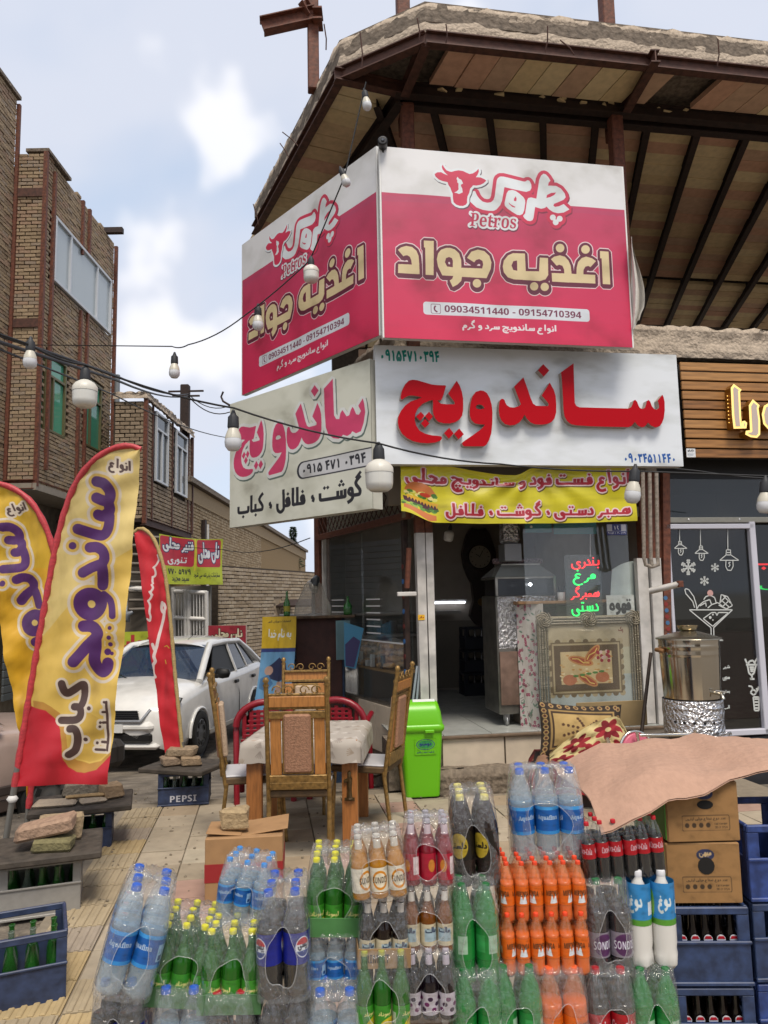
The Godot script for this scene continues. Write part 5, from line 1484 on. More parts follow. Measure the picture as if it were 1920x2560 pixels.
func menu_picture(foil) -> void:
	var o = thing("menu_picture", "tall print in a carved silver frame with a smaller framed hot dog photograph on it", "picture")
	o.transform = FR.xf()
	var w = -0.41
	var a = loc(FR, 1352, 1782, w); var b = loc(FR, 1594, 1536, w)
	var W = b.x - a.x; var H = b.y - 0.49
	var y0 = 0.49
	var T = func(x, y):
		var r = loc(FR, x, y, w)
		return v2(r.x - a.x, r.y - y0)
	var c = canvas(W, H, 700, Color("#a9b2b0"))
	c.rect(0, H * 0.45, W, H, Color("#b5b198")); c.rect(0, H * 0.7, W, H, Color("#b0a488"))
	var p0 = T.call(1382, 1738); var p1 = T.call(1550, 1602)
	var z = func(x, y): return T.call(1220 + x / 2.37, 1300 + y / 2.37)
	var fr = Color("#6d5c42"); var fl2 = Color("#a99a78")
	for k in 40:
		var t = k / 40.0 * 4.0
		var s = int(t); var f = t - s
		var cs = [v2(p0.x, p0.y), v2(p1.x, p0.y), v2(p1.x, p1.y), v2(p0.x, p1.y)]
		var q = cs[s].lerp(cs[(s + 1) % 4], f)
		c.fill([disc(q, 0.03, 9)], fr if k % 2 else fl2)
	c.rect(p0.x, p0.y, p1.x, p1.y, fr); c.rect(p0.x + 0.012, p0.y + 0.012, p1.x - 0.012, p1.y - 0.012, fl2)
	c.rect(p0.x + 0.03, p0.y + 0.03, p1.x - 0.03, p1.y - 0.03, Color("#5d4a33"))
	var i0 = T.call(1404, 1712); var i1 = T.call(1528, 1626)
	c.rect(i0.x, i0.y, i1.x, i1.y, Color("#c7b184"))
	var R = rnd(12)
	for k in 50: c.fill([oval(v2(R.randf_range(i0.x, i1.x), R.randf_range(i0.y, i1.y)), 0.016, 0.008, 7)], [Color("#c49a5a"), Color("#dccfa6"), Color("#b88a4a")][k % 3])
	for k in [[1452, 1652, 0.13, -0.25], [1480, 1634, 0.11, 0.8], [1470, 1700, 0.11, -0.5]]:
		var q = T.call(k[0], k[1])
		c.fill([map2(oval(Vector2.ZERO, k[2], 0.042), func(p): return q + p.rotated(k[3]))], Color("#bd8750"))
		c.fill([map2(oval(Vector2.ZERO, k[2] * 0.85, 0.026), func(p): return q + p.rotated(k[3]))], Color("#a34a30"))
		c.shape([stroke(PackedVector2Array([q + v2(-k[2] * 0.7, 0).rotated(k[3]), q + v2(-0.03, 0.012).rotated(k[3]), q + v2(0.03, -0.012).rotated(k[3]), q + v2(k[2] * 0.7, 0).rotated(k[3])]), 0.005)], Color("#dcc36a"))
	for k in [[1425, 1700], [1506, 1692]]: c.fill([oval(T.call(k[0], k[1]), 0.07, 0.05)], Color("#b06b45"))
	for k in 14: c.fill([disc(T.call(1508, 1640) + v2(R.randf_range(-0.06, 0.06), R.randf_range(-0.06, 0.05)), 0.017, 9)], Color("#9c2433") if k % 3 else Color("#d8b7b0"))
	for k in 5: c.fill([oval(T.call(1440 + k * 16, 1690 - k * 3), 0.03, 0.012, 7)], Color("#4d7a3a"))
	c.shape(fit(fa("پک", 0.1), Rect2(T.call(1546, 1582).x, T.call(1546, 1582).y, 0.05, 0.06)), Color("#6d2c22"))
	var tex = c.tex(2)
	o.add_child(_quad("print", v2(a.x, y0), v2(b.x, b.y), w, printed(tex, 0.35)), true)
	part(o, "backing", mb().box(v3((a.x + b.x) / 2, (y0 + b.y) / 2, w - 0.012), v3(W, H, 0.018)), m("#4a4036", 0.7))
	var silver = mn(["#5d5548", "#857b69", "#a39a86"], 0.4, 6.0, 0.8, 0.05, 4, 0.35)
	for s in [0, 1]:
		for k in 4:
			var x = (a.x + 0.016 + k * 0.026) if s == 0 else (b.x - 0.016 - k * 0.026)
			part(o, "moulding", mb().tube([v3(x, y0, w + 0.012), v3(x, b.y - 0.04, w + 0.012)], 0.012 - 0.0015 * k, 6), silver)
	for k in 3:
		var y = b.y - 0.02 - k * 0.026
		part(o, "moulding", mb().tube([v3(a.x, y, w + 0.012), v3(b.x, y, w + 0.012)], 0.012, 6), silver)
	for cx in [a.x + 0.06, (a.x + b.x) / 2, b.x - 0.06]:
		var g = mb()
		for k in 7:
			var an = k * 0.9
			var pts = []
			for t in 9: pts.append(v3(cx + (0.015 + 0.010 * t) * cos(an + t * 0.35) * 0.9, b.y - 0.03 + (0.012 + 0.008 * t) * sin(an + t * 0.35), w + 0.03 - t * 0.001))
			g.tube(pts, 0.009, 5)
		part(o, "corner_scroll", g, silver)
# ---------------------------------------------------------------- the dessert shop next door
func neighbour_shop() -> void:
	var o = thing("dessert_shop", "neighbouring shop with dark window, white frame and white dessert stickers", "shop")
	o.transform = FR.xf()
	var w = -0.36
	var L = func(x, y, ww = w): return loc(FR, x, y, ww)
	var x0 = L.call(1662, 1312).x; var x1 = L.call(1900, 1560).x
	var yt = L.call(1662, 1312).y; var yb = L.call(1900, 1828).y
	var far = 5.6
	part(o, "fascia", mb().box(v3((x0 + far) / 2, 3.0, w - 0.22), v3(far - x0, 0.55, 0.1)), m("#232120", 0.4))
	part(o, "upper_glass", mb().box(v3((x0 + far) / 2 + 0.02, (yt + 2.86) / 2 + 0.02, w - 0.05), v3(far - x0, 2.80 - yt, 0.01)), glass("#3a4043", 0.75, 0.03))
	part(o, "head_rail", mb().cbox(v3((x0 + far) / 2, yt + 0.045, w - 0.01), v3(far - x0, 0.055, 0.06), 0.006), mn(["#77766f", "#8d8c84"], 0.5, 2.0))
	for k in 3: part(o, "rail_screw", mb().lathe([v2(0.014, 0), v2(0.01, 0.006), v2(0, 0.007)], 8, Transform3D(Basis(Vector3.RIGHT, PI / 2), v3(x0 + 0.25 + k * 0.55, yt + 0.05, w + 0.02))), M.alu)
	part(o, "frame_top", mb().cbox(v3((x0 + x1) / 2, yt - 0.02, w), v3(x1 - x0, 0.05, 0.06), 0.006), m("#b9b9c4", 0.5))
	part(o, "frame_bottom", mb().cbox(v3((x0 + x1) / 2, yb, w), v3(x1 - x0, 0.055, 0.06), 0.006), m("#b9b9c4", 0.5))
	part(o, "frame_left", mb().cbox(v3(x0 + 0.02, (yt + yb) / 2, w - 0.004), v3(0.035, yt - yb - 0.02, 0.05), 0.006), m("#b9b9c4", 0.5))
	part(o, "frame_right", mb().cbox(v3(x1 - 0.02, (yt + yb) / 2, w), v3(0.065, yt - yb + 0.05, 0.06), 0.006), m("#b9b9c4", 0.5))
	part(o, "window_pane", mb().box(v3((x0 + x1) / 2, (yt + yb) / 2, w - 0.02), v3(x1 - x0, yt - yb, 0.008)), glass("#0f1312", 0.35, 0.01))
	part(o, "door_pane", mb().box(v3((x1 + far) / 2, (yt + yb) / 2, w - 0.06), v3(far - x1, yt - yb, 0.008)), glass("#0f1312", 0.4, 0.01))
	part(o, "base_wall", mb().box(v3((x0 + far) / 2, yb / 2 - 0.12, w - 0.05), v3(far - x0 + 0.1, yb + 0.14, 0.14)), mn(["#17181d", "#23252c", "#14233f"], 0.6, 1.5))
	part(o, "room_wall", mb().box(v3((x0 + far) / 2, 1.6, -3.6), v3(far - x0, 3.4, 0.1)), m("#77706a", 0.8))
	part(o, "room_wall", mb().box(v3(far, 1.6, -2.0), v3(0.1, 3.4, 3.2)), m("#77706a", 0.8))
	part(o, "room_ceiling", mb().box(v3((x0 + far) / 2, 3.3, -2.0), v3(far - x0, 0.08, 3.3)), m("#7d7670", 0.8))
	part(o, "room_floor", mb().box(v3((x0 + far) / 2, 0.2, -2.0), v3(far - x0, 0.1, 3.2)), m("#6f6a64", 0.5))
	part(o, "room_counter", mb().cbox(v3(x0 + 1.1, 0.75, -1.9), v3(1.6, 1.0, 0.5), 0.01), m("#4b1a18", 0.5))
	var wh = m("#bcbfbd", 0.6)
	var K = func(x, y): return L.call(1640 + x / 4.021, 1300 + y / 4.021, w - 0.012)
	var z0 = w - 0.0155; var z1 = w - 0.0125
	var ink = func(called, sets):
		var g = mb()
		for s in sets:
			for poly in s: if s.size() == 1: g.prism(poly, z0, z1, Transform3D(), true)
			if s.size() > 1:
				var tri = Geometry2D.triangulate_polygon(s[0])
				g.prism(s[0], z0, z1, Transform3D(), true)
		part(o, called, g, wh)
	var line = func(pts: Array, r):
		var q = PackedVector2Array()
		for k in range(0, pts.size(), 2): q.append(K.call(pts[k], pts[k + 1]))
		return q
	var lines = func(called, list, r):
		var g = mb()
		for pts in list:
			var q = line.call(pts, r)
			for k in q.size() - 1:
				for poly in Geometry2D.offset_polyline(PackedVector2Array([q[k], q[k + 1]]), r, Geometry2D.JOIN_ROUND, Geometry2D.END_ROUND): g.prism(poly, z0, z1, Transform3D(), true)
		part(o, called, g, wh)
	for c in [[240, 285, 1.0, 70], [450, 335, 1.05, 72], [725, 405, 1.5, 80]]:
		var x = c[0]; var y = c[1]; var s = c[2]
		lines.call("lamp_sticker", [[x - 4, c[3], x - 2, y - 70 * s], [x - 12 * s, y - 70 * s, x + 16 * s, y - 70 * s, x + 18 * s, y - 36 * s, x - 14 * s, y - 36 * s, x - 12 * s, y - 70 * s], [x - 14 * s, y - 52 * s, x + 16 * s, y - 52 * s], [x - 14 * s, y - 36 * s, x - 56 * s, y, x + 72 * s, y, x + 18 * s, y - 36 * s], [x - 14 * s, y + 4, x - 16 * s, y + 40 * s, x - 4 * s, y + 66 * s, x + 20 * s, y + 68 * s, x + 34 * s, y + 40 * s, x + 32 * s, y + 4], [x + 16 * s, y + 12 * s, x + 2 * s, y + 18 * s, x + 14 * s, y + 30 * s, x + 4 * s, y + 44 * s]], 0.0042)
	for c in [[325, 475, 78], [593, 478, 42], [487, 612, 46]]:
		var ls = []
		for k in 6:
			var a = k * PI / 3 + PI / 6
			var d = v2(cos(a), sin(a)); var n = v2(-d.y, d.x)
			var p = v2(c[0], c[1])
			ls.append([p.x, p.y, p.x + d.x * c[2], p.y + d.y * c[2]])
			for t in [0.5, 0.75]:
				var q = p + d * c[2] * t
				for s in [-1, 1]:
					var e = q + (d + n * s) * c[2] * 0.2
					ls.append([q.x, q.y, e.x, e.y])
		lines.call("snowflake_sticker", ls, 0.0062 * c[2] / 60.0)
	lines.call("ice_cream_sticker", [[335, 903, 768, 903, 580, 1082, 582, 1160, 610, 1190, 675, 1210, 475, 1210, 545, 1180, 555, 1160, 553, 1082, 335, 903], [475, 992, 560, 930, 600, 930, 612, 960, 628, 930, 730, 930, 570, 1068, 475, 992], [290, 700, 300, 690, 330, 700, 380, 770, 405, 850, 410, 895], [290, 700, 300, 740, 370, 820, 388, 880], [415, 890, 430, 860, 480, 820, 540, 800, 560, 850, 520, 885], [480, 800, 500, 770, 545, 755, 590, 780, 605, 830], [440, 865, 500, 830, 505, 870], [560, 850, 620, 830, 700, 890], [640, 850, 655, 750, 720, 770, 768, 860, 705, 895, 630, 855], [650, 800, 740, 880], [680, 765, 765, 850], [645, 830, 700, 770], [670, 870, 745, 800]], 0.0052)
	var blob = mb()
	for p in [oval(K.call(545, 735), 0.032, 0.032, 16)]: blob.prism(p, z0, z1, Transform3D(), true)
	part(o, "cherry_sticker", blob, m("#b98f8a", 0.6))
	var bub = mb()
	for c in [[545, 980, 16], [572, 950, 10], [572, 1005, 8]]: bub.prism(disc(K.call(c[0], c[1]), c[2] / 4.021 * 0.0037), z0, z1, Transform3D(), true)
	part(o, "bubble_sticker", bub, wh)
	lines.call("milkshake_sticker", [[905, 1455, 1020, 1455], [920, 1460, 935, 1540, 960, 1560, 985, 1540, 1005, 1460], [965, 1560, 965, 1590, 945, 1598, 990, 1598], [925, 1450, 940, 1420, 975, 1412, 1000, 1450], [895, 1395, 915, 1440], [1025, 1375, 995, 1430], [940, 1480, 985, 1480], [945, 1500, 985, 1500], [950, 1520, 980, 1520]], 0.009)
	lines.call("cocktail_sticker", [[978, 1780, 992, 1915, 1035, 1915, 1035, 1780, 978, 1780], [990, 1800, 1030, 1800], [992, 1830, 1030, 1830], [996, 1860, 1030, 1860], [998, 1890, 1030, 1890], [930, 1668, 965, 1675, 975, 1710], [950, 1735, 970, 1705, 1000, 1715, 1005, 1745, 980, 1760, 950, 1735], [1005, 1700, 1040, 1690, 1025, 1675], [1000, 1740, 1030, 1700]], 0.008)
	var tx = [["شیر", 1480], ["معجون", 1595], ["بستنی", 1730], ["آب", 1885]]
	var side = mb()
	for t in tx:
		var p0 = K.call(672, t[1] + 22); var p1 = K.call(742, t[1] - 24)
		for s in fit(fa(t[0], 0.11), Rect2(p0.x, p0.y, p1.x - p0.x, p1.y - p0.y)): side.prism(s[0], z0, z1, Transform3D(), true)
	part(o, "lettering_sticker", side, wh)
	var nn = thing("neon_sign", "red and green neon lettering behind the dessert shop's door glass", "neon sign")
	nn.transform = FR.xf()
	for c in [["کباب", 1886, 1425, 1990, 1372, "#ff2a30"], ["ملل", 1896, 1475, 1990, 1448, "#18e05a"]]:
		var r0 = L.call(c[1], c[2], -0.5); var r1 = L.call(c[3], c[4], -0.5)
		var g = mb()
		for s in fit(fa(c[0], 0.06), Rect2(r0.x, r0.y, r1.x - r0.x, r1.y - r0.y)): g.prism(s[0], -0.505, -0.493)
		part(nn, "neon_tube", g, glow(c[5], 1.6))
# ---------------------------------------------------------------- brick houses along the side street
func beam_box(p, called, x, y0, y1, z, mat, sx = 0.1, sz = 0.1) -> void:
	part(p, called, mb().box(v3(x, (y0 + y1) / 2, z), v3(sx, y1 - y0, sz)), mat)
func wall_plane(parent, called, origin: Vector3, yaw) -> Node3D:
	var n = Node3D.new()
	n.name = called
	parent.add_child(n, true)
	n.transform = plane(origin, yaw).xf()
	return n
func window_unit(parent, u0, v0, u1, v1, w, frame_mat, pane_mat, splits: Array, bar = 0.05) -> void:
	var wn = part(parent, "window", mb().box(v3((u0 + u1) / 2, (v0 + v1) / 2, w - 0.03), v3(u1 - u0, v1 - v0, 0.02)), pane_mat)
	for s in [[(u0 + u1) / 2, v1 - bar / 2, u1 - u0, bar], [(u0 + u1) / 2, v0 + bar / 2, u1 - u0, bar], [u0 + bar / 2, (v0 + v1) / 2, bar, v1 - v0 - 2 * bar], [u1 - bar / 2, (v0 + v1) / 2, bar, v1 - v0 - 2 * bar]]:
		part(wn, "frame", mb().cbox(v3(s[0], s[1], w), v3(s[2], s[3], 0.06), 0.005), frame_mat)
	for s in splits:
		if s[0] == "v": part(wn, "mullion", mb().cbox(v3(lerpf(u0, u1, s[1]), (v0 + lerpf(v0, v1, s[2])) / 2, w - 0.002), v3(bar, lerpf(v0, v1, s[2]) - v0 - bar, 0.055), 0.005), frame_mat)
		else: part(wn, "transom", mb().cbox(v3((u0 + u1) / 2, lerpf(v0, v1, s[1]), w - 0.003), v3(u1 - u0 - 2 * bar, bar, 0.05), 0.005), frame_mat)
func street_buildings() -> void:
	var tan_b = []
	for c in [["#7d6a53", "#938067"], ["#857059", "#9a866c"], ["#74624e", "#8a7761"], ["#8b775e", "#a08c72"], ["#7f6f5d", "#918170"], ["#866a55", "#99806b"]]: tan_b.append(mn([c[0], c[1], c[0]], 0.95, 3.0, 0.4))
	var gold = []
	for c in [["#8a7658", "#a08b6c"], ["#917d60", "#a69274"], ["#826e50", "#978264"], ["#978468", "#ad9a7d"]]: gold.append(mn([c[0], c[1], c[0]], 0.95, 3.0, 0.4))
	var a = thing("brick_house", "tall brown brick house with rusty steel uprights, white upper window and green glass below", "house")
	var XA = -6.0
	var XP = func(x, y, X): return onp(x, y, v3(X, 0, 0), Vector3.RIGHT)
	var zf = XP.call(100, 800, XA).z
	var zb = XP.call(286, 800, XA).z
	var ytop = XP.call(110, 372, XA).y
	var ybot = XP.call(98, 1212, XA).y
	part(a, "core", mb().box(v3(-8.65, (ytop + ybot) / 2 - 0.1, (zf + zb) / 2), v3(4.9, ytop - ybot - 0.3, zf - zb - 0.12)), M.brick_mortar)
	part(a, "core", mb().box(v3(-9.08, 4.8, zf + 3.45), v3(5.0, 11.4, 6.9)), M.brick_mortar)
	part(a, "ground_wall", mb().box(v3(-9.0, 1.6, (zf + zb) / 2), v3(4.6, 5.0, 3.8)), mn(["#5f574c", "#746b5e"], 0.9, 1.0))
	var face = wall_plane(a, "bay_wall", v3(XA, 0, zf), 90.0)
	var q = plane(v3(XA, 0, zf), 90.0)
	var L = func(x, y): return loc(q, x, y)
	var wins = []
	for c in [[131, 560, 273, 830, 0], [113, 872, 166, 1100, 1], [210, 935, 256, 1135, 1]]:
		var p0 = L.call(c[0], c[1]); var p1 = L.call(c[2], c[3])
		if c[4] == 0:
			p0 = v2(L.call(131, 630).x, (L.call(135, 560).y + L.call(275, 685).y) / 2); p1 = v2(L.call(273, 760).x, (L.call(127, 706).y + L.call(270, 830).y) / 2)
		if c[4] == 1:
			p0 = v2(L.call(c[0], 1000).x, (L.call(c[0], c[1]).y)); p1 = v2(L.call(c[2], 1000).x, L.call(c[2], c[3]).y)
		wins.append([p0.x, p1.y, p1.x, p0.y, c[4]])
	var stepped = func(u): return ytop + 0.03 * sin(u * 5.0)
	var uw = zf - zb
	bricks(face, 0.05, uw - 0.05, ybot, ytop + 0.05, 0.21, 0.068, tan_b, 41, 260, func(u, v):
		for w in wins:
			if u > w[0] - 0.05 and u < w[2] + 0.05 and v > w[1] - 0.03 and v < w[3] + 0.03: return true
		return false, func(u, v): return -u, 0.05, stepped)
	var retn = wall_plane(a, "bay_return", v3(XA - 0.53, 0, zf), 0.0)
	bricks(retn, 0.0, 0.525, ybot, ytop, 0.21, 0.068, tan_b, 42, 120, func(u, v): return false, func(u, v): return v)
	var near = wall_plane(a, "near_wall", v3(XA - 0.52, 0, zf + 4.9), 90.0)
	bricks(near, 2.0, 4.9, ybot, 10.9, 0.21, 0.068, tan_b, 43, 0, func(u, v): return false)
	part(a, "coping", mb().box(v3(XA - 0.15, ytop + 0.03, zf - 0.5), v3(0.42, 0.06, 1.0)), M.concrete_dark)
	part(a, "coping", mb().box(v3(XA - 0.62, 10.93, zf + 2.4), v3(0.3, 0.07, 4.8)), M.concrete_dark)
	var up = func(u, y0, y1): beam_box(a, "steel_upright", XA + 0.02, y0, y1, zf - u, M.rust, 0.07, 0.07)
	up.call(0.0, ybot - 0.05, ytop - 0.02)
	up.call(L.call(134, 450).x, L.call(125, 850).y - 2.4, ytop - 0.2)
	for px in [205, 222]:
		up.call(L.call(px, 520).x, L.call(px, 640).y, stepped.call(2.0) - 0.02)
		up.call(L.call(px - 8, 850).x, ybot, L.call(px - 8, 775).y)
	up.call(uw - 0.03, ybot - 0.1, stepped.call(3.0) - 0.1)
	beam_box(a, "steel_upright", XA - 0.50, ybot, 10.8, zf + 0.02, M.rust, 0.06, 0.06)
	for y in [L.call(110, 480).y, L.call(110, 815).y]: part(a, "steel_band", mb().box(v3(XA - 0.25, y, zf + 0.005), v3(0.52, 0.16, 0.03)), M.steel)
	part(a, "bay_floor", mb().box(v3(XA - 0.7, ybot - 0.06, (zf + zb) / 2), v3(1.5, 0.12, uw + 0.1)), mn(["#7d7468", "#8f867a"], 0.9, 1.0))
	part(a, "bay_edge", ibeam(v3(XA - 0.02, ybot - 0.02, zf + 0.05), v3(XA - 0.02, ybot - 0.02, zb), 0.16, 0.08), M.rust)
	part(a, "bay_edge", ibeam(v3(XA - 0.6, ybot - 0.02, zf + 0.03), v3(XA, ybot - 0.02, zf + 0.03), 0.16, 0.08), M.rust)
	part(a, "rain_spout", mb().box(XP.call(268, 572, XA) + v3(0.15, -0.05, 0), v3(0.4, 0.12, 0.12)), M.steel_dark)
	var upvc = m("#b5b9be", 0.4)
	var w0 = wins[0]
	window_unit(face, w0[0], w0[1], w0[2], w0[3], 0.03, upvc, glass("#a8b2b6", 0.92, 0.12), [["v", 0.25, 1.0], ["v", 0.72, 1.0]], 0.06)
	for k in [1, 2]: window_unit(face, wins[k][0], wins[k][1], wins[k][2], wins[k][3], -0.03, m("#5c5638", 0.5), glass("#4f9a7d", 0.93, 0.08), [["h", 0.72], ["v", 0.4, 0.72]], 0.05)
	var gf = wall_plane(a, "shutter_wall", v3(XA - 0.45, 0, zf), 90.0)
	for k in 22: part(gf, "shutter_slat", mb().cbox(v3(1.7, 0.2 + k * 0.13, 0.02), v3(3.4, 0.12, 0.04), 0.01), m("#5b6063" if k % 2 else "#545a5d", 0.5, 0.3))
	part(a, "rain_pipe", mb().tube([v3(XA + 0.1, XP.call(279, 935, XA).y, zb + 0.02), v3(XA + 0.1, 1.0, zb + 0.02)], 0.06, 8), m("#6f7478", 0.5))
	var b = thing("brick_house", "two-storey brown block house with boxed-out upper floor and two narrow white windows", "house")
	var XB = -4.92
	var zB = XP.call(361, 1150, XB).z; var zE = XP.call(479, 1200, XB).z
	var bt = XP.call(364, 998, XB).y; var bb = XP.call(356, 1296, XB).y
	part(b, "core", mb().box(v3(XB - 0.37, (bt + bb) / 2, (zB + zE) / 2), v3(0.6, bt - bb - 0.06, zB - zE - 0.1)), M.brick_mortar)
	var greyb = []
	for c in [["#7d6c59", "#91806c"], ["#877660", "#9a8974"], ["#766552", "#897864"]]: greyb.append(mn([c[0], c[1], c[0]], 0.95, 2.5, 0.5))
	var qB = plane(v3(XB, 0, zB), 90.0)
	var fB = wall_plane(b, "street_wall", v3(XB, 0, zB), 90.0)
	var LB = func(x, y): return loc(qB, x, y)
	var wb = []
	for c in [[388, 1027, 416, 1218], [438, 1073, 464, 1246]]:
		var p0 = LB.call(c[0], c[1]); var p1 = LB.call(c[2], c[3])
		wb.append([p0.x, p1.y, p1.x, p0.y])
	bricks(fB, 0.0, zB - zE, bb, bt, 0.21, 0.085, greyb, 51, 280, func(u, v):
		for w in wb:
			if u > w[0] - 0.06 and u < w[2] + 0.06 and v > w[1] - 0.05 and v < w[3] + 0.05: return true
		return false, func(u, v): return -u)
	for w in wb: window_unit(fB, w[0], w[1], w[2], w[3], 0.02, upvc, glass("#2c3236", 0.9, 0.05), [["h", 0.76], ["v", 0.5, 0.76]], 0.05)
	var fF = wall_plane(b, "end_wall", v3(XB - 0.63, 0, zB), 0.0)
	bricks(fF, 0.0, 0.63, bb, bt, 0.21, 0.085, greyb, 52, 120, func(u, v): return false)
	part(b, "roof_edge", rough_band([v3(XB - 0.66, 0, zB + 0.06), v3(XB + 0.06, 0, zB + 0.06), v3(XB + 0.06, 0, zE)], bt, bt + 0.14, 61, 0.04, Vector3.ZERO, 4), M.concrete)
	beam_box(b, "steel_upright", XB + 0.02, bb - 0.1, bt, zB, M.rust, 0.08, 0.08)
	beam_box(b, "steel_upright", XB + 0.02, bb, bt, zE + 0.04, M.steel, 0.07, 0.07)
	for px in [380, 430, 470]: beam_box(b, "steel_upright", XB + 0.01, bb, bt, zB - LB.call(px, 1150).x, M.steel, 0.04, 0.04)
	part(b, "bay_edge", ibeam(v3(XB, bb - 0.05, zB + 0.03), v3(XB, bb - 0.05, zE), 0.16, 0.1), M.steel)
	part(b, "bay_soffit", mb().box(v3(XB - 1.0, bb - 0.03, (zB + zE) / 2), v3(2.0, 0.06, zB - zE)), M.steel_dark)
	var po = at(463, 1010, 19.5)
	part(b, "cable_post", mb().cbox(v3(po.x, po.y - 0.3, po.z), v3(0.22, 1.6, 0.2), 0.02), M.steel_dark)
	part(b, "cable_arm", mb().box(at(465, 978, 19.5), v3(0.9, 0.04, 0.05)).box(at(465, 990, 19.5), v3(0.7, 0.04, 0.05)), M.steel_dark)
	part(b, "shop_wall", mb().box(v3(XB - 1.3, 1.3, -16.6), v3(2.4, 4.4, 1.0)), mn(["#4d453b", "#5d554a"], 0.9, 1.0))
	for k in 9:
		var p0 = at(322, 1340 + k * 23, 15.55); var p1 = at(412, 1345 + k * 22, 15.9)
		part(b, "roller_slat", mb().tube([p0, p1], 0.035, 4), m("#6d665e", 0.6))
	part(b, "shop_dark", mb().box(at(345, 1560, 15.9), v3(1.3, 2.4, 0.1)), m("#6b6359", 0.9))
	part(b, "shop_frame", mb().tube([at(318, 1556 - 85, 15.6), at(420, 1556 - 80, 15.7)], 0.06, 4), M.white_paint)
	var door = Node3D.new()
	door.name = "barred_door"
	b.add_child(door)
	for c in [[432, 1470], [462, 1475], [470, 1475], [515, 1478]]:
		part(door, "door_post", mb().tube([at(c[0], c[1], 15.9), at(c[0] + 2, 1640, 15.9)], 0.05, 4), M.white_paint)
	for k in 10:
		var x = 438 + k * 7.6
		part(door, "bar", mb().tube([at(x, 1482, 15.92), at(x + 1, 1630, 15.92)], 0.016, 4), M.white_paint)
	for y in [1478, 1544, 1610]: part(door, "rail", mb().tube([at(430, y, 15.9), at(517, y + 4, 15.9)], 0.045, 4), M.white_paint)
	part(door, "door_dark", mb().box(at(474, 1560, 16.15), v3(0.9, 1.6, 0.1)), m("#77746e", 0.9))
	part(b, "wall_lamp", mb().lathe([v2(0, -0.02), v2(0.14, -0.02), v2(0.16, 0.02), v2(0.05, 0.07), v2(0.03, 0.16), v2(0, 0.16)], 16, Transform3D(Basis(Vector3.BACK, -1.2), at(313, 1538, 15.2))), m("#6f747b", 0.4))
	part(b, "wall_lamp", mb().tube([at(313, 1485, 15.3), at(312, 1530, 15.2)], 0.05, 8), m("#b7bcc0", 0.4))
	var c3 = thing("brick_wall", "long golden brick wall running down the side street behind the banner", "wall")
	var fC = wall_plane(c3, "wall_face", v3(XB, 0, zE), 90.0)
	var ct = 4.75
	part(c3, "core", mb().box(v3(XB - 0.2, 1.8, -33.0), v3(0.36, 5.9, 28.5)), mn(["#7a6445", "#8d7550"], 0.95, 2.0, 0.5))
	bricks(fC, 0.05, 11.0, 0.6, ct, 0.24, 0.085, gold, 71, 200, func(u, v): return false, func(u, v): return -u)
	part(c3, "coping", mb().box(v3(XB - 0.1, ct + 0.05, -33.0), v3(0.5, 0.14, 28.6)), M.concrete_dark)
	part(c3, "coping_tile_band", mb().box(v3(XB + 0.012, ct - 0.25, -33.0), v3(0.03, 0.42, 28.4)), gold[0])
	beam_box(c3, "wall_post", XB + 0.06, 1.5, at(512, 1300, 20.5).y, -20.4, M.steel_dark, 0.1, 0.2)
	beam_box(c3, "wall_post", XB + 0.06, 1.5, at(523, 1310, 20.8).y, -20.8, M.white_paint, 0.06, 0.08)
	var d = thing("brick_wall", "low pale brick yard wall behind the parked white car", "wall")
	var dq = plane(at(548, 1420, 17.0), 0.0)
	var e0 = at(548, 1430, 17.0); var e1 = at(800, 1452, 22.5)
	var ang = rad_to_deg(atan2(-(e1.z - e0.z), e1.x - e0.x))
	var pd = plane(v3(e0.x, 0, e0.z), ang)
	if pd.n.dot(EYE - e0) < 0: pd = plane(v3(e0.x, 0, e0.z), ang + 180.0)
	var fD = Node3D.new()
	fD.name = "wall_face"
	d.add_child(fD)
	fD.transform = pd.xf()
	var dl = e0.distance_to(e1)
	var pale = []
	for cc in [["#8b7b66", "#a08f78"], ["#928270", "#a69682"], ["#84745f", "#978670"], ["#998a76", "#ad9e89"]]: pale.append(mn([cc[0], cc[1], cc[0]], 0.95, 3.0, 0.4))
	var s = 1.0 if pd.u.dot(e1 - e0) > 0 else -1.0
	bricks(fD, 0.0 if s > 0 else -dl, dl if s > 0 else 0.0, -0.8, 2.55, 0.23, 0.085, pale, 81, 260, func(u, v): return absf(v - 1.35) < 0.5 and absf(absf(u) - 3.0) < 0.22, func(u, v): return -absf(u))
	part(fD, "core", mb().box(v3(s * dl / 2, 0.85, -0.13), v3(dl, 3.4, 0.2)), M.brick_mortar)
	part(fD, "blocked_opening", mb().box(v3(s * 3.0, 1.35, -0.035), v3(0.42, 0.98, 0.03)), pale[2])
	part(d, "tin_eave", mb().box(Vector3.ZERO, v3(2.6, 0.05, 0.8), Basis(Vector3.RIGHT, 0.2)), M.steel_dark, Transform3D(Basis(Vector3.UP, deg_to_rad(-12)), at(725, 1508, 20.0)))
	var back = wall_plane(d, "rear_wall", at(640, 1560, 23.5) * v3(1, 0, 1), 6.0)
	part(back, "rear_face", mb().box(v3(0.2, 0.9, -0.1), v3(4.0, 2.55, 0.2)), pale[1])
	bread_banners()
	conifer(at(733, 1368, 44.0), 4.0)
	opposite_side()
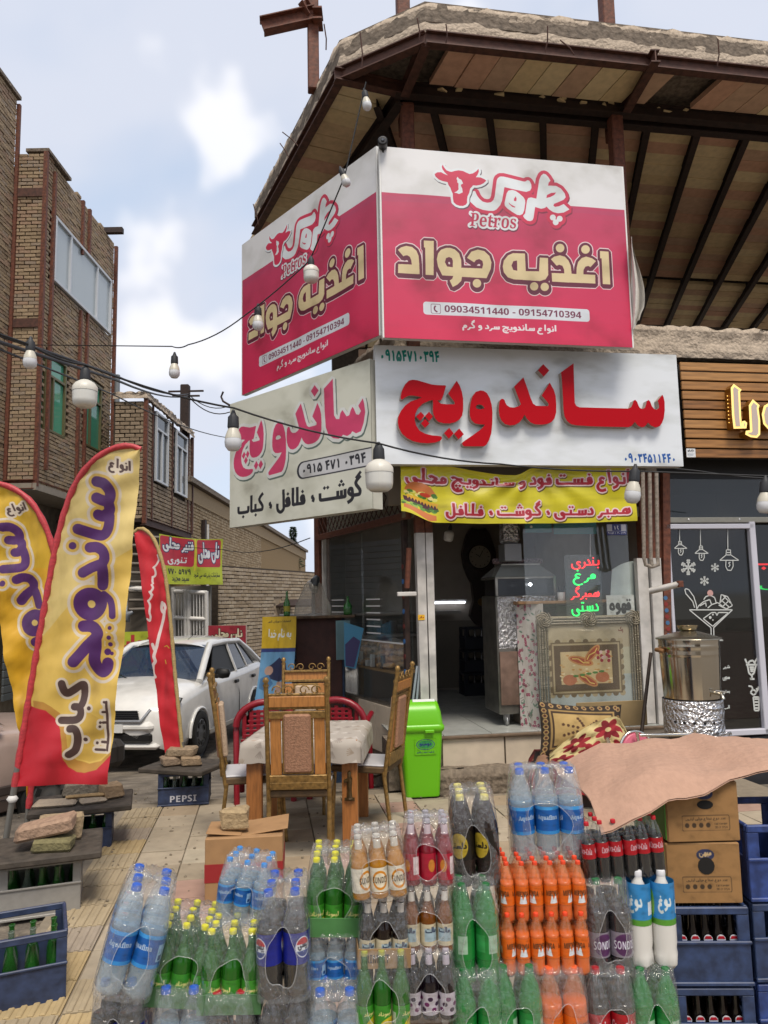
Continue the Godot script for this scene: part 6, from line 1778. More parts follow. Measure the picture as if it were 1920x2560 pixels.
func bread_banners() -> void:
	var pl = quadplane([[399, 1334], [557, 1347], [552, 1464], [421, 1470]], 15.0)
	var q = pl.q
	var W = pl.l[1].x; var H = pl.l[0].y - pl.l[2].y - 0.02
	var c = canvas(W, H, 420, Color("#a9b52c"))
	c.fill([rrect(0.02, H * 0.38, W * 0.52, H * 0.98, 0.06)], Color("#b0263a")); c.fill([rrect(W * 0.56, H * 0.38, W * 0.97, H * 0.98, 0.06)], Color("#b0263a"))
	c.rect(W * 0.53, H * 0.3, W * 0.55, H, Color("#c9b530"))
	var put = func(t, x0, y0, x1, y1, col, ol):
		var s = fit(t, Rect2(x0 * W, y0 * H, (x1 - x0) * W, (y1 - y0) * H))
		if ol: c.shape(grow(s, 0.018), Color("#27305a"))
		c.shape(s, col)
	var wh = Color("#d3d5da"); var bk = Color("#20231c")
	put.call(fa("نان محلی", 0.11), 0.58, 0.45, 0.95, 0.93, wh, true)
	put.call(fa("فتیر محلی", 0.11), 0.05, 0.66, 0.51, 0.97, wh, true)
	put.call(fa("تنوری", 0.1, 0.15), 0.12, 0.4, 0.42, 0.58, wh, false)
	put.call(fa_num("770 5979", 0.08), 0.12, 0.21, 0.48, 0.33, bk, false)
	put.call(fa("سید مجید", 0.08), 0.18, 0.04, 0.46, 0.15, bk, false)
	put.call(fa("سفارشات پذیرفته می شود", 0.08), 0.53, 0.12, 0.95, 0.27, bk, false)
	var o = thing("cloth_banner", "red and lime bread shop banner with white lettering hanging over the barred door", "banner")
	o.transform = Transform3D(q.xf().basis, q.p(0, pl.l[0].y - H, 0))
	var rows = []; var uvs = []
	for j in 9:
		var row = []; var ur = []
		for i in 17:
			var fx = i / 16.0; var fy = j / 8.0
			row.append(v3(fx * W, fy * H - 0.05 * sin(fx * PI) * fy, 0.02 * sin(fx * 9.0 + fy * 4.0)))
			ur.append(v2(fx, 1.0 - fy))
		rows.append(row); uvs.append(ur)
	part(o, "cloth", mb().grid(rows, uvs), printed(c.tex(2), 0.5))
	var p2 = quadplane([[262, 1590], [388, 1574], [392, 1690], [262, 1718]], 14.2)
	W = 1.2; H = 1.0
	c = canvas(W, H, 420, Color("#a7b230"))
	c.shape(fit(fa("نانوایی", 0.11, 0.1), Rect2(0.05, 0.62, 1.1, 0.32)), Color("#b02a32"))
	c.shape(fit(fa("سفارشات", 0.11), Rect2(0.05, 0.3, 1.1, 0.26)), Color("#b02a32"))
	c.shape(fit(fa("محلی", 0.1), Rect2(0.4, 0.04, 0.5, 0.2)), Color("#23335e"))
	o = thing("cloth_banner", "lime bakery banner with red lettering tied low behind the white car", "banner")
	var bp = at(325, 1645, 14.2)
	o.transform = Transform3D(Basis(Vector3.UP, 0.25), bp + v3(-0.5, -0.5, 0))
	sheet(o, "cloth", 1.15, 0.98, 0.02, c.tex(2), m("#8f9a2a", 0.7))
	part(o, "pole", mb().tube([v3(0.0, -1.0, -0.05), v3(0, 1.0, -0.05)], 0.02, 6), M.white)
	part(o, "pole", mb().tube([v3(1.15, -1.0, -0.05), v3(1.15, 1.0, -0.05)], 0.02, 6), M.white)
	c = canvas(0.9, 0.62, 420, Color("#9e3340"))
	c.shape(grow(fit(fa("نان محلی", 0.11), Rect2(0.08, 0.32, 0.74, 0.24)), 0.012), Color("#33221f"))
	c.shape(fit(fa("نان محلی", 0.11), Rect2(0.08, 0.32, 0.74, 0.24)), Color("#d8cfb4"))
	c.shape(fit(fa("فطیر محلی تنوری", 0.09), Rect2(0.1, 0.08, 0.7, 0.14)), Color("#d8cfb4"))
	o = thing("small_sign", "faded red bread sign with cream lettering hung on the yard wall behind the white car", "sign")
	var sp = at(572, 1600, 15.6)
	o.transform = Transform3D(Basis(Vector3.UP, -0.35), sp + v3(-0.42, -0.32, 0))
	sheet(o, "printed_face", 0.88, 0.62, 0.03, c.tex(2), m("#b9a9a0", 0.7))
	part(o, "post", mb().box(v3(0.44, -0.9, -0.05), v3(0.05, 1.8, 0.04)), M.steel)
func conifer(p: Vector3, h: float) -> void:
	var o = thing("conifer_tree", "dark green conifer rising behind the far brick wall", "tree", v3(p.x, -0.7, p.z))
	var top = p.y + 1.2
	part(o, "trunk", mb().tube([Vector3.ZERO, v3(0.05, top * 0.5, 0), v3(0, top + 0.6, 0)], [0.16, 0.1, 0.02], 7), mn(["#3b2d20", "#4d3c2b"], 0.9, 3.0))
	var R = rnd(19)
	var g = mb()
	for k in 2600:
		var f = pow(R.randf(), 0.8)
		var y = lerpf(top * 0.45, top + 0.7, f)
		var r = (1.0 - f) * 1.25 * sqrt(R.randf()) * (0.6 + 0.4 * sin(y * 7.0)) + 0.05
		var a = R.randf() * TAU
		var c = v3(cos(a) * r, y - r * 0.25, sin(a) * r)
		var d = v3(cos(a), -0.15, sin(a)) * 0.16
		var s = v3(-sin(a), R.randf_range(-0.5, 0.5), cos(a)) * 0.05
		g.tint = [lin("#2f4527"), lin("#3b5230"), lin("#26391f")][k % 3]
		g.tri(c - s, c + s, c + d)
	part(o, "crown", g, vary(m(Color.WHITE, 0.9)))
# what stands across the road behind the camera, seen only as reflections in the glass and chrome
func opposite_side() -> void:
	var o = thing("brick_house", "plain brick house across the road, mirrored in the shop glass", "house", v3(7.0, 0, 17.0))
	part(o, "wall", mb().box(v3(0, 3.0, 0), v3(8, 6.5, 4)), mn(["#5f4c3a", "#74604b"], 0.95, 1.0))
	part(o, "roof", mb().box(v3(0, 6.35, 0), v3(8.4, 0.3, 4.4)), M.concrete)
	for k in 3: part(o, "window", mb().box(v3(-2.6 + k * 2.6, 3.6, -2.02), v3(1.3, 1.5, 0.08)), m("#22282b", 0.1))
	var R = rnd(23)
	for t in 4:
		var p = v3(-9.0 + t * 4.4, 0, 14.0 + (t % 2) * 2.5)
		var tr = thing("street_tree", "leafy street tree across the road, mirrored in the shop glass", "tree", p, 0, "trees across the road")
		part(tr, "trunk", mb().tube([Vector3.ZERO, v3(0.1, 1.6, 0), v3(0, 3.4, 0.1)], [0.2, 0.15, 0.07], 8), mn(["#3b2f24", "#4f4132"], 0.9, 3.0))
		var g = mb()
		for k in 2200:
			var d = v3(R.randfn(), R.randfn() * 0.8, R.randfn()).normalized() * (1.9 * pow(R.randf(), 0.4)) * (0.75 + 0.25 * sin(k * 0.37))
			var c = v3(0, 4.0, 0) + d
			var a = v3(R.randfn(), R.randfn(), R.randfn()).normalized() * 0.16
			var b = a.cross(v3(R.randfn(), R.randfn(), R.randfn())).normalized() * 0.12
			g.tint = [lin("#30451f"), lin("#3d5527"), lin("#273a1a")][k % 3]
			g.tri(c - b, c + b, c + a)
		part(tr, "crown", g, vary(m(Color.WHITE, 0.9)))
# ---------------------------------------------------------------- feather flags
func px_canvas(x0, y0, x1, y1, s, bg) -> Canvas:   # canvas laid out in photo pixels, y down
	var c = Canvas.new()
	c.s = s; c.flip = false; c.o = v2(x0, y0)
	c.im = Image.create(int((x1 - x0) * s), int((y1 - y0) * s), false, Image.FORMAT_RGBA8)
	c.im.fill(bg)
	return c
func flag_ink(c: Canvas, X: Transform2D, s: float) -> void:
	var A = func(t): return map2(V2(t), func(p): return X * v2(20 + p.x / 4.74, 1100 + p.y / 4.74))
	var B = func(t): return map2(V2(t), func(p): return X * v2(20 + p.x / 4.74, 1540 + p.y / 4.74))
	var big = []
	for t in ["1050 490 1140 520 1205 600 1212 680 1180 740", "1050 685 1110 712 1180 740 1200 810 1180 870", "1065 885 1120 900 1180 870 1195 960 1180 1050 1130 1120 1040 1120 830 1055", "960 1270 1050 1270 1130 1320 1150 1400 1120 1470", "890 1570 1000 1510 1120 1470", "1120 1480 1130 1560 1118 1720"]: big.append(stroke(smooth(A.call(t), 4), 13.4 * s))
	for t in ["880 122 990 125 1060 185 1060 240 930 370 780 540", "1060 200 1045 350 1025 520 1060 620 1120 662 1165 625 1180 560"]: big.append(stroke(smooth(B.call(t), 4), 14.5 * s))
	big.append([map2(disc(v2(970, 1945), 197, 30), func(p): return X * v2(20 + p.x / 4.74, 1100 + p.y / 4.74))])
	big.append(stroke(smooth(A.call("1130 1830 1205 1900 1240 2000 1250 2080"), 4), 9.0 * s))
	for d in [[762, 1252, 44, 0], [1215, 140, 24, 1], [1205, 255, 26, 1], [1216, 335, 26, 1], [1180, 425, 40, 1], [1228, 445, 22, 1]]: big.append([map2(disc(v2(d[0], d[1]), d[2]), func(p): return X * v2(20 + p.x / 4.74, (1540 if d[3] else 1100) + p.y / 4.74))])
	c.shape(grow(big, 14.5 * s), Color("#c9bcab")); c.shape(grow(big, 7.0 * s), Color("#c6a34e")); c.shape(big, Color("#4c2260"))
	c.fill([map2(disc(v2(975, 1945), 46), func(p): return X * v2(20 + p.x / 4.74, 1100 + p.y / 4.74))], Color("#c8ad63"))
	var br = []
	for t in ["640 800 680 915 745 895 870 815 895 860 885 1000 868 1050", "775 1080 845 1092 858 1170 800 1232 625 1240", "735 1335 800 1342 828 1420 800 1580 720 1645"]: br.append(stroke(smooth(B.call(t), 4), 9.2 * s))
	for d in [[962, 1093, 25], [912, 1467, 25]]: br.append([map2(disc(v2(d[0], d[1]), d[2]), func(p): return X * v2(20 + p.x / 4.74, 1540 + p.y / 4.74))])
	for t in ["1180 1012 1180 1400 1178 1590", "1180 1135 1130 1135", "1178 1260 1128 1262", "1175 1500 1105 1498", "1030 1588 1150 1588", "1180 1020 1150 1015"]: br.append(stroke(B.call(t), 3.2 * s))
	for d in [[1098, 1262, 17], [1092, 1310, 17], [1046, 1510, 18]]: br.append([map2(disc(v2(d[0], d[1]), d[2]), func(p): return X * v2(20 + p.x / 4.74, 1540 + p.y / 4.74))])
	var an = mapset(fit(fa("انواع", 0.11), Rect2(0, 0, 1, 1)), func(p): return X * v2(20 + (1180 + p.x * 285 + 0 * p.y) / 4.74, 1100 + (415 - p.y * 190 + (p.x - 0.5) * 70) / 4.74))
	br.append_array(an)
	c.shape(grow(br, 6.0 * s), Color("#c9bcab")); c.shape(br, Color("#4a3632"))
func flag_cloth(called, label, pole: PackedVector2Array, free: PackedVector2Array, q: Plane3, c: Canvas, x0, y0, x1, y1, sleeve_mat, ripple, sleeve_px) -> Node3D:
	var o = thing(called, label, "flag", Vector3.ZERO, 0, "feather flags")
	var ps = smooth(pole, 5); var fs = smooth(free, 5)
	var along = func(pts: PackedVector2Array, t: float) -> Vector2:
		var tot = 0.0
		for k in pts.size() - 1: tot += pts[k].distance_to(pts[k + 1])
		var w = t * tot
		for k in pts.size() - 1:
			var d = pts[k].distance_to(pts[k + 1])
			if w <= d or k == pts.size() - 2: return pts[k].lerp(pts[k + 1], clampf(w / maxf(d, 1e-6), 0, 1))
			w -= d
		return pts[-1]
	var rows = []; var uvs = []
	var pole3 = []
	for j in 49:
		var t = j / 48.0
		var a = along.call(ps, t); var b = along.call(fs, t)
		var row = []; var ur = []
		for i in 19:
			var f = i / 18.0
			var p = a.lerp(b, f)
			var l = onp(p.x, p.y, q.o, q.n)
			var dz = ripple * (sin(f * 7.0 + t * 3.0) * 0.35 + sin((p.x + p.y) * 0.035) * 0.6 + sin(p.y * 0.11 + f * 3.0) * 0.22) * smoothstep(0.0, 0.5, f) + 0.012 * sin(p.y * 0.16 + p.x * 0.05) * exp(-f * 5.0)
			row.append(l + q.n * dz)
			ur.append(v2((p.x - x0) / (x1 - x0), (p.y - y0) / (y1 - y0)))
		rows.append(row); uvs.append(ur)
		pole3.append(onp(a.x, a.y, q.o, q.n))
	var g = mb()
	if a_side(rows, q): g.grid(rows, uvs)
	else:
		for r in rows: r.reverse()
		for r in uvs: r.reverse()
		g.grid(rows, uvs)
	var cm = printed(c.tex(2), 0.45)
	cm.backlight_enabled = true; cm.backlight = Color(0.35, 0.35, 0.35)
	part(o, "cloth", g, cm)
	var rr = []
	for k in pole3.size(): rr.append(sleeve_px * (0.92 + 0.12 * sin(k * 2.1)))
	part(o, "pole_sleeve", mb().tube(pole3, rr, 10), sleeve_mat)
	return o
func a_side(rows, q) -> bool: return (rows[0][1] - rows[0][0]).cross(rows[1][0] - rows[0][0]).dot(q.n) > 0
func flags() -> void:
	var red_s = mn(["#a02530", "#b8303a", "#c03a42"], 0.5, 8.0)
	var q = plane(at(190, 1600, 4.75), 4.0)
	var c = px_canvas(0, 1090, 400, 2000, 2.4, Color("#cfae55"))
	c.fill([V2("0 1090 400 1090 400 1330 250 1420 100 1600 0 1600")], Color("#d0b976"))
	var Z = func(t): return map2(V2(t), func(p): return v2(20 + p.x / 4.74, 1540 + p.y / 4.74))
	c.fill([Z.call("300 1000 420 1020 520 1080 600 1150 690 1290 700 1500 720 1640 800 1720 950 1760 1100 1720 1230 1600 1230 1800 900 1950 600 1800 300 1200")], Color("#b0813a"))
	c.fill([Z.call("690 1290 700 1500 720 1640 800 1700 950 1740 1090 1700 1230 1580 1230 1300 900 1100")], Color("#c2a04a"))
	c.fill([Z.call("-100 2300 -100 1300 250 1060 320 1090 450 1120 560 1230 620 1350 640 1500 650 1700 700 1800 800 1860 900 1865 1050 1820 1217 1650 1400 1500 1400 2300")], Color("#b4202e"))
	flag_ink(c, Transform2D(), 1.0)
	var o = flag_cloth("feather_flag", "yellow feather flag with purple and brown lettering and a red foot", V2("36 1966 70 1760 104 1560 143 1350 178 1232 217 1168 262 1131 300 1116 335 1116 352 1124"), V2("270 1960 282 1850 297 1700 311 1600 329 1400 341 1260 347 1190 350 1150 351 1134 352 1125"), q, c, 0, 1090, 400, 2000, red_s, 0.03, 0.021)
	var p0 = onp(36, 1966, q.o, q.n); var p1 = onp(8, 2140, q.o, q.n)
	part(o, "pole", mb().tube([p0 + (p0 - p1) * 0.3, p1 + (p1 - p0) * 0.6], 0.018, 10), m("#7d7c78", 0.4, 0.6))
	part(o, "tie_cord", mb().lathe([v2(0.02, -0.02), v2(0.035, 0), v2(0.02, 0.02)], 10, Transform3D(Basis(), p0 + (p1 - p0) * 0.18)), M.white_paint)
	q = plane(at(60, 1600, 5.5), 4.0)
	c = px_canvas(-120, 1180, 180, 2040, 2.0, Color("#c99a20"))
	c.fill([V2("-120 1180 180 1180 180 1420 -120 1420")], Color("#c39d24"))
	var a = v2(181, 1364); var b = v2(224.6, 1510); var a2 = v2(10, 1459); var b2 = v2(87, 1557)
	var rot = (b2 - a2).angle() - (b - a).angle(); var sc = (b2 - a2).length() / (b - a).length()
	var X = Transform2D(rot, Vector2.ONE * sc, 0.0, Vector2.ZERO)
	X.origin = a2 - X * a
	flag_ink(c, X, sc)
	o = flag_cloth("feather_flag", "deeper yellow feather flag with purple lettering, partly behind the paler yellow flag", V2("72 2020 95 1800 117 1600 137 1420 129 1360 107 1302 75 1252 30 1220 -20 1207 -75 1216"), V2("70 2020 64 1900 32 1740 4 1590 -30 1420 -55 1320 -66 1270 -72 1240 -74 1225 -76 1217"), q, c, -120, 1180, 180, 2040, red_s, 0.035, 0.024)
	p0 = onp(72, 2020, q.o, q.n)
	part(o, "pole", mb().tube([p0 + v3(0, 0.1, 0), p0 + v3(-0.02, -0.35, 0)], 0.018, 10), m("#7d7c78", 0.4, 0.6))
	q = plane(at(400, 1600, 6.75), -8.0)
	c = px_canvas(320, 1300, 480, 1910, 3.2, Color("#c02430"))
	var K = func(t): return map2(V2(t), func(p): return v2(320 + p.x / 6.321, 1310 + p.y / 6.321))
	for t in ["470 490 485 560 450 640 400 690", "420 700 440 770 430 820 390 840", "395 840 390 900 400 940", "380 960 400 1010 370 1080 390 1120", "350 1070 380 1130 350 1190 320 1215", "330 1230 350 1290 340 1390 355 1460 340 1530 300 1500"]: c.shape([stroke(smooth(K.call(t), 4), 2.6)], Color("#d9c9c6"))
	for t in ["535 1240 520 1330 550 1395 585 1330 560 1260", "572 1390 555 1500 500 1720 462 1920 432 1985 392 1900", "440 2000 420 2090 440 2170 405 2230 400 2350 430 2420"]: c.shape([stroke(smooth(K.call(t), 4), 3.9)], Color("#d9c9c6"))
	for t in ["580 1940 620 1920 650 1960", "590 2150 600 2210"]: c.shape([stroke(K.call(t), 1.2)], Color("#c9a03a"))
	o = flag_cloth("feather_flag", "narrow red feather flag with white script in front of the white car", V2("457 1884 448 1790 438 1690 427 1560 415 1450 403 1395 384 1347 362 1324 345 1322 336 1330"), V2("413 1888 404 1830 394 1750 381 1660 368 1570 357 1480 348 1420 342 1380 338 1350 336 1331"), q, c, 320, 1300, 480, 1910, mn(["#a58a52", "#b79f6b", "#8f6f4a"], 0.9, 10.0), 0.016, 0.018)
	p0 = onp(457, 1884, q.o, q.n)
	part(o, "pole", mb().tube([p0 + v3(0, 0.1, 0), p0 + v3(-0.02, -0.42, 0)], 0.014, 8), m("#7d7c78", 0.4, 0.6))
# ---------------------------------------------------------------- cars
func wheel(parent, p: Vector3, r: float, w: float, outw: float) -> void:   # axle along x; outw = +1 or -1 side that shows
	var X = Transform3D(Basis(Vector3.BACK, -PI / 2 * outw), p)
	var tyre = part(parent, "wheel", mb().lathe([v2(r * 0.60, -w / 2), v2(r * 0.9, -w / 2), v2(r, -w * 0.34), v2(r, w * 0.34), v2(r * 0.93, w / 2), v2(r * 0.66, w / 2), v2(r * 0.62, w * 0.42)], 28, X), mn(["#141413", "#22211f"], 0.85, 6.0))
	part(tyre, "rim", mb().lathe([v2(r * 0.64, w * 0.30), v2(r * 0.60, w * 0.44), v2(r * 0.3, w * 0.40), v2(0.0, w * 0.46)], 28, X), m("#6d6c6a", 0.4, 0.6))
	for k in 7:
		var a = TAU * k / 7
		part(tyre, "rim_slot", mb().box(X * v3(sin(a) * r * 0.47, w * 0.455, cos(a) * r * 0.47), v3(0.012, r * 0.24, r * 0.16), Basis(Vector3.RIGHT, a * outw)), m("#171615", 0.8))
func loft(st: Array, prof: Callable, seg := 0) -> MB:
	var rows = []
	for s in st: rows.append(prof.call(s))
	return mb().grid(rows)
func cars() -> void:
	var paint = mn(["#dcdbd8", "#e6e5e2"], 0.22, 1.0, 0.0, 0.01, 2, 0.0, false)
	paint.clearcoat_enabled = true; paint.clearcoat = 0.7; paint.clearcoat_roughness = 0.06
	white_car(paint)
	pink_car()
func body_row(z, hw, y0, yb, yd, tuck = 0.06) -> Array:   # cross-section, left sill over the deck to right sill
	var r = []
	var side = [v2(hw - tuck, y0), v2(hw - 0.01, y0 + 0.10), v2(hw, (y0 + yb) * 0.5), v2(hw - 0.015, yb - 0.12), v2(hw - 0.035, yb - 0.04), v2(hw - 0.08, yb), v2(hw * 0.7, lerpf(yb, yd, 0.6)), v2(hw * 0.35, lerpf(yb, yd, 0.92)), v2(0.0, yd)]
	for p in side: r.append(v3(p.x, p.y, z))
	for k in range(side.size() - 2, -1, -1): r.append(v3(-side[k].x, side[k].y, z))
	return r
func cap_row(row: Array, out: Vector3, g: MB) -> void:
	var c = Vector3.ZERO
	for p in row: c += p
	c /= row.size()
	for k in row.size() - 1:
		var n = (row[k] - c).cross(row[k + 1] - c)
		if n.dot(out) > 0: g.tri(c, row[k], row[k + 1])
		else: g.tri(c, row[k + 1], row[k])
func white_car(paint) -> void:
	var fw = at(490, 1886, 10.7); var rw = at(622, 1838, 13.05)
	var dirv = (fw - rw) * v3(1, 0, 1)
	var yaw = atan2(dirv.x, dirv.z)
	var gy = fw.y + 0.01
	var base = (fw + rw) / 2
	var o = thing("parked_car", "white four-door saloon car parked on the side street facing the camera", "car", v3(base.x, gy, base.z), yaw)
	o.scale = Vector3.ONE * 1.06
	o.translate_object_local(v3(-0.76, 0, 0))
	var black = m("#141414", 0.5)
	var dark = glass("#10151a", 0.82, 0.02)
	var scr = glass("#2c3d55", 0.72, 0.02)
	var st = [[2.12, 0.46, 0.36, 0.62, 0.70], [2.08, 0.62, 0.28, 0.68, 0.76], [1.98, 0.74, 0.21, 0.74, 0.82], [1.8, 0.80, 0.19, 0.80, 0.88], [1.5, 0.825, 0.18, 0.86, 0.94], [1.0, 0.835, 0.18, 0.92, 1.0], [0.72, 0.838, 0.18, 0.94, 1.01], [0.2, 0.838, 0.18, 0.95, 0.98], [-0.6, 0.838, 0.18, 0.97, 0.98], [-1.2, 0.835, 0.18, 0.99, 1.0], [-1.6, 0.825, 0.20, 1.01, 1.07], [-1.95, 0.79, 0.23, 1.0, 1.07], [-2.1, 0.72, 0.30, 0.95, 1.02], [-2.16, 0.62, 0.40, 0.88, 0.95]]
	var rows = []
	for s in st: rows.append(body_row(s[0], s[1], s[2], s[3], s[4]))
	rows.reverse()
	for r in rows: r.reverse()
	var g = mb().grid(rows)
	cap_row(rows[-1], v3(0, 0, 1), g); cap_row(rows[0], v3(0, 0, -1), g)
	part(o, "body", g, paint)
	var belt = 0.93
	var cab = func(z0, z1, hw0, hw1, y): return [v3(hw0, y, z0), v3(hw1, y, z1)]
	var R = {}
	var lw = 0.74; var tw = 0.585; var ty = 1.41
	var f0 = 1.06; var f1 = 0.24; var r0 = -1.72; var r1 = -1.02
	var roof = []
	for k in 9:
		var t = k / 8.0
		var z = lerpf(r1 - 0.16, f1 + 0.1, t)
		var crown = 0.075 * pow(sin(t * PI), 0.8)
		var row = []
		for h in 11:
			var x = lerpf(-1, 1, h / 10.0)
			row.append(v3(x * (tw + 0.02), ty + crown - 0.075 * pow(absf(x), 2.6), z))
		roof.append(row)
	part(o, "roof", mb().grid(roof), paint)
	var gl = mb()
	gl.quad(v3(-lw, belt + 0.03, f0), v3(lw, belt + 0.03, f0), v3(tw, ty - 0.03, f1 + 0.03), v3(-tw, ty - 0.03, f1 + 0.03))
	part(o, "windscreen", gl, scr)
	gl = mb()
	gl.quad(v3(lw, belt + 0.05, r0), v3(-lw, belt + 0.05, r0), v3(-tw, ty - 0.03, r1), v3(tw, ty - 0.03, r1))
	part(o, "rear_screen", gl, dark)
	for sx in [1, -1]:
		var P = func(z, t): return v3(sx * lerpf(lw + 0.035, tw + 0.03, t), lerpf(belt + 0.02, ty - 0.055, t), z)
		var panes = [[0.62, 0.16, -0.36, -0.36, "side_window"], [-0.44, -0.44, -0.98, -0.82, "side_window"], [-1.04, -0.88, -1.38, -1.02, "quarter_window"]]
		for p in panes:
			gl = mb()
			var a = P.call(p[0], 0.02); var b = P.call(p[1], 0.97); var c = P.call(p[3], 0.97); var d = P.call(p[2], 0.02)
			if sx > 0: gl.quad(a, d, c, b)
			else: gl.quad(d, a, b, c)
			part(o, p[4], gl, m("#08090a", 0.6) if p[0] > 0.5 and sx > 0 else glass("#3b4248", 0.85, 0.04))
			var fr = [a, b, c, d, a]
			part(o, "window_seal", mb().tube(fr, 0.012, 5, false), black)
		part(o, "pillar", mb().tube([v3(sx * (lw + 0.02), belt, f0 - 0.02), v3(sx * (lerpf(lw, tw, 0.5) + 0.03), lerpf(belt, ty, 0.52), lerpf(f0, f1, 0.5) + 0.02), v3(sx * (tw + 0.02), ty - 0.035, f1 + 0.02), v3(sx * (tw + 0.022), ty - 0.02, -0.3), v3(sx * (tw + 0.02), ty - 0.04, r1 + 0.02), v3(sx * (lerpf(lw, tw, 0.5) + 0.03), lerpf(belt, ty, 0.55), lerpf(r0, r1, 0.5) + 0.05), v3(sx * (lw + 0.02), belt + 0.02, r0 - 0.05)], 0.05, 8), paint)
		part(o, "pillar", mb().tube([P.call(-0.40, -0.05), P.call(-0.40, 1.02)], 0.035, 6), paint)
		part(o, "pillar", mb().tube([P.call(-1.0, -0.05), P.call(-0.84, 1.02)], 0.022, 6), paint)
		part(o, "door_seam", mb().tube([v3(sx * 0.838, 0.28, -0.42), v3(sx * 0.84, 0.6, -0.42), v3(sx * 0.80, 0.92, -0.40)], 0.005, 4), black)
		part(o, "door_seam", mb().tube([v3(sx * 0.838, 0.28, 0.66), v3(sx * 0.84, 0.6, 0.70), v3(sx * 0.80, 0.92, 0.70)], 0.005, 4), black)
		for z in [-0.28, -1.12]: part(o, "door_handle", mb().cbox(v3(sx * 0.845, 0.80, z), v3(0.04, 0.05, 0.13), 0.01), black)
		var mir = part(o, "wing_mirror", mb().lathe([v2(0, -0.12), v2(0.07, -0.09), v2(0.085, 0), v2(0.07, 0.08), v2(0, 0.11)], 12, Transform3D(Basis(Vector3.BACK, PI / 2) * Basis().scaled(v3(0.9, 1, 0.7)), v3(sx * 0.93, 1.0, 0.60))), black)
		part(mir, "mirror_arm", mb().cbox(v3(sx * 0.82, 0.96, 0.6), v3(0.1, 0.06, 0.06), 0.01), black)
		part(o, "sill", mb().cbox(v3(sx * 0.79, 0.23, -0.05), v3(0.08, 0.09, 1.7), 0.02), mn(["#9a9589", "#aba69b"], 0.5, 1.0))
		for z in [1.19, -1.21]:
			var arc = []
			for k in 15:
				var a = PI * k / 14
				arc.append(v3(sx * 0.835, 0.27 + sin(a) * 0.335, z + cos(a) * 0.335))
			part(o, "arch_lip", mb().tube(arc, 0.022, 6), paint)
			part(o, "wheel_well", mb().lathe([v2(0.0, 0), v2(0.33, 0), v2(0.33, 0.03)], 20, Transform3D(Basis(Vector3.BACK, -PI / 2 * sx), v3(sx * 0.815, 0.285, z))), black)
			wheel(o, v3(sx * 0.775, 0.285, z), 0.285, 0.18, sx)
		var hl = PackedVector2Array([v2(0.38, 0.655), v2(0.5, 0.60), v2(0.76, 0.64), v2(0.81, 0.80), v2(0.72, 0.815), v2(0.54, 0.745)])
		var hm = mb()
		var P3 = []
		for p in hl: P3.append(v3(sx * p.x, p.y, 2.13 - maxf(0, p.x - 0.30) * 0.62 - maxf(0, p.y - 0.66) * 0.5))
		var cc = Vector3.ZERO
		for p in P3: cc += p / 6.0
		cc.z += 0.03
		for k in 6:
			if sx > 0: hm.tri(cc, P3[k], P3[(k + 1) % 6])
			else: hm.tri(cc, P3[(k + 1) % 6], P3[k])
		var lamp = part(o, "headlight", hm, m("#b9bfc2", 0.08, 0.3))
		part(lamp, "lamp_rim", mb().tube(P3 + [P3[0]], 0.012, 5, false), black)
		part(o, "fog_recess", mb().cbox(v3(sx * 0.62, 0.40, 2.0), v3(0.24, 0.13, 0.06), 0.03, Basis(Vector3.UP, sx * 0.4)), black)
	var gr = mb()
	gr.quad(v3(-0.44, 0.585, 2.145), v3(0.44, 0.585, 2.145), v3(0.40, 0.70, 2.125), v3(-0.40, 0.70, 2.125))
	part(o, "grille", gr, m("#171718", 0.6))
	for k in 5: part(o, "grille_bar", mb().box(v3(0, 0.60 + k * 0.022, 2.148 - k * 0.004), v3(0.84, 0.006, 0.012)), m("#2d2d30", 0.3))
	part(o, "chrome_strip", mb().tube([v3(-0.54, 0.70, 2.06), v3(-0.45, 0.575, 2.14), v3(0.45, 0.575, 2.14), v3(0.54, 0.70, 2.06)], 0.022, 6), m("#a9abb0", 0.25, 0.6))
	part(o, "bumper", mb().cbox(v3(0, 0.50, 2.07), v3(1.2, 0.13, 0.16), 0.05), paint)
	part(o, "air_intake", mb().cbox(v3(0, 0.37, 2.06), v3(1.16, 0.13, 0.12), 0.03), black)
	part(o, "bumper_lip", mb().cbox(v3(0, 0.265, 2.04), v3(1.3, 0.07, 0.14), 0.03), paint)
	part(o, "number_plate", mb().box(v3(0, 0.49, 2.156), v3(0.46, 0.10, 0.012)), M.white)
	for sx in [-0.25, 0.35]: part(o, "wiper", mb().tube([v3(sx, belt + 0.05, f0 + 0.02), v3(sx - 0.35, belt + 0.16, f0 - 0.14)], 0.008, 4), black)
	part(o, "seat", mb().cbox(v3(0.34, 0.98, -0.25), v3(0.44, 0.6, 0.16), 0.05).cbox(v3(-0.34, 0.98, -0.25), v3(0.44, 0.6, 0.16), 0.05), m("#26262a", 0.8))
	part(o, "tail_light", mb().cbox(v3(0.66, 0.88, -2.1), v3(0.18, 0.18, 0.08), 0.02), m("#7a1216", 0.2))
	part(o, "aerial", mb().tube([v3(0.2, 1.44, 0.1), v3(0.28, 1.62, -0.35)], 0.004, 4), black)
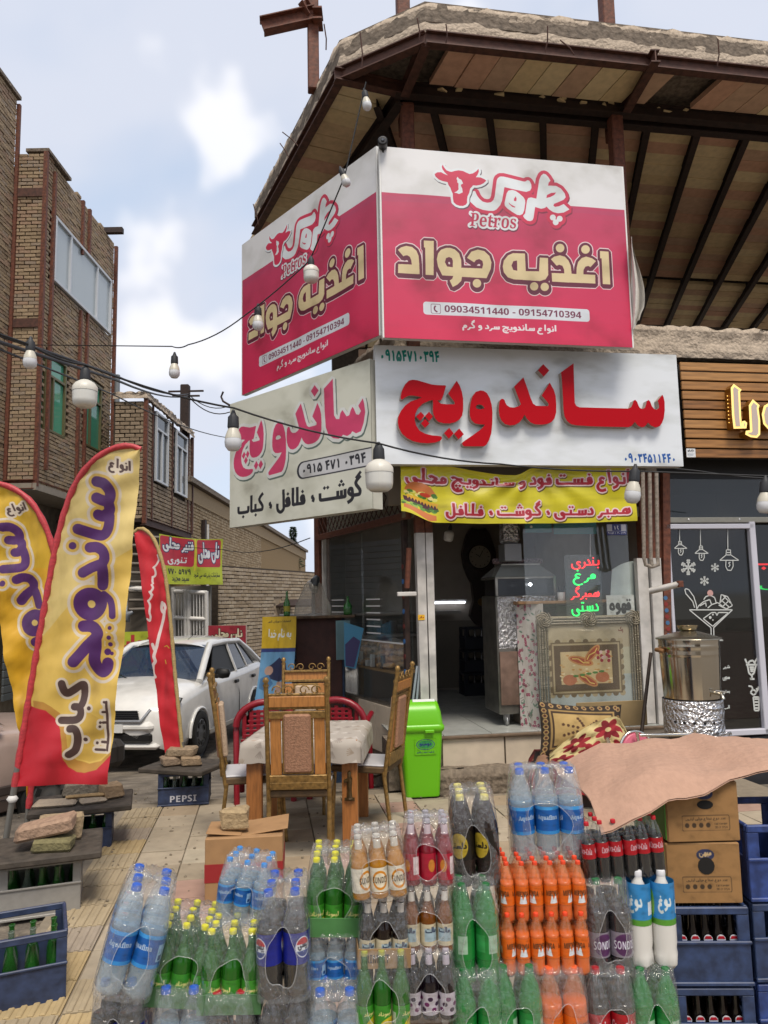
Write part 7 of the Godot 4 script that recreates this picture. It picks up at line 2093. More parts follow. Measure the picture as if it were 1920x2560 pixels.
func pink_car() -> void:
	var far = ony(288, 1985, -0.12)
	var yaw = deg_to_rad(-31.0)        # local +z points away along the car
	var o = thing("parked_car", "old pale beige-pink car parked at the kerb behind the yellow flags", "car", far, PI + yaw)
	o.position.y = ground_y(far.z) - 0.13
	var paint = mn(["#9c8377", "#a98f83", "#b09a8e"], 0.3, 1.0, 0.0, 0.01, 3, 0.0, false)
	paint.clearcoat_enabled = true; paint.clearcoat = 0.5; paint.clearcoat_roughness = 0.1
	var black = m("#1b1918", 0.6)
	var hw = 0.8
	var st = [[0.0, 0.66, 0.42, 0.80, 0.82], [-0.08, 0.76, 0.34, 0.84, 0.86], [-0.35, 0.80, 0.30, 0.86, 0.90], [-0.9, 0.80, 0.28, 0.88, 0.94], [-1.3, 0.80, 0.28, 0.90, 0.97], [-2.2, 0.80, 0.28, 0.90, 0.92], [-3.2, 0.80, 0.28, 0.90, 0.92], [-4.0, 0.76, 0.32, 0.88, 0.92]]
	var rows = []
	for s in st: rows.append(body_row(s[0], s[1], s[2], s[3], s[4]))
	rows.reverse()
	for r in rows: r.reverse()
	var g = mb().grid(rows)
	cap_row(rows[-1], v3(0, 0, 1), g); cap_row(rows[0], v3(0, 0, -1), g)
	part(o, "body", g, paint)
	part(o, "bumper", mb().cbox(v3(0, 0.52, 0.03), v3(1.66, 0.26, 0.2), 0.06), m("#2d2926", 0.6))
	for sx in [1, -1]:
		part(o, "bumper_corner", mb().cbox(v3(sx * 0.76, 0.52, -0.12), v3(0.14, 0.24, 0.34), 0.05), m("#2d2926", 0.6))
		part(o, "headlight", mb().cbox(v3(sx * 0.56, 0.73, 0.02), v3(0.26, 0.14, 0.06), 0.02), m("#b3a89f", 0.1, 0.3))
		part(o, "side_trim", mb().cbox(v3(sx * 0.80, 0.42, -2.0), v3(0.03, 0.08, 3.0), 0.01), m("#3a2f2a", 0.6))
		part(o, "sill", mb().cbox(v3(sx * 0.76, 0.29, -2.0), v3(0.06, 0.1, 2.2), 0.01), m("#4a3d36", 0.7))
		part(o, "door_handle", mb().cbox(v3(sx * 0.815, 0.76, -2.16), v3(0.03, 0.035, 0.16), 0.008), black)
		part(o, "door_seam", mb().tube([v3(sx * 0.803, 0.34, -1.25), v3(sx * 0.805, 0.88, -1.3)], 0.006, 4), black)
		var P = func(z, t): return v3(sx * lerpf(0.76, 0.60, t), lerpf(0.92, 1.36, t), z)
		for p in [[-1.35, -1.75, -2.3, -2.3], [-2.42, -2.42, -3.2, -2.95]]:
			var a = P.call(p[0], 0.03); var b = P.call(p[1], 0.95); var c = P.call(p[3], 0.95); var d = P.call(p[2], 0.03)
			var gl = mb()
			if sx > 0: gl.quad(a, d, c, b)
			else: gl.quad(d, a, b, c)
			part(o, "side_window", gl, glass("#26332b", 0.8, 0.03))
			part(o, "window_seal", mb().tube([a, b, c, d, a], 0.013, 5, false), black)
		part(o, "pillar", mb().tube([v3(sx * 0.77, 0.92, -1.2), P.call(-1.72, 1.0), P.call(-2.3, 1.03), P.call(-2.95, 1.0), v3(sx * 0.76, 0.92, -3.4)], 0.04, 8), paint)
		for z in [-0.72, -3.2]:
			part(o, "wheel_well", mb().lathe([v2(0.0, 0), v2(0.32, 0), v2(0.32, 0.02)], 18, Transform3D(Basis(Vector3.BACK, -PI / 2 * sx), v3(sx * 0.79, 0.30, z))), black)
			wheel(o, v3(sx * 0.73, 0.28, z), 0.28, 0.17, sx)
	var rf = []
	for k in 7:
		var t = k / 6.0
		var row = []
		for h in 9:
			var x = lerpf(-1, 1, h / 8.0)
			row.append(v3(x * 0.62, 1.37 + 0.04 * sin(t * PI) - 0.05 * x * x, lerpf(-3.0, -1.68, t)))
		rf.append(row)
	part(o, "roof", mb().grid(rf), paint)
	var ws = mb()
	ws.quad(v3(-0.72, 0.95, -1.12), v3(0.72, 0.95, -1.12), v3(0.58, 1.36, -1.7), v3(-0.58, 1.36, -1.7))
	part(o, "windscreen", ws, glass("#26332b", 0.8, 0.03))
	o.translate_object_local(v3(0.8 if o.transform.basis.x.dot(EYE - far) < 0 else -0.8, 0, 0))
func big_bulb(p: Vector3, s: float, label: String, tilt := 0.0, group := "") -> Node3D:   # wide LED bulb hanging from a black holder; p = middle of the bulb
	var o = thing("light_bulb", label, "bulb", p, 0, group)
	o.rotation.z = tilt
	part(o, "diffuser", mb().lathe([v2(0.0, -0.065 * s), v2(0.035 * s, -0.063 * s), v2(0.052 * s, -0.05 * s), v2(0.056 * s, -0.03 * s), v2(0.057 * s, 0.012 * s)], 24), m("#c9c9c4", 0.3))
	part(o, "housing", mb().lathe([v2(0.0585 * s, 0.012 * s), v2(0.0585 * s, 0.018 * s), v2(0.057 * s, 0.035 * s), v2(0.045 * s, 0.052 * s), v2(0.026 * s, 0.064 * s), v2(0.02 * s, 0.068 * s)], 24), m("#c4c1b8", 0.4))
	part(o, "lamp_holder", mb().lathe([v2(0.021 * s, 0.066 * s), v2(0.025 * s, 0.072 * s), v2(0.023 * s, 0.11 * s), v2(0.015 * s, 0.125 * s), v2(0.006 * s, 0.14 * s), v2(0, 0.142 * s)], 14), m("#23252a", 0.6))
	return o
func crate_mesh(w: float, h: float, d: float, slots := true) -> MB:   # open bottle crate, bottom at y = 0
	var g = mb()
	var t = 0.012
	g.box(v3(0, 0.006, 0), v3(w - 0.02, 0.012, d - 0.02))
	for s in [-1, 1]:
		g.cbox(v3(0, h * 0.27, s * (d / 2 - t / 2)), v3(w, h * 0.54, t), 0.003)
		g.cbox(v3(0, h * 0.95, s * (d / 2 - t / 2)), v3(w, h * 0.10, t * 1.4), 0.004)
		g.cbox(v3(s * (w / 2 - t / 2), h * 0.27, 0), v3(t, h * 0.54, d - 2 * t), 0.003)
		g.cbox(v3(s * (w / 2 - t / 2), h * 0.95, 0), v3(t * 1.4, h * 0.10, d - 2 * t), 0.004)
		for r in [-1, 1]:
			g.cbox(v3(s * (w / 2 - 0.022), h * 0.72, r * (d / 2 - t / 2)), v3(0.044, h * 0.37, t), 0.003)
			g.cbox(v3(s * (w / 2 - t / 2), h * 0.72, r * (d / 2 - 0.03)), v3(t, h * 0.37, 0.036), 0.003)
		g.cbox(v3(0, h * 0.03, s * (d / 2 + 0.002)), v3(w + 0.006, 0.014, 0.012), 0.003)
		g.cbox(v3(0, h * 0.55, s * (d / 2 + 0.003)), v3(w + 0.006, 0.012, 0.012), 0.003)
	return g
# ---------------------------------------------------------------- table and chairs
func chair_proto(label) -> Node3D:   # tall-backed brass and wood chair; back at z = 0 facing +z outward (seat towards -z)
	var o = thing("dining_chair", label, "chair", Vector3.ZERO, 0, "tall carved chairs round the table")
	var brass = mn(["#6d5530", "#8f7040", "#a3824c"], 0.45, 5.0, 0.0, 0.02, 3, 0.5)
	var wood = mn(["#8f5a28", "#a56b33", "#b47a40"], 0.45, 1.5, 0.0, 0.02, 4, 0.0, false)
	wood.uv1_scale = v3(9, 1.2, 9)
	var hw = 0.2
	for s in [-1, 1]:
		part(o, "leg", mb().tube([v3(s * hw, 0, 0.05), v3(s * hw, 0.43, 0.0)], 0.016, 6), brass)
		part(o, "leg", mb().tube([v3(s * (hw - 0.01), 0, -0.42), v3(s * (hw - 0.01), 0.44, -0.39)], 0.014, 6), brass)
	var k0 = Node3D.new()
	k0.name = "backrest"
	o.add_child(k0)
	k0.transform = Transform3D(Basis(Vector3.RIGHT, 0.10), v3(0, 0.43, 0)) * Transform3D(Basis(), v3(0, -0.43, 0))
	for s in [-1, 1]:
		part(k0, "back_post", mb().tube([v3(s * hw, 0.40, 0.01), v3(s * hw, 1.16, 0.05)], 0.016, 6), brass)
		part(k0, "finial", mb().lathe([v2(0.012, 0), v2(0.022, 0.015), v2(0.012, 0.03), v2(0.022, 0.045), v2(0.014, 0.065), v2(0, 0.07)], 10, Transform3D(Basis(), v3(s * hw, 1.15, 0.05))), brass)
		var sc = mb()
		for k in 2:
			var pts = []
			for t in 14:
				var a = t * 0.52
				pts.append(v3(s * (0.05 + k * 0.075 + cos(a) * (0.036 - t * 0.002)), 1.13 + sin(a) * (0.036 - t * 0.002), 0.05))
			sc.tube(pts, 0.005, 5)
		part(k0, "scroll", sc, brass)
		part(k0, "back_board", mb().cbox(v3(s * 0.145, 0.78, 0.022), v3(0.072, 0.42, 0.016), 0.003), wood)
	part(k0, "top_rail", mb().cbox(v3(0, 1.055, 0.045), v3(0.37, 0.07, 0.016), 0.003), wood)
	for y in [1.095, 1.012, 0.965, 0.545, 0.50]: part(k0, "brass_rail", mb().cbox(v3(0, y, 0.03), v3(0.38, 0.022 if y > 1.0 else 0.05, 0.022), 0.004), brass)
	part(k0, "cushion_frame", mb().cbox(v3(0, 0.78, 0.026), v3(0.206, 0.41, 0.02), 0.004), brass)
	part(k0, "back_cushion", mb().cbox(v3(0, 0.78, 0.04), v3(0.18, 0.385, 0.03), 0.012), mn(["#7a5240", "#94674f", "#a2785e"], 0.8, 8.0, 0.3))
	part(k0, "front_cushion", mb().cbox(v3(0, 0.78, 0.0), v3(0.18, 0.385, 0.04), 0.012), mn(["#a08a74", "#b59f88"], 0.8, 8.0, 0.3))
	part(o, "seat", mb().cbox(v3(0, 0.44, -0.2), v3(0.42, 0.05, 0.44), 0.01), mn(["#4a3823", "#5f4a30"], 0.7, 3.0))
	part(o, "seat_sheet", mb().cbox(v3(0, 0.472, -0.2), v3(0.40, 0.014, 0.43), 0.005), m("#b9b9be", 0.4))
	return o
func place(o: Node3D, p: Vector3, deg: float) -> Node3D:
	o.position = v3(p.x, p.y, p.z); o.rotation.y = deg_to_rad(deg)
	return o
func table_and_chairs() -> void:
	var wood = mn(["#874f22", "#9a6030", "#a86d3a"], 0.4, 1.5, 0.0, 0.02, 4, 0.0, false)
	wood.uv1_scale = v3(9, 1.0, 9)
	var t = thing("dining_table", "wooden table with thick board legs carrying a small bronze figure", "table", v3(-0.59, 0, -5.93), deg_to_rad(-4))
	part(t, "table_top", mb().cbox(v3(0, 0.715, 0), v3(0.80, 0.03, 0.86), 0.004), wood)
	for c in [[-0.34, -0.36], [0.34, -0.36], [-0.34, 0.38], [0.34, 0.38]]: part(t, "leg", mb().cbox(v3(c[0], 0.35, c[1]), v3(0.11, 0.70, 0.05), 0.004), wood)
	var br = mn(["#3d2e18", "#5b4728"], 0.45, 6.0, 0.0, 0.02, 3, 0.5)
	part(t, "bronze_figure", mb().lathe([v2(0.028, 0), v2(0.02, 0.01), v2(0.016, 0.06), v2(0.02, 0.12), v2(0.012, 0.15), v2(0.014, 0.175), v2(0, 0.19)], 10, Transform3D(Basis(), v3(0.34, 0.33, 0.412))).box(v3(0.34, 0.325, 0.41), v3(0.07, 0.02, 0.02)).box(v3(0.33, 0.46, 0.415), v3(0.06, 0.02, 0.02), Basis(Vector3.BACK, 0.5)), br)
	var cc = canvas(0.5, 0.5, 500, Color("#a39b92"))
	var R = rnd(15)
	for k in 40:
		var p = v2(R.randf(), R.randf()) * 0.5
		var a = R.randf() * TAU
		for g in 5: cc.shape([stroke(PackedVector2Array([p, p + v2(0.05, 0).rotated(a + (g - 2) * 0.3)]), 0.003)], [Color("#857c74"), Color("#b9b2aa"), Color("#8d7f70")][k % 3])
	var cm = m(Color.WHITE, 0.7)
	cm.albedo_texture = cc.tex(2)
	var g = mb()
	var rows = []; var uvs = []
	for j in 25:
		var row = []; var ur = []
		for i in 25:
			var x = (i / 24.0 - 0.5) * 1.16; var z = (j / 24.0 - 0.5) * 1.2
			var ox = maxf(0, absf(x) - 0.41); var oz = maxf(0, absf(z) - 0.44)
			var drop = maxf(ox, oz)
			row.append(v3(clampf(x, -0.415, 0.415) + signf(x) * minf(ox, 0.01) + signf(x) * drop * 0.06, 0.737 - drop + 0.004 * sin(x * 40.0) * (1.0 if drop > 0.0 else 0.2), clampf(z, -0.445, 0.445) + signf(z) * (drop * 0.05 + 0.012 * sin(x * 26.0) * minf(1.0, oz * 12.0))))
			ur.append(v2(x, z) * 2.0)
		rows.append(row); uvs.append(ur)
	rows.reverse(); uvs.reverse()
	var cl = one("tablecloth", "pale grey leaf-patterned cloth draped over the wooden table", "tablecloth", g.grid(rows, uvs), cm, t.transform)
	var c0 = chair_proto("tall carved chair with its panelled back to the street, in front of the table")
	place(c0, v3(-0.60, 0, -5.22), 0.0)
	var c1 = copy(c0, "tall carved chair seen edge-on, pushed up to the table beside the red flag")
	place(c1, v3(-1.19, 0, -5.78), -80.0)
	var c2 = copy(c0, "tall carved chair leaning beside the lime green bin, its cushion to the table")
	place(c2, v3(0.02, 0, -6.02), 72.0)
	var c3 = copy(c0, "tall carved chair behind the table, only its scrolled top showing")
	place(c3, v3(-0.72, 0, -6.75), 180.0)
	var red = m("#7d1120", 0.35)
	for k in 2:
		var o = thing("plastic_chair", ["red plastic armchair with pierced back behind the table by the street", "red plastic armchair behind the table beside the shop window"][k], "chair", [v3(-1.1, -0.02, -7.0), v3(-0.42, -0.02, -7.05)][k], deg_to_rad([8.0, -8.0][k]), "red plastic armchairs")
		for s in [-1, 1]:
			part(o, "arm", mb().tube([v3(s * 0.24, 0.0, 0.26), v3(s * 0.25, 0.62, 0.22), v3(s * 0.25, 0.66, 0.1), v3(s * 0.24, 0.68, -0.2)], 0.026, 8), red)
			part(o, "leg", mb().tube([v3(s * 0.22, 0, -0.24), v3(s * 0.22, 0.42, -0.2)], 0.024, 8), red)
		part(o, "seat", mb().cbox(v3(0, 0.42, 0), v3(0.46, 0.03, 0.44), 0.01), red)
		var arch = []
		for a in 13: arch.append(v3(-cos(PI * a / 12) * 0.25, 0.66 + sin(PI * a / 12) * 0.2, 0.24))
		part(o, "back_rim", mb().tube(arch, 0.03, 8), red)
		for i in 7:
			part(o, "back_slat", mb().cbox(v3(-0.18 + i * 0.06, 0.66, 0.235), v3(0.036, 0.3 - absf(i - 3) * 0.03, 0.012), 0.004), red)
			part(o, "back_band", mb().cbox(v3(0, 0.54 + i * 0.04, 0.237), v3(0.42 - i * 0.03, 0.022, 0.01), 0.003), red)
# ---------------------------------------------------------------- things at the shop door
func door_things() -> void:
	var lime = m("#62b010", 0.35)
	var p = ony(1053, 1985)
	var o = thing("waste_bin", "lime green swing-lid bin with blue logo by the door step", "bin", p, deg_to_rad(7))
	var ring = func(w, d, y, r):
		var a = []
		for q in rrect(-w / 2, -d / 2, w / 2, d / 2, r): a.append(v3(q.x, y, -q.y))
		return a
	part(o, "bin_body", mb().grid([ring.call(0.29, 0.22, 0.0, 0.03), ring.call(0.30, 0.23, 0.012, 0.035), ring.call(0.365, 0.29, 0.57, 0.04)], null, true), lime)
	part(o, "bin_rim", mb().grid([ring.call(0.37, 0.30, 0.55, 0.04), ring.call(0.40, 0.33, 0.57, 0.05), ring.call(0.40, 0.33, 0.60, 0.05), ring.call(0.375, 0.30, 0.615, 0.05)], null, true), lime)
	part(o, "bin_lid", mb().grid([ring.call(0.38, 0.305, 0.61, 0.05), ring.call(0.35, 0.28, 0.72, 0.05), ring.call(0.30, 0.20, 0.80, 0.03), ring.call(0.0, 0.0, 0.815, 0.0)], null, true), lime)
	part(o, "lid_flap", mb().cbox(v3(0.03, 0.77, 0.10), v3(0.2, 0.006, 0.13), 0.002, Basis(Vector3.RIGHT, 0.95)), m("#8f9494", 0.35))
	part(o, "rim_catch", mb().cbox(v3(0.06, 0.56, 0.17), v3(0.08, 0.025, 0.02), 0.004), lime)
	var c = canvas(0.2, 0.15, 900, Color("#62b010"))
	c.fill([oval(v2(0.1, 0.095), 0.085, 0.05)], Color("#23427c")); c.fill([oval(v2(0.1, 0.095), 0.078, 0.044)], Color("#62b010")); c.fill([oval(v2(0.1, 0.095), 0.07, 0.038)], Color("#2f8a4a"))
	c.shape(fit(fa("دومینو", 0.11), Rect2(0.045, 0.075, 0.11, 0.04)), Color("#1e3872"))
	c.shape(fit(fa("با طبیعت دوست باشیم", 0.09), Rect2(0.02, 0.012, 0.16, 0.024)), Color("#1e3872"))
	var lt = c.tex(2)
	var lg = _quad("logo_print", v2(-0.09, 0.36), v2(0.10, 0.50), 0.0, printed(lt, 0.35))
	lg.transform = Transform3D(Basis(Vector3.RIGHT, 0.062), v3(0.02, 0.0, 0.1165))
	o.add_child(lg, true)
	var lg2 = _quad("logo_print", v2(-0.09, 0.36), v2(0.09, 0.50), 0.0, printed(lt, 0.35))
	lg2.transform = Transform3D(Basis(Vector3.UP, -PI / 2) * Basis(Vector3.RIGHT, 0.075), v3(-0.1405, 0.0, 0.0))
	o.add_child(lg2, true)
	for k in 2: one("broom_handle", "thin pale broom handle leaning on the white door post behind the bin", "broom", mb().tube([at(1030 + k * 10, 1770, 6.95), at(1043 + k * 7, 1665, 7.0)], 0.012, 7), m("#8f979f", 0.4), Transform3D(), "broom handles by the bin")
	var R = rnd(33)
	for k in 16:
		var q = ony(890 + R.randf() * 130, 1905 + R.randf() * 50, 0.0)
		var s = one("rubble_stone", "broken stone lying in the rubble at the foot of the shop wall", "stone", stone(R, R.randf_range(0.05, 0.12)), M.concrete_dark, Transform3D(Basis(Vector3.UP, R.randf() * 6.0), q + v3(0, 0.02, -0.25)), "rubble by the shop wall")
	var cz = -8.45
	o = thing("street_cabinet", "old metal cabinet covered with brown sheet, louvred side painted blue and red", "cabinet", v3(-0.80, 0, cz))
	var gy = ground_y(cz) - 0.02
	part(o, "body", mb().box(v3(-0.05, 0.68 + gy / 2, -0.12), v3(0.76, 1.66 - gy, 0.24)), mn(["#23334d", "#2f4a6b", "#3a2530"], 0.6, 2.0))
	part(o, "brown_sheet", mb().cbox(v3(0.06, 0.75, 0.012), v3(0.50, 1.54, 0.012), 0.004), mn(["#2e1713", "#3b1e19", "#40221c"], 0.7, 1.5, 0.1))
	part(o, "curled_corner", mb().quad_sheet(v3(-0.19, 0.62, 0.03), v3(-0.02, 0.42, 0.05), v3(-0.03, 0.66, 0.09)), mn(["#80604f", "#94735f"], 0.7, 2.0))
	for k in 26: part(o, "louvre", mb().box(v3(-0.225, 0.35 + k * 0.045, 0.006), v3(0.06, 0.016, 0.02), Basis(Vector3.RIGHT, 0.5)), m("#3d3229", 0.6))
	part(o, "top_board", mb().cbox(v3(0.0, 1.53, -0.10), v3(0.92, 0.03, 0.42), 0.006), mn(["#4d3a2c", "#6d5844"], 0.8, 2.0))
	c = canvas(0.36, 1.0, 420, Color("#5f8fb5"))
	c.rect(0, 0.66, 0.36, 1.0, Color("#c2a11f")); c.rect(0, 0.62, 0.36, 0.66, Color("#2a3870"))
	c.shape(fit(fa("انتخابات شورای شهر", 0.08), Rect2(0.06, 0.93, 0.24, 0.03)), Color("#33301c"))
	c.shape(fit(fa("به نام خدا", 0.1), Rect2(0.07, 0.74, 0.24, 0.13)), Color("#d3d5d6"))
	c.fill([V2("0.2 0.56 0.27 0.5 0.3 0.36 0.22 0.3 0.1 0.34 0.06 0.44 0.14 0.5")], Color("#222a4a"))
	c.fill([oval(v2(0.1, 0.42), 0.045, 0.05)], Color("#a98a7c")); c.fill([V2("0.2 0.3 0.26 0.3 0.24 0.12 0.18 0.14")], Color("#a98a7c")); c.fill([V2("0.02 0.34 0.1 0.38 0.16 0.28 0.1 0.2 0.02 0.24")], Color("#3f6a94"))
	var pr = []; var pu = []
	for j in 13:
		var row = []; var ur = []
		for i in 9:
			var fx = i / 8.0; var fy = j / 12.0
			row.append(v3((fx - 0.5) * 0.36 - 0.10 * (1 - fy) * (1 - fy), fy * 0.98, 0.03 * sin(fx * 5.0 + fy * 7.0) * (1.2 - fy) + 0.02))
			ur.append(v2(fx, 1.0 - fy))
		pr.append(row); pu.append(ur)
	var ps = printed(c.tex(2), 0.5)
	one("hanging_poster", "crumpled yellow and blue poster hanging from the cabinet's corner", "poster", mb().grid(pr, pu), ps, Transform3D(Basis(Vector3.UP, 0.1), at(706, 1650, 8.1) + v3(-0.03, -0.52, 0)))
	one("election_board", "blue poster board with purple jacketed shape hung behind the cabinet", "poster", mb().cbox(Vector3.ZERO, v3(0.17, 0.42, 0.01), 0.003).mesh(), mn(["#5f7f86", "#6f9096"], 0.5, 1.0), Transform3D(Basis(Vector3.UP, 0.5), at(858, 1600, 8.25)))
	one("election_board", "sky blue poster with a dark purple jacket printed on it beside the side window", "poster", mb().prism(V2("-0.1 -0.22 0.02 -0.25 0.11 0.17 -0.1 0.24"), 0, 0.006), m("#3f7fa0", 0.5), Transform3D(Basis(Vector3.UP, 0.2), at(884, 1612, 8.0)))
	one("printed_jacket", "purple printed jacket panel of the sky blue poster", "poster", mb().prism(V2("-0.09 -0.2 0.0 -0.22 0.07 0.05 0.0 0.1 -0.09 0.02"), 0.008, 0.012), m("#39345f", 0.5), Transform3D(Basis(Vector3.UP, 0.2), at(884, 1615, 8.0)))
	var gg = glass("#1e6a22", 0.75, 0.05)
	for k in 2:
		var bp = [v3(-1.09, 1.545, cz + 0.02), v3(-0.42, 1.545, cz + 0.02)][k]
		var bo = thing("glass_bottle", ["slim green glass bottle with yellow label on the cabinet by the wrapped fan", "stout green glass bottle on the cabinet by the rusty column"][k], "bottle", bp)
		part(bo, "bottle_body", mb().lathe([v2(0, 0), v2(0.033, 0), v2(0.035, 0.02), v2(0.035, 0.14), v2(0.014, 0.2), v2(0.012, 0.27), v2(0.014, 0.275), v2(0, 0.276)] if k == 0 else [v2(0, 0), v2(0.045, 0), v2(0.047, 0.02), v2(0.047, 0.1), v2(0.016, 0.15), v2(0.013, 0.2), v2(0, 0.201)], 16), gg)
		part(bo, "label", mb().lathe([v2(0.0365, 0.05), v2(0.0365, 0.11)], 16) if k == 0 else mb().lathe([v2(0.048, 0.03), v2(0.048, 0.07)], 16), m("#8f8a2a" if k == 0 else "#2f5a2a", 0.5))
	o = thing("wrapped_fan", "grey fan head with a clear plastic bag tied round it on the cabinet", "fan", v3(-0.80, 1.545, cz))
	part(o, "fan_head", mb().lathe([v2(0, -0.05), v2(0.09, -0.04), v2(0.11, 0.0), v2(0.06, 0.05), v2(0, 0.07)], 18, Transform3D(Basis(Vector3.BACK, 1.4), v3(0.02, 0.34, 0))), m("#33363a", 0.4))
	part(o, "fan_foot", mb().lathe([v2(0.1, 0), v2(0.1, 0.02), v2(0.02, 0.03), v2(0.02, 0.3)], 14), m("#55585c", 0.4))
	part(o, "plastic_bag", mb().lathe([v2(0.2, 0.0), v2(0.19, 0.1), v2(0.13, 0.24), v2(0.10, 0.34), v2(0.04, 0.39), v2(0, 0.4)], 16, Transform3D(), 0.12, 5), glass("#b3ada2", 0.4, 0.2))
	var bq = at(1450, 1905, 6.25)
	o = thing("rug_bench", "low bench covered with a dark red patterned rug", "bench", v3(bq.x, 0, bq.z - 0.12), deg_to_rad(-6))
	part(o, "bench_body", mb().cbox(v3(0, bq.y / 2 - 0.03, 0), v3(0.72, bq.y - 0.02, 0.36), 0.02), m("#3b2a22", 0.8))
	c = canvas(1.0, 0.6, 260, Color("#2b1714"))
	for k in 260: c.fill([map2(oval(Vector2.ZERO, 0.03, 0.012, 7), func(v): return v2(R.randf(), R.randf() * 0.6) + v.rotated(k * 1.3))], [Color("#7d1a20"), Color("#94705a"), Color("#5c1418"), Color("#1d1210")][k % 4])
	c.rect(0.25, 0.0, 0.8, 0.22, Color("#8a141c"))
	var rt = c.tex(2)
	var drape = func(w, h, d, amp, sd) -> Array:
		var rr = []; var uu = []
		var nz = FastNoiseLite.new(); nz.seed = sd; nz.frequency = 2.4
		for j in 17:
			var row = []; var ur = []
			for i in 17:
				var fx = i / 16.0 - 0.5; var fz = j / 16.0 - 0.5
				var e = maxf(0, absf(fx) - 0.36) / 0.14; var ez = maxf(0, fz - 0.28) / 0.22
				row.append(v3(fx * w, h * (1.0 - 0.7 * maxf(e * e, ez)) + amp * nz.get_noise_2d(fx * 3.0, fz * 3.0), -fz * -d + 0.0))
				ur.append(v2(fx + 0.5, fz + 0.5))
			rr.append(row); uu.append(ur)
		rr.reverse(); uu.reverse()
		return [rr, uu]
	var dr = drape.call(0.86, bq.y + 0.03, 0.56, 0.04, 3)
	part(o, "rug", mb().grid(dr[0], dr[1]), printed(rt, 0.9))
	c = canvas(0.7, 0.45, 420, Color("#2a201a"))
	c.rect(0.07, 0.06, 0.63, 0.39, Color("#94794a")); c.rect(0.085, 0.075, 0.615, 0.375, Color("#3a2a1d")); c.rect(0.1, 0.09, 0.6, 0.36, Color("#a58a58"))
	for k in 34:
		var t = k / 34.0 * 2.3
		var q = v2(0.035 + t, 0.425) if t < 0.66 else (v2(0.667, 0.425 - (t - 0.66)) if t < 1.05 else (v2(0.667 - (t - 1.05), 0.03) if t < 1.7 else v2(0.035, 0.03 + (t - 1.7) * 0.65)))
		c.fill([disc(q, 0.022, 6)], Color("#a08455")); c.fill([disc(q, 0.012, 6)], Color("#4a2a1f"))
	for k in 26: c.fill([disc(v2(0.35, 0.225) + v2(cos(k * 0.9) * (0.05 + 0.006 * k), sin(k * 0.9) * (0.03 + 0.003 * k)), 0.014, 5)], Color("#4a3120"))
	var cu = []; var cv = []
	for j in 13:
		var row = []; var ur = []
		for i in 17:
			var fx = i / 16.0; var fy = j / 12.0
			var puff = 0.15 * pow(sin(fx * PI), 0.6) * pow(sin(fy * PI), 0.6)
			row.append(v3((fx - 0.5) * 0.72 * (1.0 - 0.07 * sin(fy * PI)), (fy - 0.5) * 0.47 * (1.0 - 0.12 * sin(fx * PI)), puff)); ur.append(v2(fx, 1.0 - fy))
		cu.append(row); cv.append(ur)
	one("carpet_cushion", "brown and cream carpet-patterned cushion propped against the menu picture", "cushion", mb().grid(cu, cv), printed(c.tex(2), 0.9), Transform3D(Basis(Vector3.BACK, -0.06) * Basis(Vector3.RIGHT, -0.25), at(1452, 1828, 6.42)))
	c = canvas(0.8, 0.6, 380, Color("#b9a878"))
	for k in 5:
		var q = [v2(0.25, 0.4), v2(0.55, 0.45), v2(0.4, 0.2), v2(0.68, 0.2), v2(0.1, 0.15)][k]
		for g in 7: c.fill([map2(oval(v2(0.07, 0), 0.07, 0.035, 10), func(v): return q + v.rotated(g * 0.9 + k))], Color("#6d0f1a") if g % 3 else Color("#8a1f28"))
		c.fill([disc(q, 0.03, 10)], Color("#b9a878"))
	c.rect(0, 0, 0.8, 0.05, Color("#7a1420"))
	var bl = []; var bv = []
	var nz = FastNoiseLite.new(); nz.seed = 9; nz.frequency = 1.6
	for j in 17:
		var row = []; var ur = []
		for i in 19:
			var fx = i / 18.0; var fy = j / 16.0
			var px = lerpf(1374, lerpf(1592, 1585, fy), fx); var py = lerpf(1912, 1886 - 97.0 * pow(minf(fx, 0.75) / 0.75, 0.7) + 60.0 * smoothstep(0.8, 1.0, fx), fy) + 3.0 * sin(fx * 9.0)
			row.append(at(px, py, 6.05 + fy * 0.22 + 0.06 * nz.get_noise_2d(fx * 4.0, fy * 3.0) - 0.05 * sin(fx * PI)))
			ur.append(v2(fx, 1.0 - fy))
		bl.append(row); bv.append(ur)
	one("folded_blanket", "folded plush blanket with dark red roses on cream", "blanket", mb().grid(bl, bv), printed(c.tex(2), 0.95))
	var sp = at(1737, 1850, 6.3)
	o = thing("burner_table", "low rusty round table under the tea boiler", "table", v3(sp.x, 0, sp.z))
	part(o, "table_top", mb().lathe([v2(0, sp.y - 0.04), v2(0.40, sp.y - 0.04), v2(0.41, sp.y - 0.02), v2(0.40, sp.y), v2(0, sp.y)], 28), mn(["#4b3a30", "#6f5a4c", "#87776a"], 0.6, 2.0, 0.2))
	for k in 3: part(o, "leg", mb().tube([v3(cos(k * 2.1) * 0.3, 0, sin(k * 2.1) * 0.3), v3(cos(k * 2.1) * 0.25, sp.y - 0.03, sin(k * 2.1) * 0.25)], 0.02, 6), M.steel)
	o = thing("foil_burner", "gas burner drum wrapped in crinkled aluminium foil with a row of holes", "burner", sp)
	part(o, "foil_wrap", mb().lathe([v2(0.235, 0.06), v2(0.24, 0.1), v2(0.235, 0.18), v2(0.242, 0.24), v2(0.238, 0.34)], 32), M.foil)
	part(o, "drum_foot", mb().lathe([v2(0.2, 0), v2(0.2, 0.1)], 24), mn(["#4d4238", "#6a5d50"], 0.5, 2.0))
	part(o, "foil_flap", mb().cbox(v3(0.17, 0.03, 0.2), v3(0.16, 0.12, 0.02), 0.005, Basis(Vector3.UP, 0.6)), M.foil)
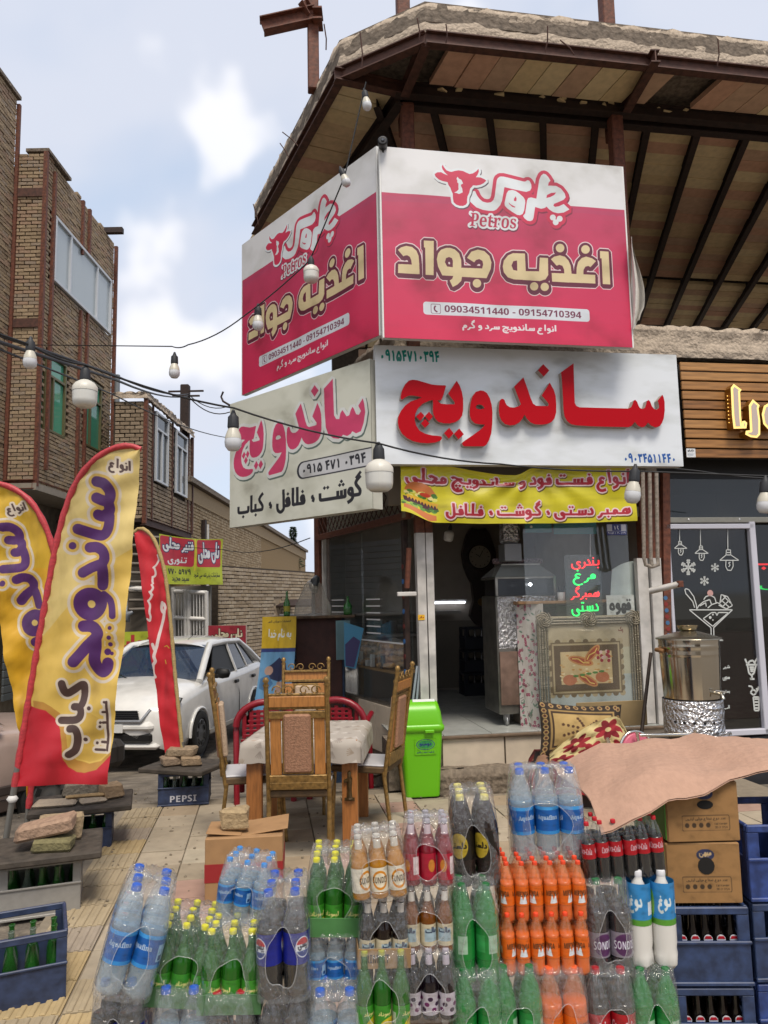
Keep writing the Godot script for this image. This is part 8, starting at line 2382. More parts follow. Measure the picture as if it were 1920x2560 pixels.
	for k in 7: part(o, "vent_hole", mb().lathe([v2(0.012, 0), v2(0, 0.002)], 8, Transform3D(Basis(Vector3.UP, -1.0 + k * 0.33) * Basis(Vector3.RIGHT, PI / 2), Basis(Vector3.UP, -1.0 + k * 0.33) * v3(0, 0.17, 0.241))), M.black)
	o = thing("tea_boiler", "large polished steel tea boiler with ribbed rim, lid and brass tap", "boiler", sp + v3(0, 0.342, 0))
	var st = m("#c2bcb0", 0.14, 1.0)
	part(o, "boiler_body", mb().lathe([v2(0.0, 0), v2(0.215, 0), v2(0.225, 0.01), v2(0.238, 0.34), v2(0.236, 0.36), v2(0.243, 0.37), v2(0.236, 0.385), v2(0.243, 0.395), v2(0.236, 0.41), v2(0.246, 0.42), v2(0.24, 0.44), v2(0.244, 0.49)], 40), st)
	part(o, "lid", mb().lathe([v2(0.26, 0.485), v2(0.262, 0.497), v2(0.2, 0.515), v2(0.08, 0.55), v2(0, 0.555)], 40), m("#8f887a", 0.25, 0.9))
	part(o, "lid_bowl", mb().lathe([v2(0.05, 0.552), v2(0.075, 0.57), v2(0.085, 0.60), v2(0.078, 0.597), v2(0.05, 0.572), v2(0, 0.57)], 24), m("#b8a98a", 0.2, 0.9))
	part(o, "handle", mb().tube([v3(-0.245, 0.40, 0.02), v3(-0.29, 0.405, 0.05), v3(-0.245, 0.395, 0.09)], 0.018, 8), mn(["#6d4a2c", "#8a633f"], 0.5, 5.0))
	part(o, "tap", mb().tube([v3(0.12, 0.06, 0.19), v3(0.14, 0.055, 0.26), v3(0.145, 0.02, 0.27)], 0.014, 8).tube([v3(0.09, 0.085, 0.25), v3(0.18, 0.075, 0.25)], 0.007, 6), st)
	o = thing("pink_chair", "chrome chair with round pink padded backs by the rug bench", "chair", Vector3.ZERO)
	var pk = m("#b3566a", 0.4)
	for k in [[1592, 1875, 42, 6.0, 0.25], [1527, 1905, 30, 5.9, 1.1]]:
		var q = at(k[0], k[1], k[3])
		var rr = k[2] / FPX * k[3]
		var X = Transform3D(Basis(Vector3.UP, k[4]) * Basis(Vector3.RIGHT, PI / 2 - 0.15), q)
		part(o, "round_pad", mb().lathe([v2(0, -0.02), v2(rr * 0.9, -0.02), v2(rr, 0), v2(rr * 0.9, 0.025), v2(0, 0.035)], 26, X), pk)
		var ringp = []
		for a in 25: ringp.append(X * v3(cos(TAU * a / 24) * (rr + 0.01), 0, sin(TAU * a / 24) * (rr + 0.01)))
		part(o, "chrome_ring", mb().tube(ringp, 0.012, 6), M.chrome)
	for t in [[1518, 1845, 1530, 1880, 1600, 1887], [1592, 1830, 1602, 1895, 1606, 2000], [1600, 1838, 1735, 1836, 1737, 1832], [1738, 1825, 1733, 1880, 1730, 2000], [1518, 1845, 1525, 1900, 1560, 1990]]: part(o, "chrome_tube", mb().tube([at(t[0], t[1], 5.95), at(t[2], t[3], 5.95), at(t[4], t[5], 6.0)], 0.013, 8), M.chrome)
	one("wooden_stick", "dark wooden stick with a bare tip leaning on the right door post", "stick", mb().tube([at(1604, 1832, 6.5), at(1627, 1632, 6.75)], 0.016, 8), mn(["#231a14", "#3a2b20"], 0.6, 4.0))
	o = thing("gas_pipes", "three white-painted rusty gas pipes bent in a U beside the right door post", "pipes")
	var pp = mn(["#6d5f52", "#94887c", "#a89d92"], 0.6, 5.0, 0.2)
	for k in 3: part(o, "pipe", mb().tube([at(1607 + k * 17, 1180, 6.95), at(1610 + k * 17, 1395, 6.95), at(1614 + k * 16, 1412, 6.95), at(1630, 1417, 6.95)], 0.018, 8), pp)
	one("cardboard_sheet", "flattened cardboard sheet leaning behind the carpet cushion", "cardboard", mb().cbox(Vector3.ZERO, v3(0.66, 0.22, 0.01), 0.003).mesh(), mn(["#7d6a48", "#927d58"], 0.8, 1.0), Transform3D(Basis(Vector3.UP, 0.15), at(1530, 1785, 6.75)))
func stone(R: RandomNumberGenerator, s: float) -> MB:
	var rows = []
	for j in 6:
		var a = PI * j / 5.0 - PI / 2
		var row = []
		for i in 8:
			var b = TAU * i / 8
			row.append(v3(cos(a) * cos(b) * s, sin(a) * s * 0.6, -cos(a) * sin(b) * s) * R.randf_range(0.8, 1.1))
		rows.append(row)
	return mb().grid(rows, null, true)
# ---------------------------------------------------------------- crates, boards and stones along the kerb
func bottle_crate(label, p: Vector3, yaw, col, w = 0.40, d = 0.30, h = 0.27, logo = "", bottles = "", cat = "bottle crates") -> Node3D:
	var o = thing("bottle_crate", label, "crate", p, yaw, cat)
	part(o, "crate_body", crate_mesh(w, h, d), mn([col, Color(col).lightened(0.12).to_html()], 0.5, 3.0))
	if logo:
		var g = mb()
		for s in fit(latin(logo, 1.0), Rect2(-w * 0.26, h * 0.12, w * 0.52, h * 0.2)): g.prism(s[0], d / 2 + 0.001, d / 2 + 0.003, Transform3D(), true)
		part(o, "logo", g, m("#b9bcc6", 0.5))
	if bottles:
		var green = bottles == "green"
		var body = mb().lathe([v2(0, 0), v2(0.028, 0), v2(0.03, 0.01), v2(0.03, 0.11), v2(0.014, 0.17), v2(0.012, 0.225), v2(0.0145, 0.23), v2(0.0145, 0.238), v2(0.009, 0.238), v2(0.008, 0.2)], 12).mesh()
		var R = rnd(int(p.x * 100))
		var mats = [glass("#23591f", 0.7, 0.05), glass("#6f7a6d", 0.5, 0.05)] if green else [m("#120c0a", 0.1), m("#120c0a", 0.1)]
		for i in 5:
			for j in 4:
				if green and R.randf() < 0.12: continue
				var b = part(o, "bottle", body, mats[1 if R.randf() < 0.25 else 0])
				b.position = v3(-w / 2 + 0.05 + i * (w - 0.1) / 4, 0.014, -d / 2 + 0.05 + j * (d - 0.1) / 3)
				if not green and j == 3:
					part(b, "label", mb().prism(disc(v2(0, 0.135), 0.016, 14), 0.0275, 0.031), m("#b9bcc4", 0.4))
					part(b, "label_red", mb().prism(PackedVector2Array([v2(-0.014, 0.138), v2(0.014, 0.138), v2(0.009, 0.147), v2(-0.009, 0.147)]), 0.031, 0.0325), m("#a01522", 0.4))
					part(b, "label_blue", mb().prism(PackedVector2Array([v2(-0.014, 0.132), v2(-0.009, 0.123), v2(0.009, 0.123), v2(0.014, 0.132)]), 0.031, 0.0325), m("#16337d", 0.4))
	return o
func board(label, p: Vector3, yaw, w, d) -> void:
	one("slab_board", label, "board", mb().cbox(v3(0, 0.02, 0), v3(w, 0.04, d), 0.008), mn(["#2d2823", "#403932", "#4d453d"], 0.85, 2.0, 0.4), Transform3D(Basis(Vector3.UP, yaw), p), "dark boards on the crates")
func block(called, label, p: Vector3, z: Vector3, yaw, col, tip = 0.0) -> void:
	var R = rnd(int(p.x * 731 + p.z * 97))
	var g = mb().cbox(v3(0, z.y / 2, 0), z, 0.014)
	for k in g.v.size(): g.v[k] += g.v[k].normalized() * 0.012 * sin(g.v[k].x * 60.0 + g.v[k].y * 41.0 + g.v[k].z * 53.0)
	one(called, label, "stone", g, mn([col, Color(col).lightened(0.2).to_html()], 0.95, 4.0, 0.6), Transform3D(Basis(Vector3.UP, yaw) * Basis(Vector3.BACK, tip), p), "weights on the crates")
func crates_and_boards() -> void:
	var blue = "#1a2a52"
	var p = v3(-1.78, 0.0, -6.85)
	bottle_crate("dark blue bottle crate carrying the red flag, under a board with three bricks", p, 0.16, blue, 0.42, 0.32, 0.27, "PEPSI", "green")
	board("dark stone board on the crate under the red flag", p + v3(0, 0.272, 0.0), -0.32, 0.62, 0.5)
	block("brick", "tan brick lying across two others under the red flag", p + v3(-0.02, 0.39, 0.05), v3(0.25, 0.075, 0.12), -0.1, "#80684a")
	block("brick", "rough tan brick under the left end of the top brick at the red flag", p + v3(-0.11, 0.314, 0.06), v3(0.16, 0.078, 0.13), 0.5, "#7a6248")
	block("brick", "squared tan brick under the right end of the top brick at the red flag", p + v3(0.07, 0.314, 0.08), v3(0.17, 0.078, 0.11), 0.2, "#806444")
	p = v3(-2.24, -0.02, -5.72)
	bottle_crate("dark blue bottle crate under a board with broken stone slabs, by the yellow flags", p, 0.30, blue, 0.44, 0.34, 0.28, "PEPSI", "green")
	board("dark board with broken slabs and a stone on it beside the yellow flag", p + v3(0.02, 0.282, 0.02), 0.3, 0.68, 0.50)
	block("stone_slab", "flat broken travertine slab on the board by the yellow flag", p + v3(-0.12, 0.324, 0.14), v3(0.28, 0.03, 0.16), 0.2, "#8d7b63")
	block("stone_slab", "small broken slab beside the travertine piece on the board", p + v3(0.12, 0.324, 0.1), v3(0.17, 0.03, 0.09), 0.5, "#8d7b63")
	block("wood_offcut", "thin pale wood offcut lying over the broken slabs", p + v3(0.05, 0.356, 0.06), v3(0.26, 0.02, 0.05), 0.25, "#94703f")
	block("stone", "rounded tan stone at the far end of the board by the yellow flag", p + v3(0.2, 0.324, -0.04), v3(0.15, 0.11, 0.12), 0.7, "#8a6c48")
	block("stone", "grey block behind the broken slabs on the board", p + v3(-0.04, 0.324, -0.12), v3(0.26, 0.10, 0.1), 0.1, "#6d6150")
	p = v3(-2.02, -0.02, -4.62)
	bottle_crate("weathered white-grey bottle crate holding the near flag pole", p, 0.34, "#7f7b75", 0.42, 0.34, 0.30, "", "green")
	board("worn dark board on the grey crate at the near flag", p + v3(0.02, 0.302, 0.0), 0.34, 0.60, 0.5)
	block("stone", "pinkish flat stone on top of the pile at the near flag pole", p + v3(0.04, 0.418, 0.06), v3(0.30, 0.08, 0.16), 0.2, "#8d6a50", 0.14)
	block("stone", "mossy yellow-grey brick under the pinkish stone", p + v3(0.1, 0.344, 0.1), v3(0.22, 0.07, 0.13), 0.1, "#5d5428")
	block("stone", "dusty tan stone behind the mossy brick at the near flag pole", p + v3(0.06, 0.344, -0.1), v3(0.24, 0.14, 0.12), 0.3, "#8d7450")
	bottle_crate("blue open crate of empty green bottles at the kerb in the foreground", v3(-1.72, -0.02, -3.62), 0.42, blue, 0.46, 0.36, 0.30, "", "green")
	p = ony(600, 2262)
	var o = thing("carton", "tan carton with a red band and open flaps behind the green bottle packs", "box", p + v3(0, 0, -0.2), 0.1)
	var card = mn(["#8d6a47", "#9c7852"], 0.85, 2.0)
	part(o, "carton_body", mb().cbox(v3(0, 0.18, 0), v3(0.44, 0.36, 0.36), 0.004), card)
	part(o, "red_band", mb().box(v3(0, 0.17, 0), v3(0.444, 0.10, 0.364)), m("#8a1c1f", 0.6))
	part(o, "flap", mb().cbox(v3(0.12, 0.37, -0.02), v3(0.26, 0.006, 0.3), 0.002, Basis(Vector3.BACK, 0.12)), card)
	part(o, "flap", mb().cbox(v3(-0.12, 0.372, 0.03), v3(0.2, 0.006, 0.24), 0.002, Basis(Vector3.BACK, -0.1)), card)
	block("brick", "tan brick weighing down the open carton", p + v3(-0.06, 0.375, -0.14), v3(0.16, 0.12, 0.1), 0.1, "#94784e")
# ---------------------------------------------------------------- stacked drinks
var film_mat: StandardMaterial3D
var film_edge: StandardMaterial3D
var kinds := {}
func label_tex(bg, draw: Callable) -> StandardMaterial3D:
	var c = canvas(1.0, 0.5, 300, Color(bg))
	draw.call(c)
	return printed(c.tex(2), 0.35)
func put(c, sets, x, y, w, h, col) -> void: c.shape(fit(sets, Rect2(x, y, w, h)), Color(col))
func kind(key, h, r, glassy, body, fill, cap, lab, l0, l1, collar = "") -> void:
	var k = {"h": h, "r": r}
	var pr = []
	var P = [[0.0, 0], [0.85, 0], [1, 0.03], [1, 0.5], [0.97, 0.56], [0.62, 0.70], [0.40, 0.80], [0.36, 0.97]] if glassy else [[0.0, 0.015], [0.72, 0], [1, 0.05], [1, 0.14], [0.94, 0.2], [1, 0.26], [1, 0.62], [0.96, 0.68], [0.70, 0.82], [0.38, 0.91], [0.34, 0.96]]
	for q in P: pr.append(v2(q[0] * r, q[1] * h))
	k.body = mb().lathe(pr, 18, Transform3D(), 0.09, 0 if glassy else 5).mesh()
	k.body_mat = body
	if fill:
		var fp = []
		for q in P:
			if q[1] <= fill[1]: fp.append(v2(maxf(0.0, q[0] * r - 0.0018), q[1] * h + 0.002))
		fp.append(v2(0, fp[-1].y))
		k.fill = mb().lathe(fp, 18).mesh(); k.fill_mat = fill[0]
	var rc = 0.39 * r if glassy else 0.36 * r
	k.cap = mb().lathe([v2(rc, 0.945 * h), v2(rc * 1.04, 0.96 * h), v2(rc, h), v2(rc * 0.8, h * 1.005), v2(0, h * 1.006)], 14).mesh()
	k.cap_mat = m(cap, 0.4)
	k.lab = mb().lathe([v2(r * 1.012, l0 * h), v2(r * 1.014, (l0 + l1) / 2 * h), v2(r * 1.012, l1 * h)], 20).mesh()
	k.lab_mat = lab
	if collar: k.collar = mb().lathe([v2(r * 0.44, 0.78 * h), v2(r * 0.40, 0.93 * h)], 12).mesh(); k.collar_mat = m(collar, 0.5)
	kinds[key] = k
func film(w, d, h, r, sd) -> Array:
	var rows = []; var q = []
	var S = [[1.0, 0.0], [1.0, 0.06], [1.0, 0.62], [0.955, 0.78], [0.90, 0.93], [0.86, 1.005], [0.6, 1.008], [0.02, 0.995]]
	var ys = [0.0, 0.06, 0.12, 0.18, 0.24, 0.3, 0.36, 0.42, 0.48, 0.54, 0.6, 0.66, 0.72, 0.78, 0.86, 0.93, 1.005]
	var edge = {}
	var lobe = func(a): return 1.0 + 0.10 * sin(a * 3.0 + sd) + 0.05 * sin(a * 5.0 + sd * 2.0)
	for j in ys.size() + 2:
		var y = ys[mini(j, ys.size() - 1)]
		var sc = 1.0
		for k in S.size() - 3:
			if y >= S[k][1] and y <= S[k + 1][1]: sc = lerpf(S[k][0], S[k + 1][0], (y - S[k][1]) / (S[k + 1][1] - S[k][1]))
		if j >= ys.size(): sc = [0.55, 0.02][j - ys.size()]
		var row = []; var qr = []
		for k in 73:
			var a = TAU * k / 72 + PI
			var c = v2(sin(a), cos(a))
			var e = pow(pow(absf(c.x), 5.0) + pow(absf(c.y), 5.0), -0.2)
			var wob = 1.0 + 0.012 * sin(k * 1.3 + y * 17.0 + sd)
			var p = v3(c.x * e * (w / 2 + 0.003) * sc * wob, y * h + (0.004 * sin(k * 1.7) if y > 0.9 else 0.0), c.y * e * (d / 2 + 0.003) * sc * wob)
			var l = 9.0
			if c.y > 0.3 and j < ys.size() - 1:
				var f = v2(p.x / (w * 0.29), (p.y - h * 0.40) / (h * 0.27))
				var lb = lobe.call(f.angle())
				l = f.length() / lb
				if l < 1.0 and l > 0.70:
					var g = f / l
					p.x = g.x * w * 0.29; p.y = g.y * h * 0.27 + h * 0.40; l = 1.0
			row.append(p); qr.append(l)
		rows.append(row); q.append(qr)
	var rim = []
	for k in 33:
		var a = TAU * k / 32
		var g = v2(cos(a), sin(a)) * lobe.call(a)
		rim.append(v3(g.x * w * 0.29, g.y * h * 0.27 + h * 0.40, d / 2 + 0.003 * (1.0 + 0.4 * sin(k * 1.9))))
	return [mb().grid(rows, null, false, func(r2, k2): return q[r2][k2] < 1.01 and q[r2][k2 + 1] < 1.01 and q[r2 + 1][k2] < 1.01 and q[r2 + 1][k2 + 1] < 1.01), mb().tube(rim, 0.0014, 5, false)]
func pack(label, x, yb, dep, key, nx, nz, yaw = 0.0, lean = 0.0, tray = "", wrap = true, tray_print = "") -> Node3D:
	var k = kinds[key]
	var w = nx * k.r * 2.04; var d = nz * k.r * 2.04
	var p = at(x, yb, dep)
	var o = thing("drinks_pack", label, "drinks pack", p, deg_to_rad(yaw), "shrink-wrapped drinks stacks")
	o.rotation.z = deg_to_rad(lean)
	o.translate_object_local(v3(0, 0.0, -d / 2))
	var R = rnd(int(x * 7 + yb))
	for i in nx:
		for j in nz:
			var b = part(o, "bottle", k.body, k.body_mat)
			b.position = v3(-w / 2 + (i + 0.5) * w / nx, 0.003, -d / 2 + (j + 0.5) * d / nz)
			b.rotation = v3(R.randf_range(-0.015, 0.015), PI + R.randf_range(-0.9, 0.9), R.randf_range(-0.015, 0.015))
			if k.has("fill"): part(b, "drink", k.fill, k.fill_mat)
			part(b, "cap", k.cap, k.cap_mat)
			part(b, "label", k.lab, k.lab_mat)
			if k.has("collar"): part(b, "neck_label", k.collar, k.collar_mat)
	if tray:
		var tm = mn([tray, Color(tray).lightened(0.1).to_html()], 0.8, 3.0)
		part(o, "tray", mb().cbox(v3(0, 0.03, d / 2 + 0.004), v3(w + 0.012, 0.06, 0.004), 0.001).cbox(v3(0, 0.03, -d / 2 - 0.004), v3(w + 0.012, 0.06, 0.004), 0.001).cbox(v3(w / 2 + 0.004, 0.03, 0), v3(0.004, 0.06, d), 0.001).cbox(v3(-w / 2 - 0.004, 0.03, 0), v3(0.004, 0.06, d), 0.001).box(v3(0, 0.001, 0), v3(w, 0.002, d)), tm)
		if tray_print:
			var g = mb()
			for s in fit(latin(tray_print, 1.0, true), Rect2(-w * 0.45, 0.018, w * 0.55, 0.026)): g.prism(s[0], d / 2 + 0.0065, d / 2 + 0.007, Transform3D(), true)
			part(o, "tray_print", g, m("#2d2118", 0.7))
	if wrap:
		var fm = film(w, d, k.h, k.r, x * 0.37)
		part(o, "shrink_film", fm[0], film_mat)
		part(o, "film_edge", fm[1], film_edge)
	return o
func drinks() -> void:
	film_mat = glass("#d5d8da", 0.075, 0.07)
	film_mat.heightmap_enabled = true; film_mat.heightmap_scale = 0.9
	film_mat.heightmap_texture = ntex(0.03, 3, [Color.BLACK, Color.WHITE], FastNoiseLite.TYPE_SIMPLEX_SMOOTH, 256, 6)
	film_mat.uv1_triplanar = true; film_mat.uv1_world_triplanar = true; film_mat.uv1_scale = v3(9, 4, 9)
	film_edge = glass("#d8dadc", 0.18, 0.1)
	var clear = glass("#b5c4cc", 0.13, 0.04)
	var thin = glass("#9a9c9c", 0.06, 0.04)
	var ggreen = glass("#1d5c16", 0.72, 0.05)
	var amber = glass("#6d3d0c", 0.7, 0.05)
	var water = [glass("#8fb0c4", 0.22, 0.05), 0.8]
	var cola = [m("#0d0706", 0.12), 0.68]
	var wht = "#c9ced6"
	var aqua = label_tex("#14539c", func(c):
		c.rect(0, 0.0, 1, 0.06, Color("#2f7fc0")); c.rect(0, 0.44, 1, 0.5, Color("#3b8ccc"))
		put(c, latin("Aquafina", 1.0, true, true), 0.36, 0.24, 0.28, 0.11, wht); put(c, fa("آکوافینا", 0.1), 0.05, 0.2, 0.2, 0.12, wht)
		c.rect(0.72, 0.1, 0.86, 0.36, Color("#8fb4d4")); c.rect(0.74, 0.12, 0.8, 0.2, Color("#1b3d70")))
	var peps = label_tex("#131d78", func(c):
		for q in [0.5, 0.08, 0.92]:
			c.fill([oval(v2(q, 0.27), 0.10, 0.17)], Color(wht))
			c.fill([map2(oval(Vector2.ZERO, 0.088, 0.15), func(p): return v2(q, 0.27) + v2(p.x, maxf(p.y, 0.045)))], Color("#b0182a"))
			c.fill([map2(oval(Vector2.ZERO, 0.088, 0.15), func(p): return v2(q, 0.27) + v2(p.x, minf(p.y, -0.06)))], Color("#16307f"))
			put(c, fa("پپسی", 0.11), q - 0.07, 0.21, 0.14, 0.11, "#14182c"))
	var limo = label_tex("#2f7a1e", func(c):
		c.fill([oval(v2(0.62, 0.08), 0.2, 0.16)], Color("#b9a51c")); put(c, fa("لیموناد", 0.1), 0.38, 0.26, 0.26, 0.12, "#c8c07a"); c.rect(0.1, 0.1, 0.26, 0.34, Color("#9fae94")))
	var sund = label_tex("#c9c3b4", func(c):
		c.fill([oval(v2(0.5, 0.24), 0.14, 0.2)], Color("#c47c1c")); c.fill([oval(v2(0.5, 0.24), 0.11, 0.15)], Color("#d6cdb8")); put(c, latin("SUNDIS", 1.0), 0.36, 0.18, 0.28, 0.13, "#3a2c18"))
	var redl = label_tex("#94122a", func(c): c.rect(0.55, 0.1, 0.68, 0.44, Color("#c9b9bb")); c.fill([oval(v2(0.42, 0.27), 0.07, 0.12)], Color("#b8742a")))
	var malt = label_tex("#b3a98f", func(c): c.rect(0.36, 0.1, 0.64, 0.4, Color("#8fa3ad")); put(c, fa("مالت", 0.1), 0.38, 0.3, 0.24, 0.14, "#24304a"))
	var grape = label_tex("#a59fa8", func(c):
		for g in 14: c.fill([disc(v2(0.06 + g * 0.07, 0.12 + 0.24 * (g % 3) / 2.0), 0.05, 10)], Color("#5b1d4e") if g % 2 else Color("#2a1530")))
	var miri = label_tex("#c85a10", func(c):
		c.fill([V2("0.42 0.05 0.46 0.3 0.5 0.15 0.55 0.3 0.6 0.05")], Color(wht)); put(c, latin("MIRINDA", 1.0), 0.33, 0.24, 0.32, 0.14, "#2b1c14"); put(c, fa("میرندا", 0.1), 0.74, 0.2, 0.2, 0.16, "#2b1c14"); c.rect(0.1, 0.12, 0.2, 0.3, Color("#cbb28c")))
	var coke = label_tex("#9c0f1c", func(c): put(c, latin("Coca-Cola", 1.0, true, true, 0.25), 0.34, 0.15, 0.32, 0.22, wht); put(c, fa("کوکاکولا", 0.1), 0.75, 0.15, 0.2, 0.2, wht))
	var sond = label_tex("#77707c", func(c): c.fill([oval(v2(0.5, 0.25), 0.15, 0.22)], Color("#4a2350")); put(c, latin("SONDIS", 1.0), 0.35, 0.16, 0.3, 0.17, wht); put(c, fa("ساندیس", 0.11), 0.02, 0.14, 0.24, 0.22, "#b9a9bd"))
	var doog = label_tex("#2b7bb5", func(c):
		c.rect(0, 0, 1, 0.07, Color("#4f8a2c")); put(c, fa("دوغ", 0.12), 0.4, 0.14, 0.18, 0.22, "#c9d2d6"); c.fill([oval(v2(0.3, 0.24), 0.05, 0.17)], Color("#6fa83a")); c.rect(0.66, 0.12, 0.8, 0.28, Color(wht)))
	var sev = label_tex("#12702c", func(c): c.rect(0.55, 0.1, 0.68, 0.4, Color("#8fae96")); c.rect(0.34, 0.12, 0.5, 0.4, Color("#2c8a46")))
	var blk = label_tex("#171310", func(c): c.fill([oval(v2(0.5, 0.25), 0.13, 0.22)], Color("#a8922a")); put(c, fa("دلستر", 0.11), 0.39, 0.17, 0.22, 0.15, "#1d1810"))
	kind("water", 0.315, 0.043, false, clear, water, "#2450a8", aqua, 0.30, 0.60)
	kind("pepsi", 0.315, 0.041, false, thin, cola, "#2347a0", peps, 0.33, 0.62)
	kind("limo", 0.235, 0.0305, true, ggreen, [m("#3d7a22", 0.3), 0.7], "#b9b42a", limo, 0.06, 0.4)
	kind("smallwater", 0.21, 0.0285, false, clear, water, "#2f74b5", aqua, 0.34, 0.62)
	kind("juice", 0.195, 0.029, true, glass("#b07a1c", 0.6, 0.05), [m("#a86a12", 0.3), 0.7], "#a39f98", sund, 0.12, 0.5, "#b5aea2")
	kind("redjuice", 0.205, 0.027, true, glass("#7d0f22", 0.6, 0.05), [m("#7a0d20", 0.3), 0.7], "#8f8c94", redl, 0.1, 0.5, "#b5a2aa")
	kind("malt", 0.20, 0.026, true, amber, [m("#8a5010", 0.3), 0.7], "#8f8c8a", malt, 0.12, 0.45, "#b9b4ac")
	kind("dark", 0.20, 0.026, true, glass("#1a100c", 0.85, 0.05), null, "#a09a94", malt, 0.1, 0.4, "#b0aaa2")
	kind("grape", 0.205, 0.027, true, glass("#140d14", 0.9, 0.05), null, "#8d8790", grape, 0.08, 0.4, "#a39aa6")
	kind("greenb", 0.235, 0.028, true, ggreen, [m("#234d18", 0.3), 0.7], "#8a8a40", limo, 0.06, 0.35)
	kind("black", 0.30, 0.0415, false, glass("#2a211e", 0.8, 0.05), null, "#b3ab6a", blk, 0.3, 0.62)
	kind("mirinda", 0.195, 0.0243, false, glass("#d98a50", 0.22, 0.05), [m("#c8551a", 0.25), 0.7], "#d0401e", miri, 0.3, 0.62)
	kind("coke", 0.205, 0.0243, false, thin, cola, "#a81622", coke, 0.42, 0.66)
	kind("sondis", 0.30, 0.040, false, thin, [m("#150a14", 0.15), 0.75], "#1f5a34", sond, 0.18, 0.45)
	kind("doogh", 0.315, 0.042, false, m("#c6c4bf", 0.3), null, "#c9c9cc", doog, 0.46, 0.90)
	kind("seven", 0.315, 0.040, false, glass("#1c7a34", 0.6, 0.05), [m("#1a6a2c", 0.3), 0.7], "#175a2c", sev, 0.28, 0.58)
	kind("orange", 0.315, 0.041, false, glass("#d98a50", 0.22, 0.05), [m("#c8551a", 0.25), 0.7], "#c8501e", miri, 0.3, 0.55)
	kind("cola15", 0.315, 0.041, false, thin, cola, "#8f1a22", coke, 0.32, 0.58)
	for k in 5:
		var q = at(320 + k * 330, 2900, 2.32 + k * 0.09)
		var o = thing("wooden_pallet", "low wooden pallet under the drinks stacks", "pallet", v3(q.x, 0, q.z - 0.15), 0, "pallets under the drinks")
		for g in 4: part(o, "plank", mb().cbox(v3(0, 0.085, -0.24 + g * 0.16), v3(0.40, 0.018, 0.12), 0.003), card_wood())
		for g in 3: part(o, "runner", mb().cbox(v3(-0.17 + g * 0.17, 0.038, 0), v3(0.06, 0.076, 0.6), 0.003), card_wood())
	for a in [["clear pack of large cola bottles under the leaning water pack", 280, 2745, 2.28, "pepsi", 2, 3], ["pack of large clear bottles under the left lemonade pack", 440, 2765, 2.3, "water", 2, 2], ["large cola bottles under the middle lemonade pack", 565, 2775, 2.3, "cola15", 2, 2], ["dark cola pack at the foot of the big blue-labelled cola pack", 705, 2765, 2.32, "pepsi", 2, 3], ["clear bottle pack at the foot of the small water pack", 838, 2765, 2.33, "water", 2, 2], ["green glass bottle pack under the brown carton tray", 958, 2590, 2.36, "greenb", 3, 3], ["dark grape drink pack under the amber malt pack", 1078, 2556, 2.40, "grape", 3, 3], ["green soda pack at the foot of the big green soda pack", 1200, 2700, 2.42, "seven", 2, 3], ["green soda pack beside the large orange bottles", 1305, 2690, 2.45, "seven", 2, 2], ["large orange soda pack under the small orange bottles", 1420, 2690, 2.47, "orange", 2, 2], ["large cola pack with red labels under the purple-labelled pack", 1543, 2690, 2.5, "cola15", 2, 3], ["green soda pack under the white yoghurt drink bottles", 1655, 2690, 2.52, "seven", 2, 2]]: pack(a[0], a[1], a[2], a[3], a[4], a[5], a[6])
	pack("leaning pack of six large water bottles with blue labels over the tiles", 300, 2505, 2.28, "water", 2, 3, 14, -15)
	pack("green lemonade pack in a green tray beside the leaning water pack", 440, 2520, 2.38, "limo", 3, 4, 4, -6, "#2a5a28")
	pack("green lemonade pack in a green tray below the milky water pack", 572, 2536, 2.36, "limo", 3, 3, 2, -1, "#2a5a28")
	pack("milky wrapped pack of small water bottles tipped over the lemonade packs", 590, 2325, 2.52, "smallwater", 3, 3, -6, -8)
	pack("big pack of cola bottles with blue labels and blue caps", 706, 2508, 2.33, "pepsi", 2, 3, 2, 1)
	pack("green lemonade pack with yellow caps on top of the small water pack", 833, 2342, 2.50, "limo", 3, 4, 2, -2, "#2f6a2c")
	pack("small clear water pack under the upper lemonade pack", 838, 2512, 2.46, "smallwater", 3, 3)
	pack("golden orange drink pack on top of the brown carton tray", 952, 2252, 2.42, "juice", 3, 3, 3, 3)
	pack("dark bottles in a brown carton tray with black print", 960, 2420, 2.42, "dark", 3, 3, 5, -2, "#7a5a34", true, "PRIMAIT")
	pack("red juice pack with white neck labels above the amber malt pack", 1074, 2220, 2.48, "redjuice", 3, 3)
	pack("amber malt pack between the red juice and grape packs", 1074, 2388, 2.45, "malt", 3, 3)
	pack("tall black malt pack with yellow labels behind the red juice", 1196, 2222, 2.62, "black", 2, 3, -3, 2)
	pack("big green soda pack under the black malt pack", 1195, 2476, 2.48, "seven", 2, 3)
	pack("upper pack of small orange soda bottles with red caps", 1365, 2312, 2.58, "mirinda", 6, 4, 0, 0, "", false)
	pack("lower pack of small orange soda bottles", 1370, 2446, 2.53, "mirinda", 6, 4, 0, 0, "", false)
	pack("pack of six large water bottles standing on the small orange sodas", 1378, 2158, 2.70, "water", 3, 2, -3, 1)
	pack("row of small cola bottles with red labels under the tan cloth", 1572, 2206, 2.66, "coke", 6, 3, 4, 3, "", false)
	pack("dark drink pack with purple labels under the small colas", 1536, 2440, 2.58, "sondis", 2, 3)
	pack("white yoghurt drink bottles with blue labels beside the blue crates", 1645, 2430, 2.60, "doogh", 2, 2, 0, 0, "", false)
	var blue = "#152a58"
	var base = at(1785, 2465, 2.72)
	var h = 0.275
	for k in 2: bottle_crate(["blue crate of cola bottles right under the cartons", "blue crate of cola bottles beneath the upper cola crate"][k], v3(base.x + 0.005, base.y - k * h, base.z - 0.2), deg_to_rad(-2), blue, 0.285, 0.40, 0.268, "", "cola", "blue cola crates")
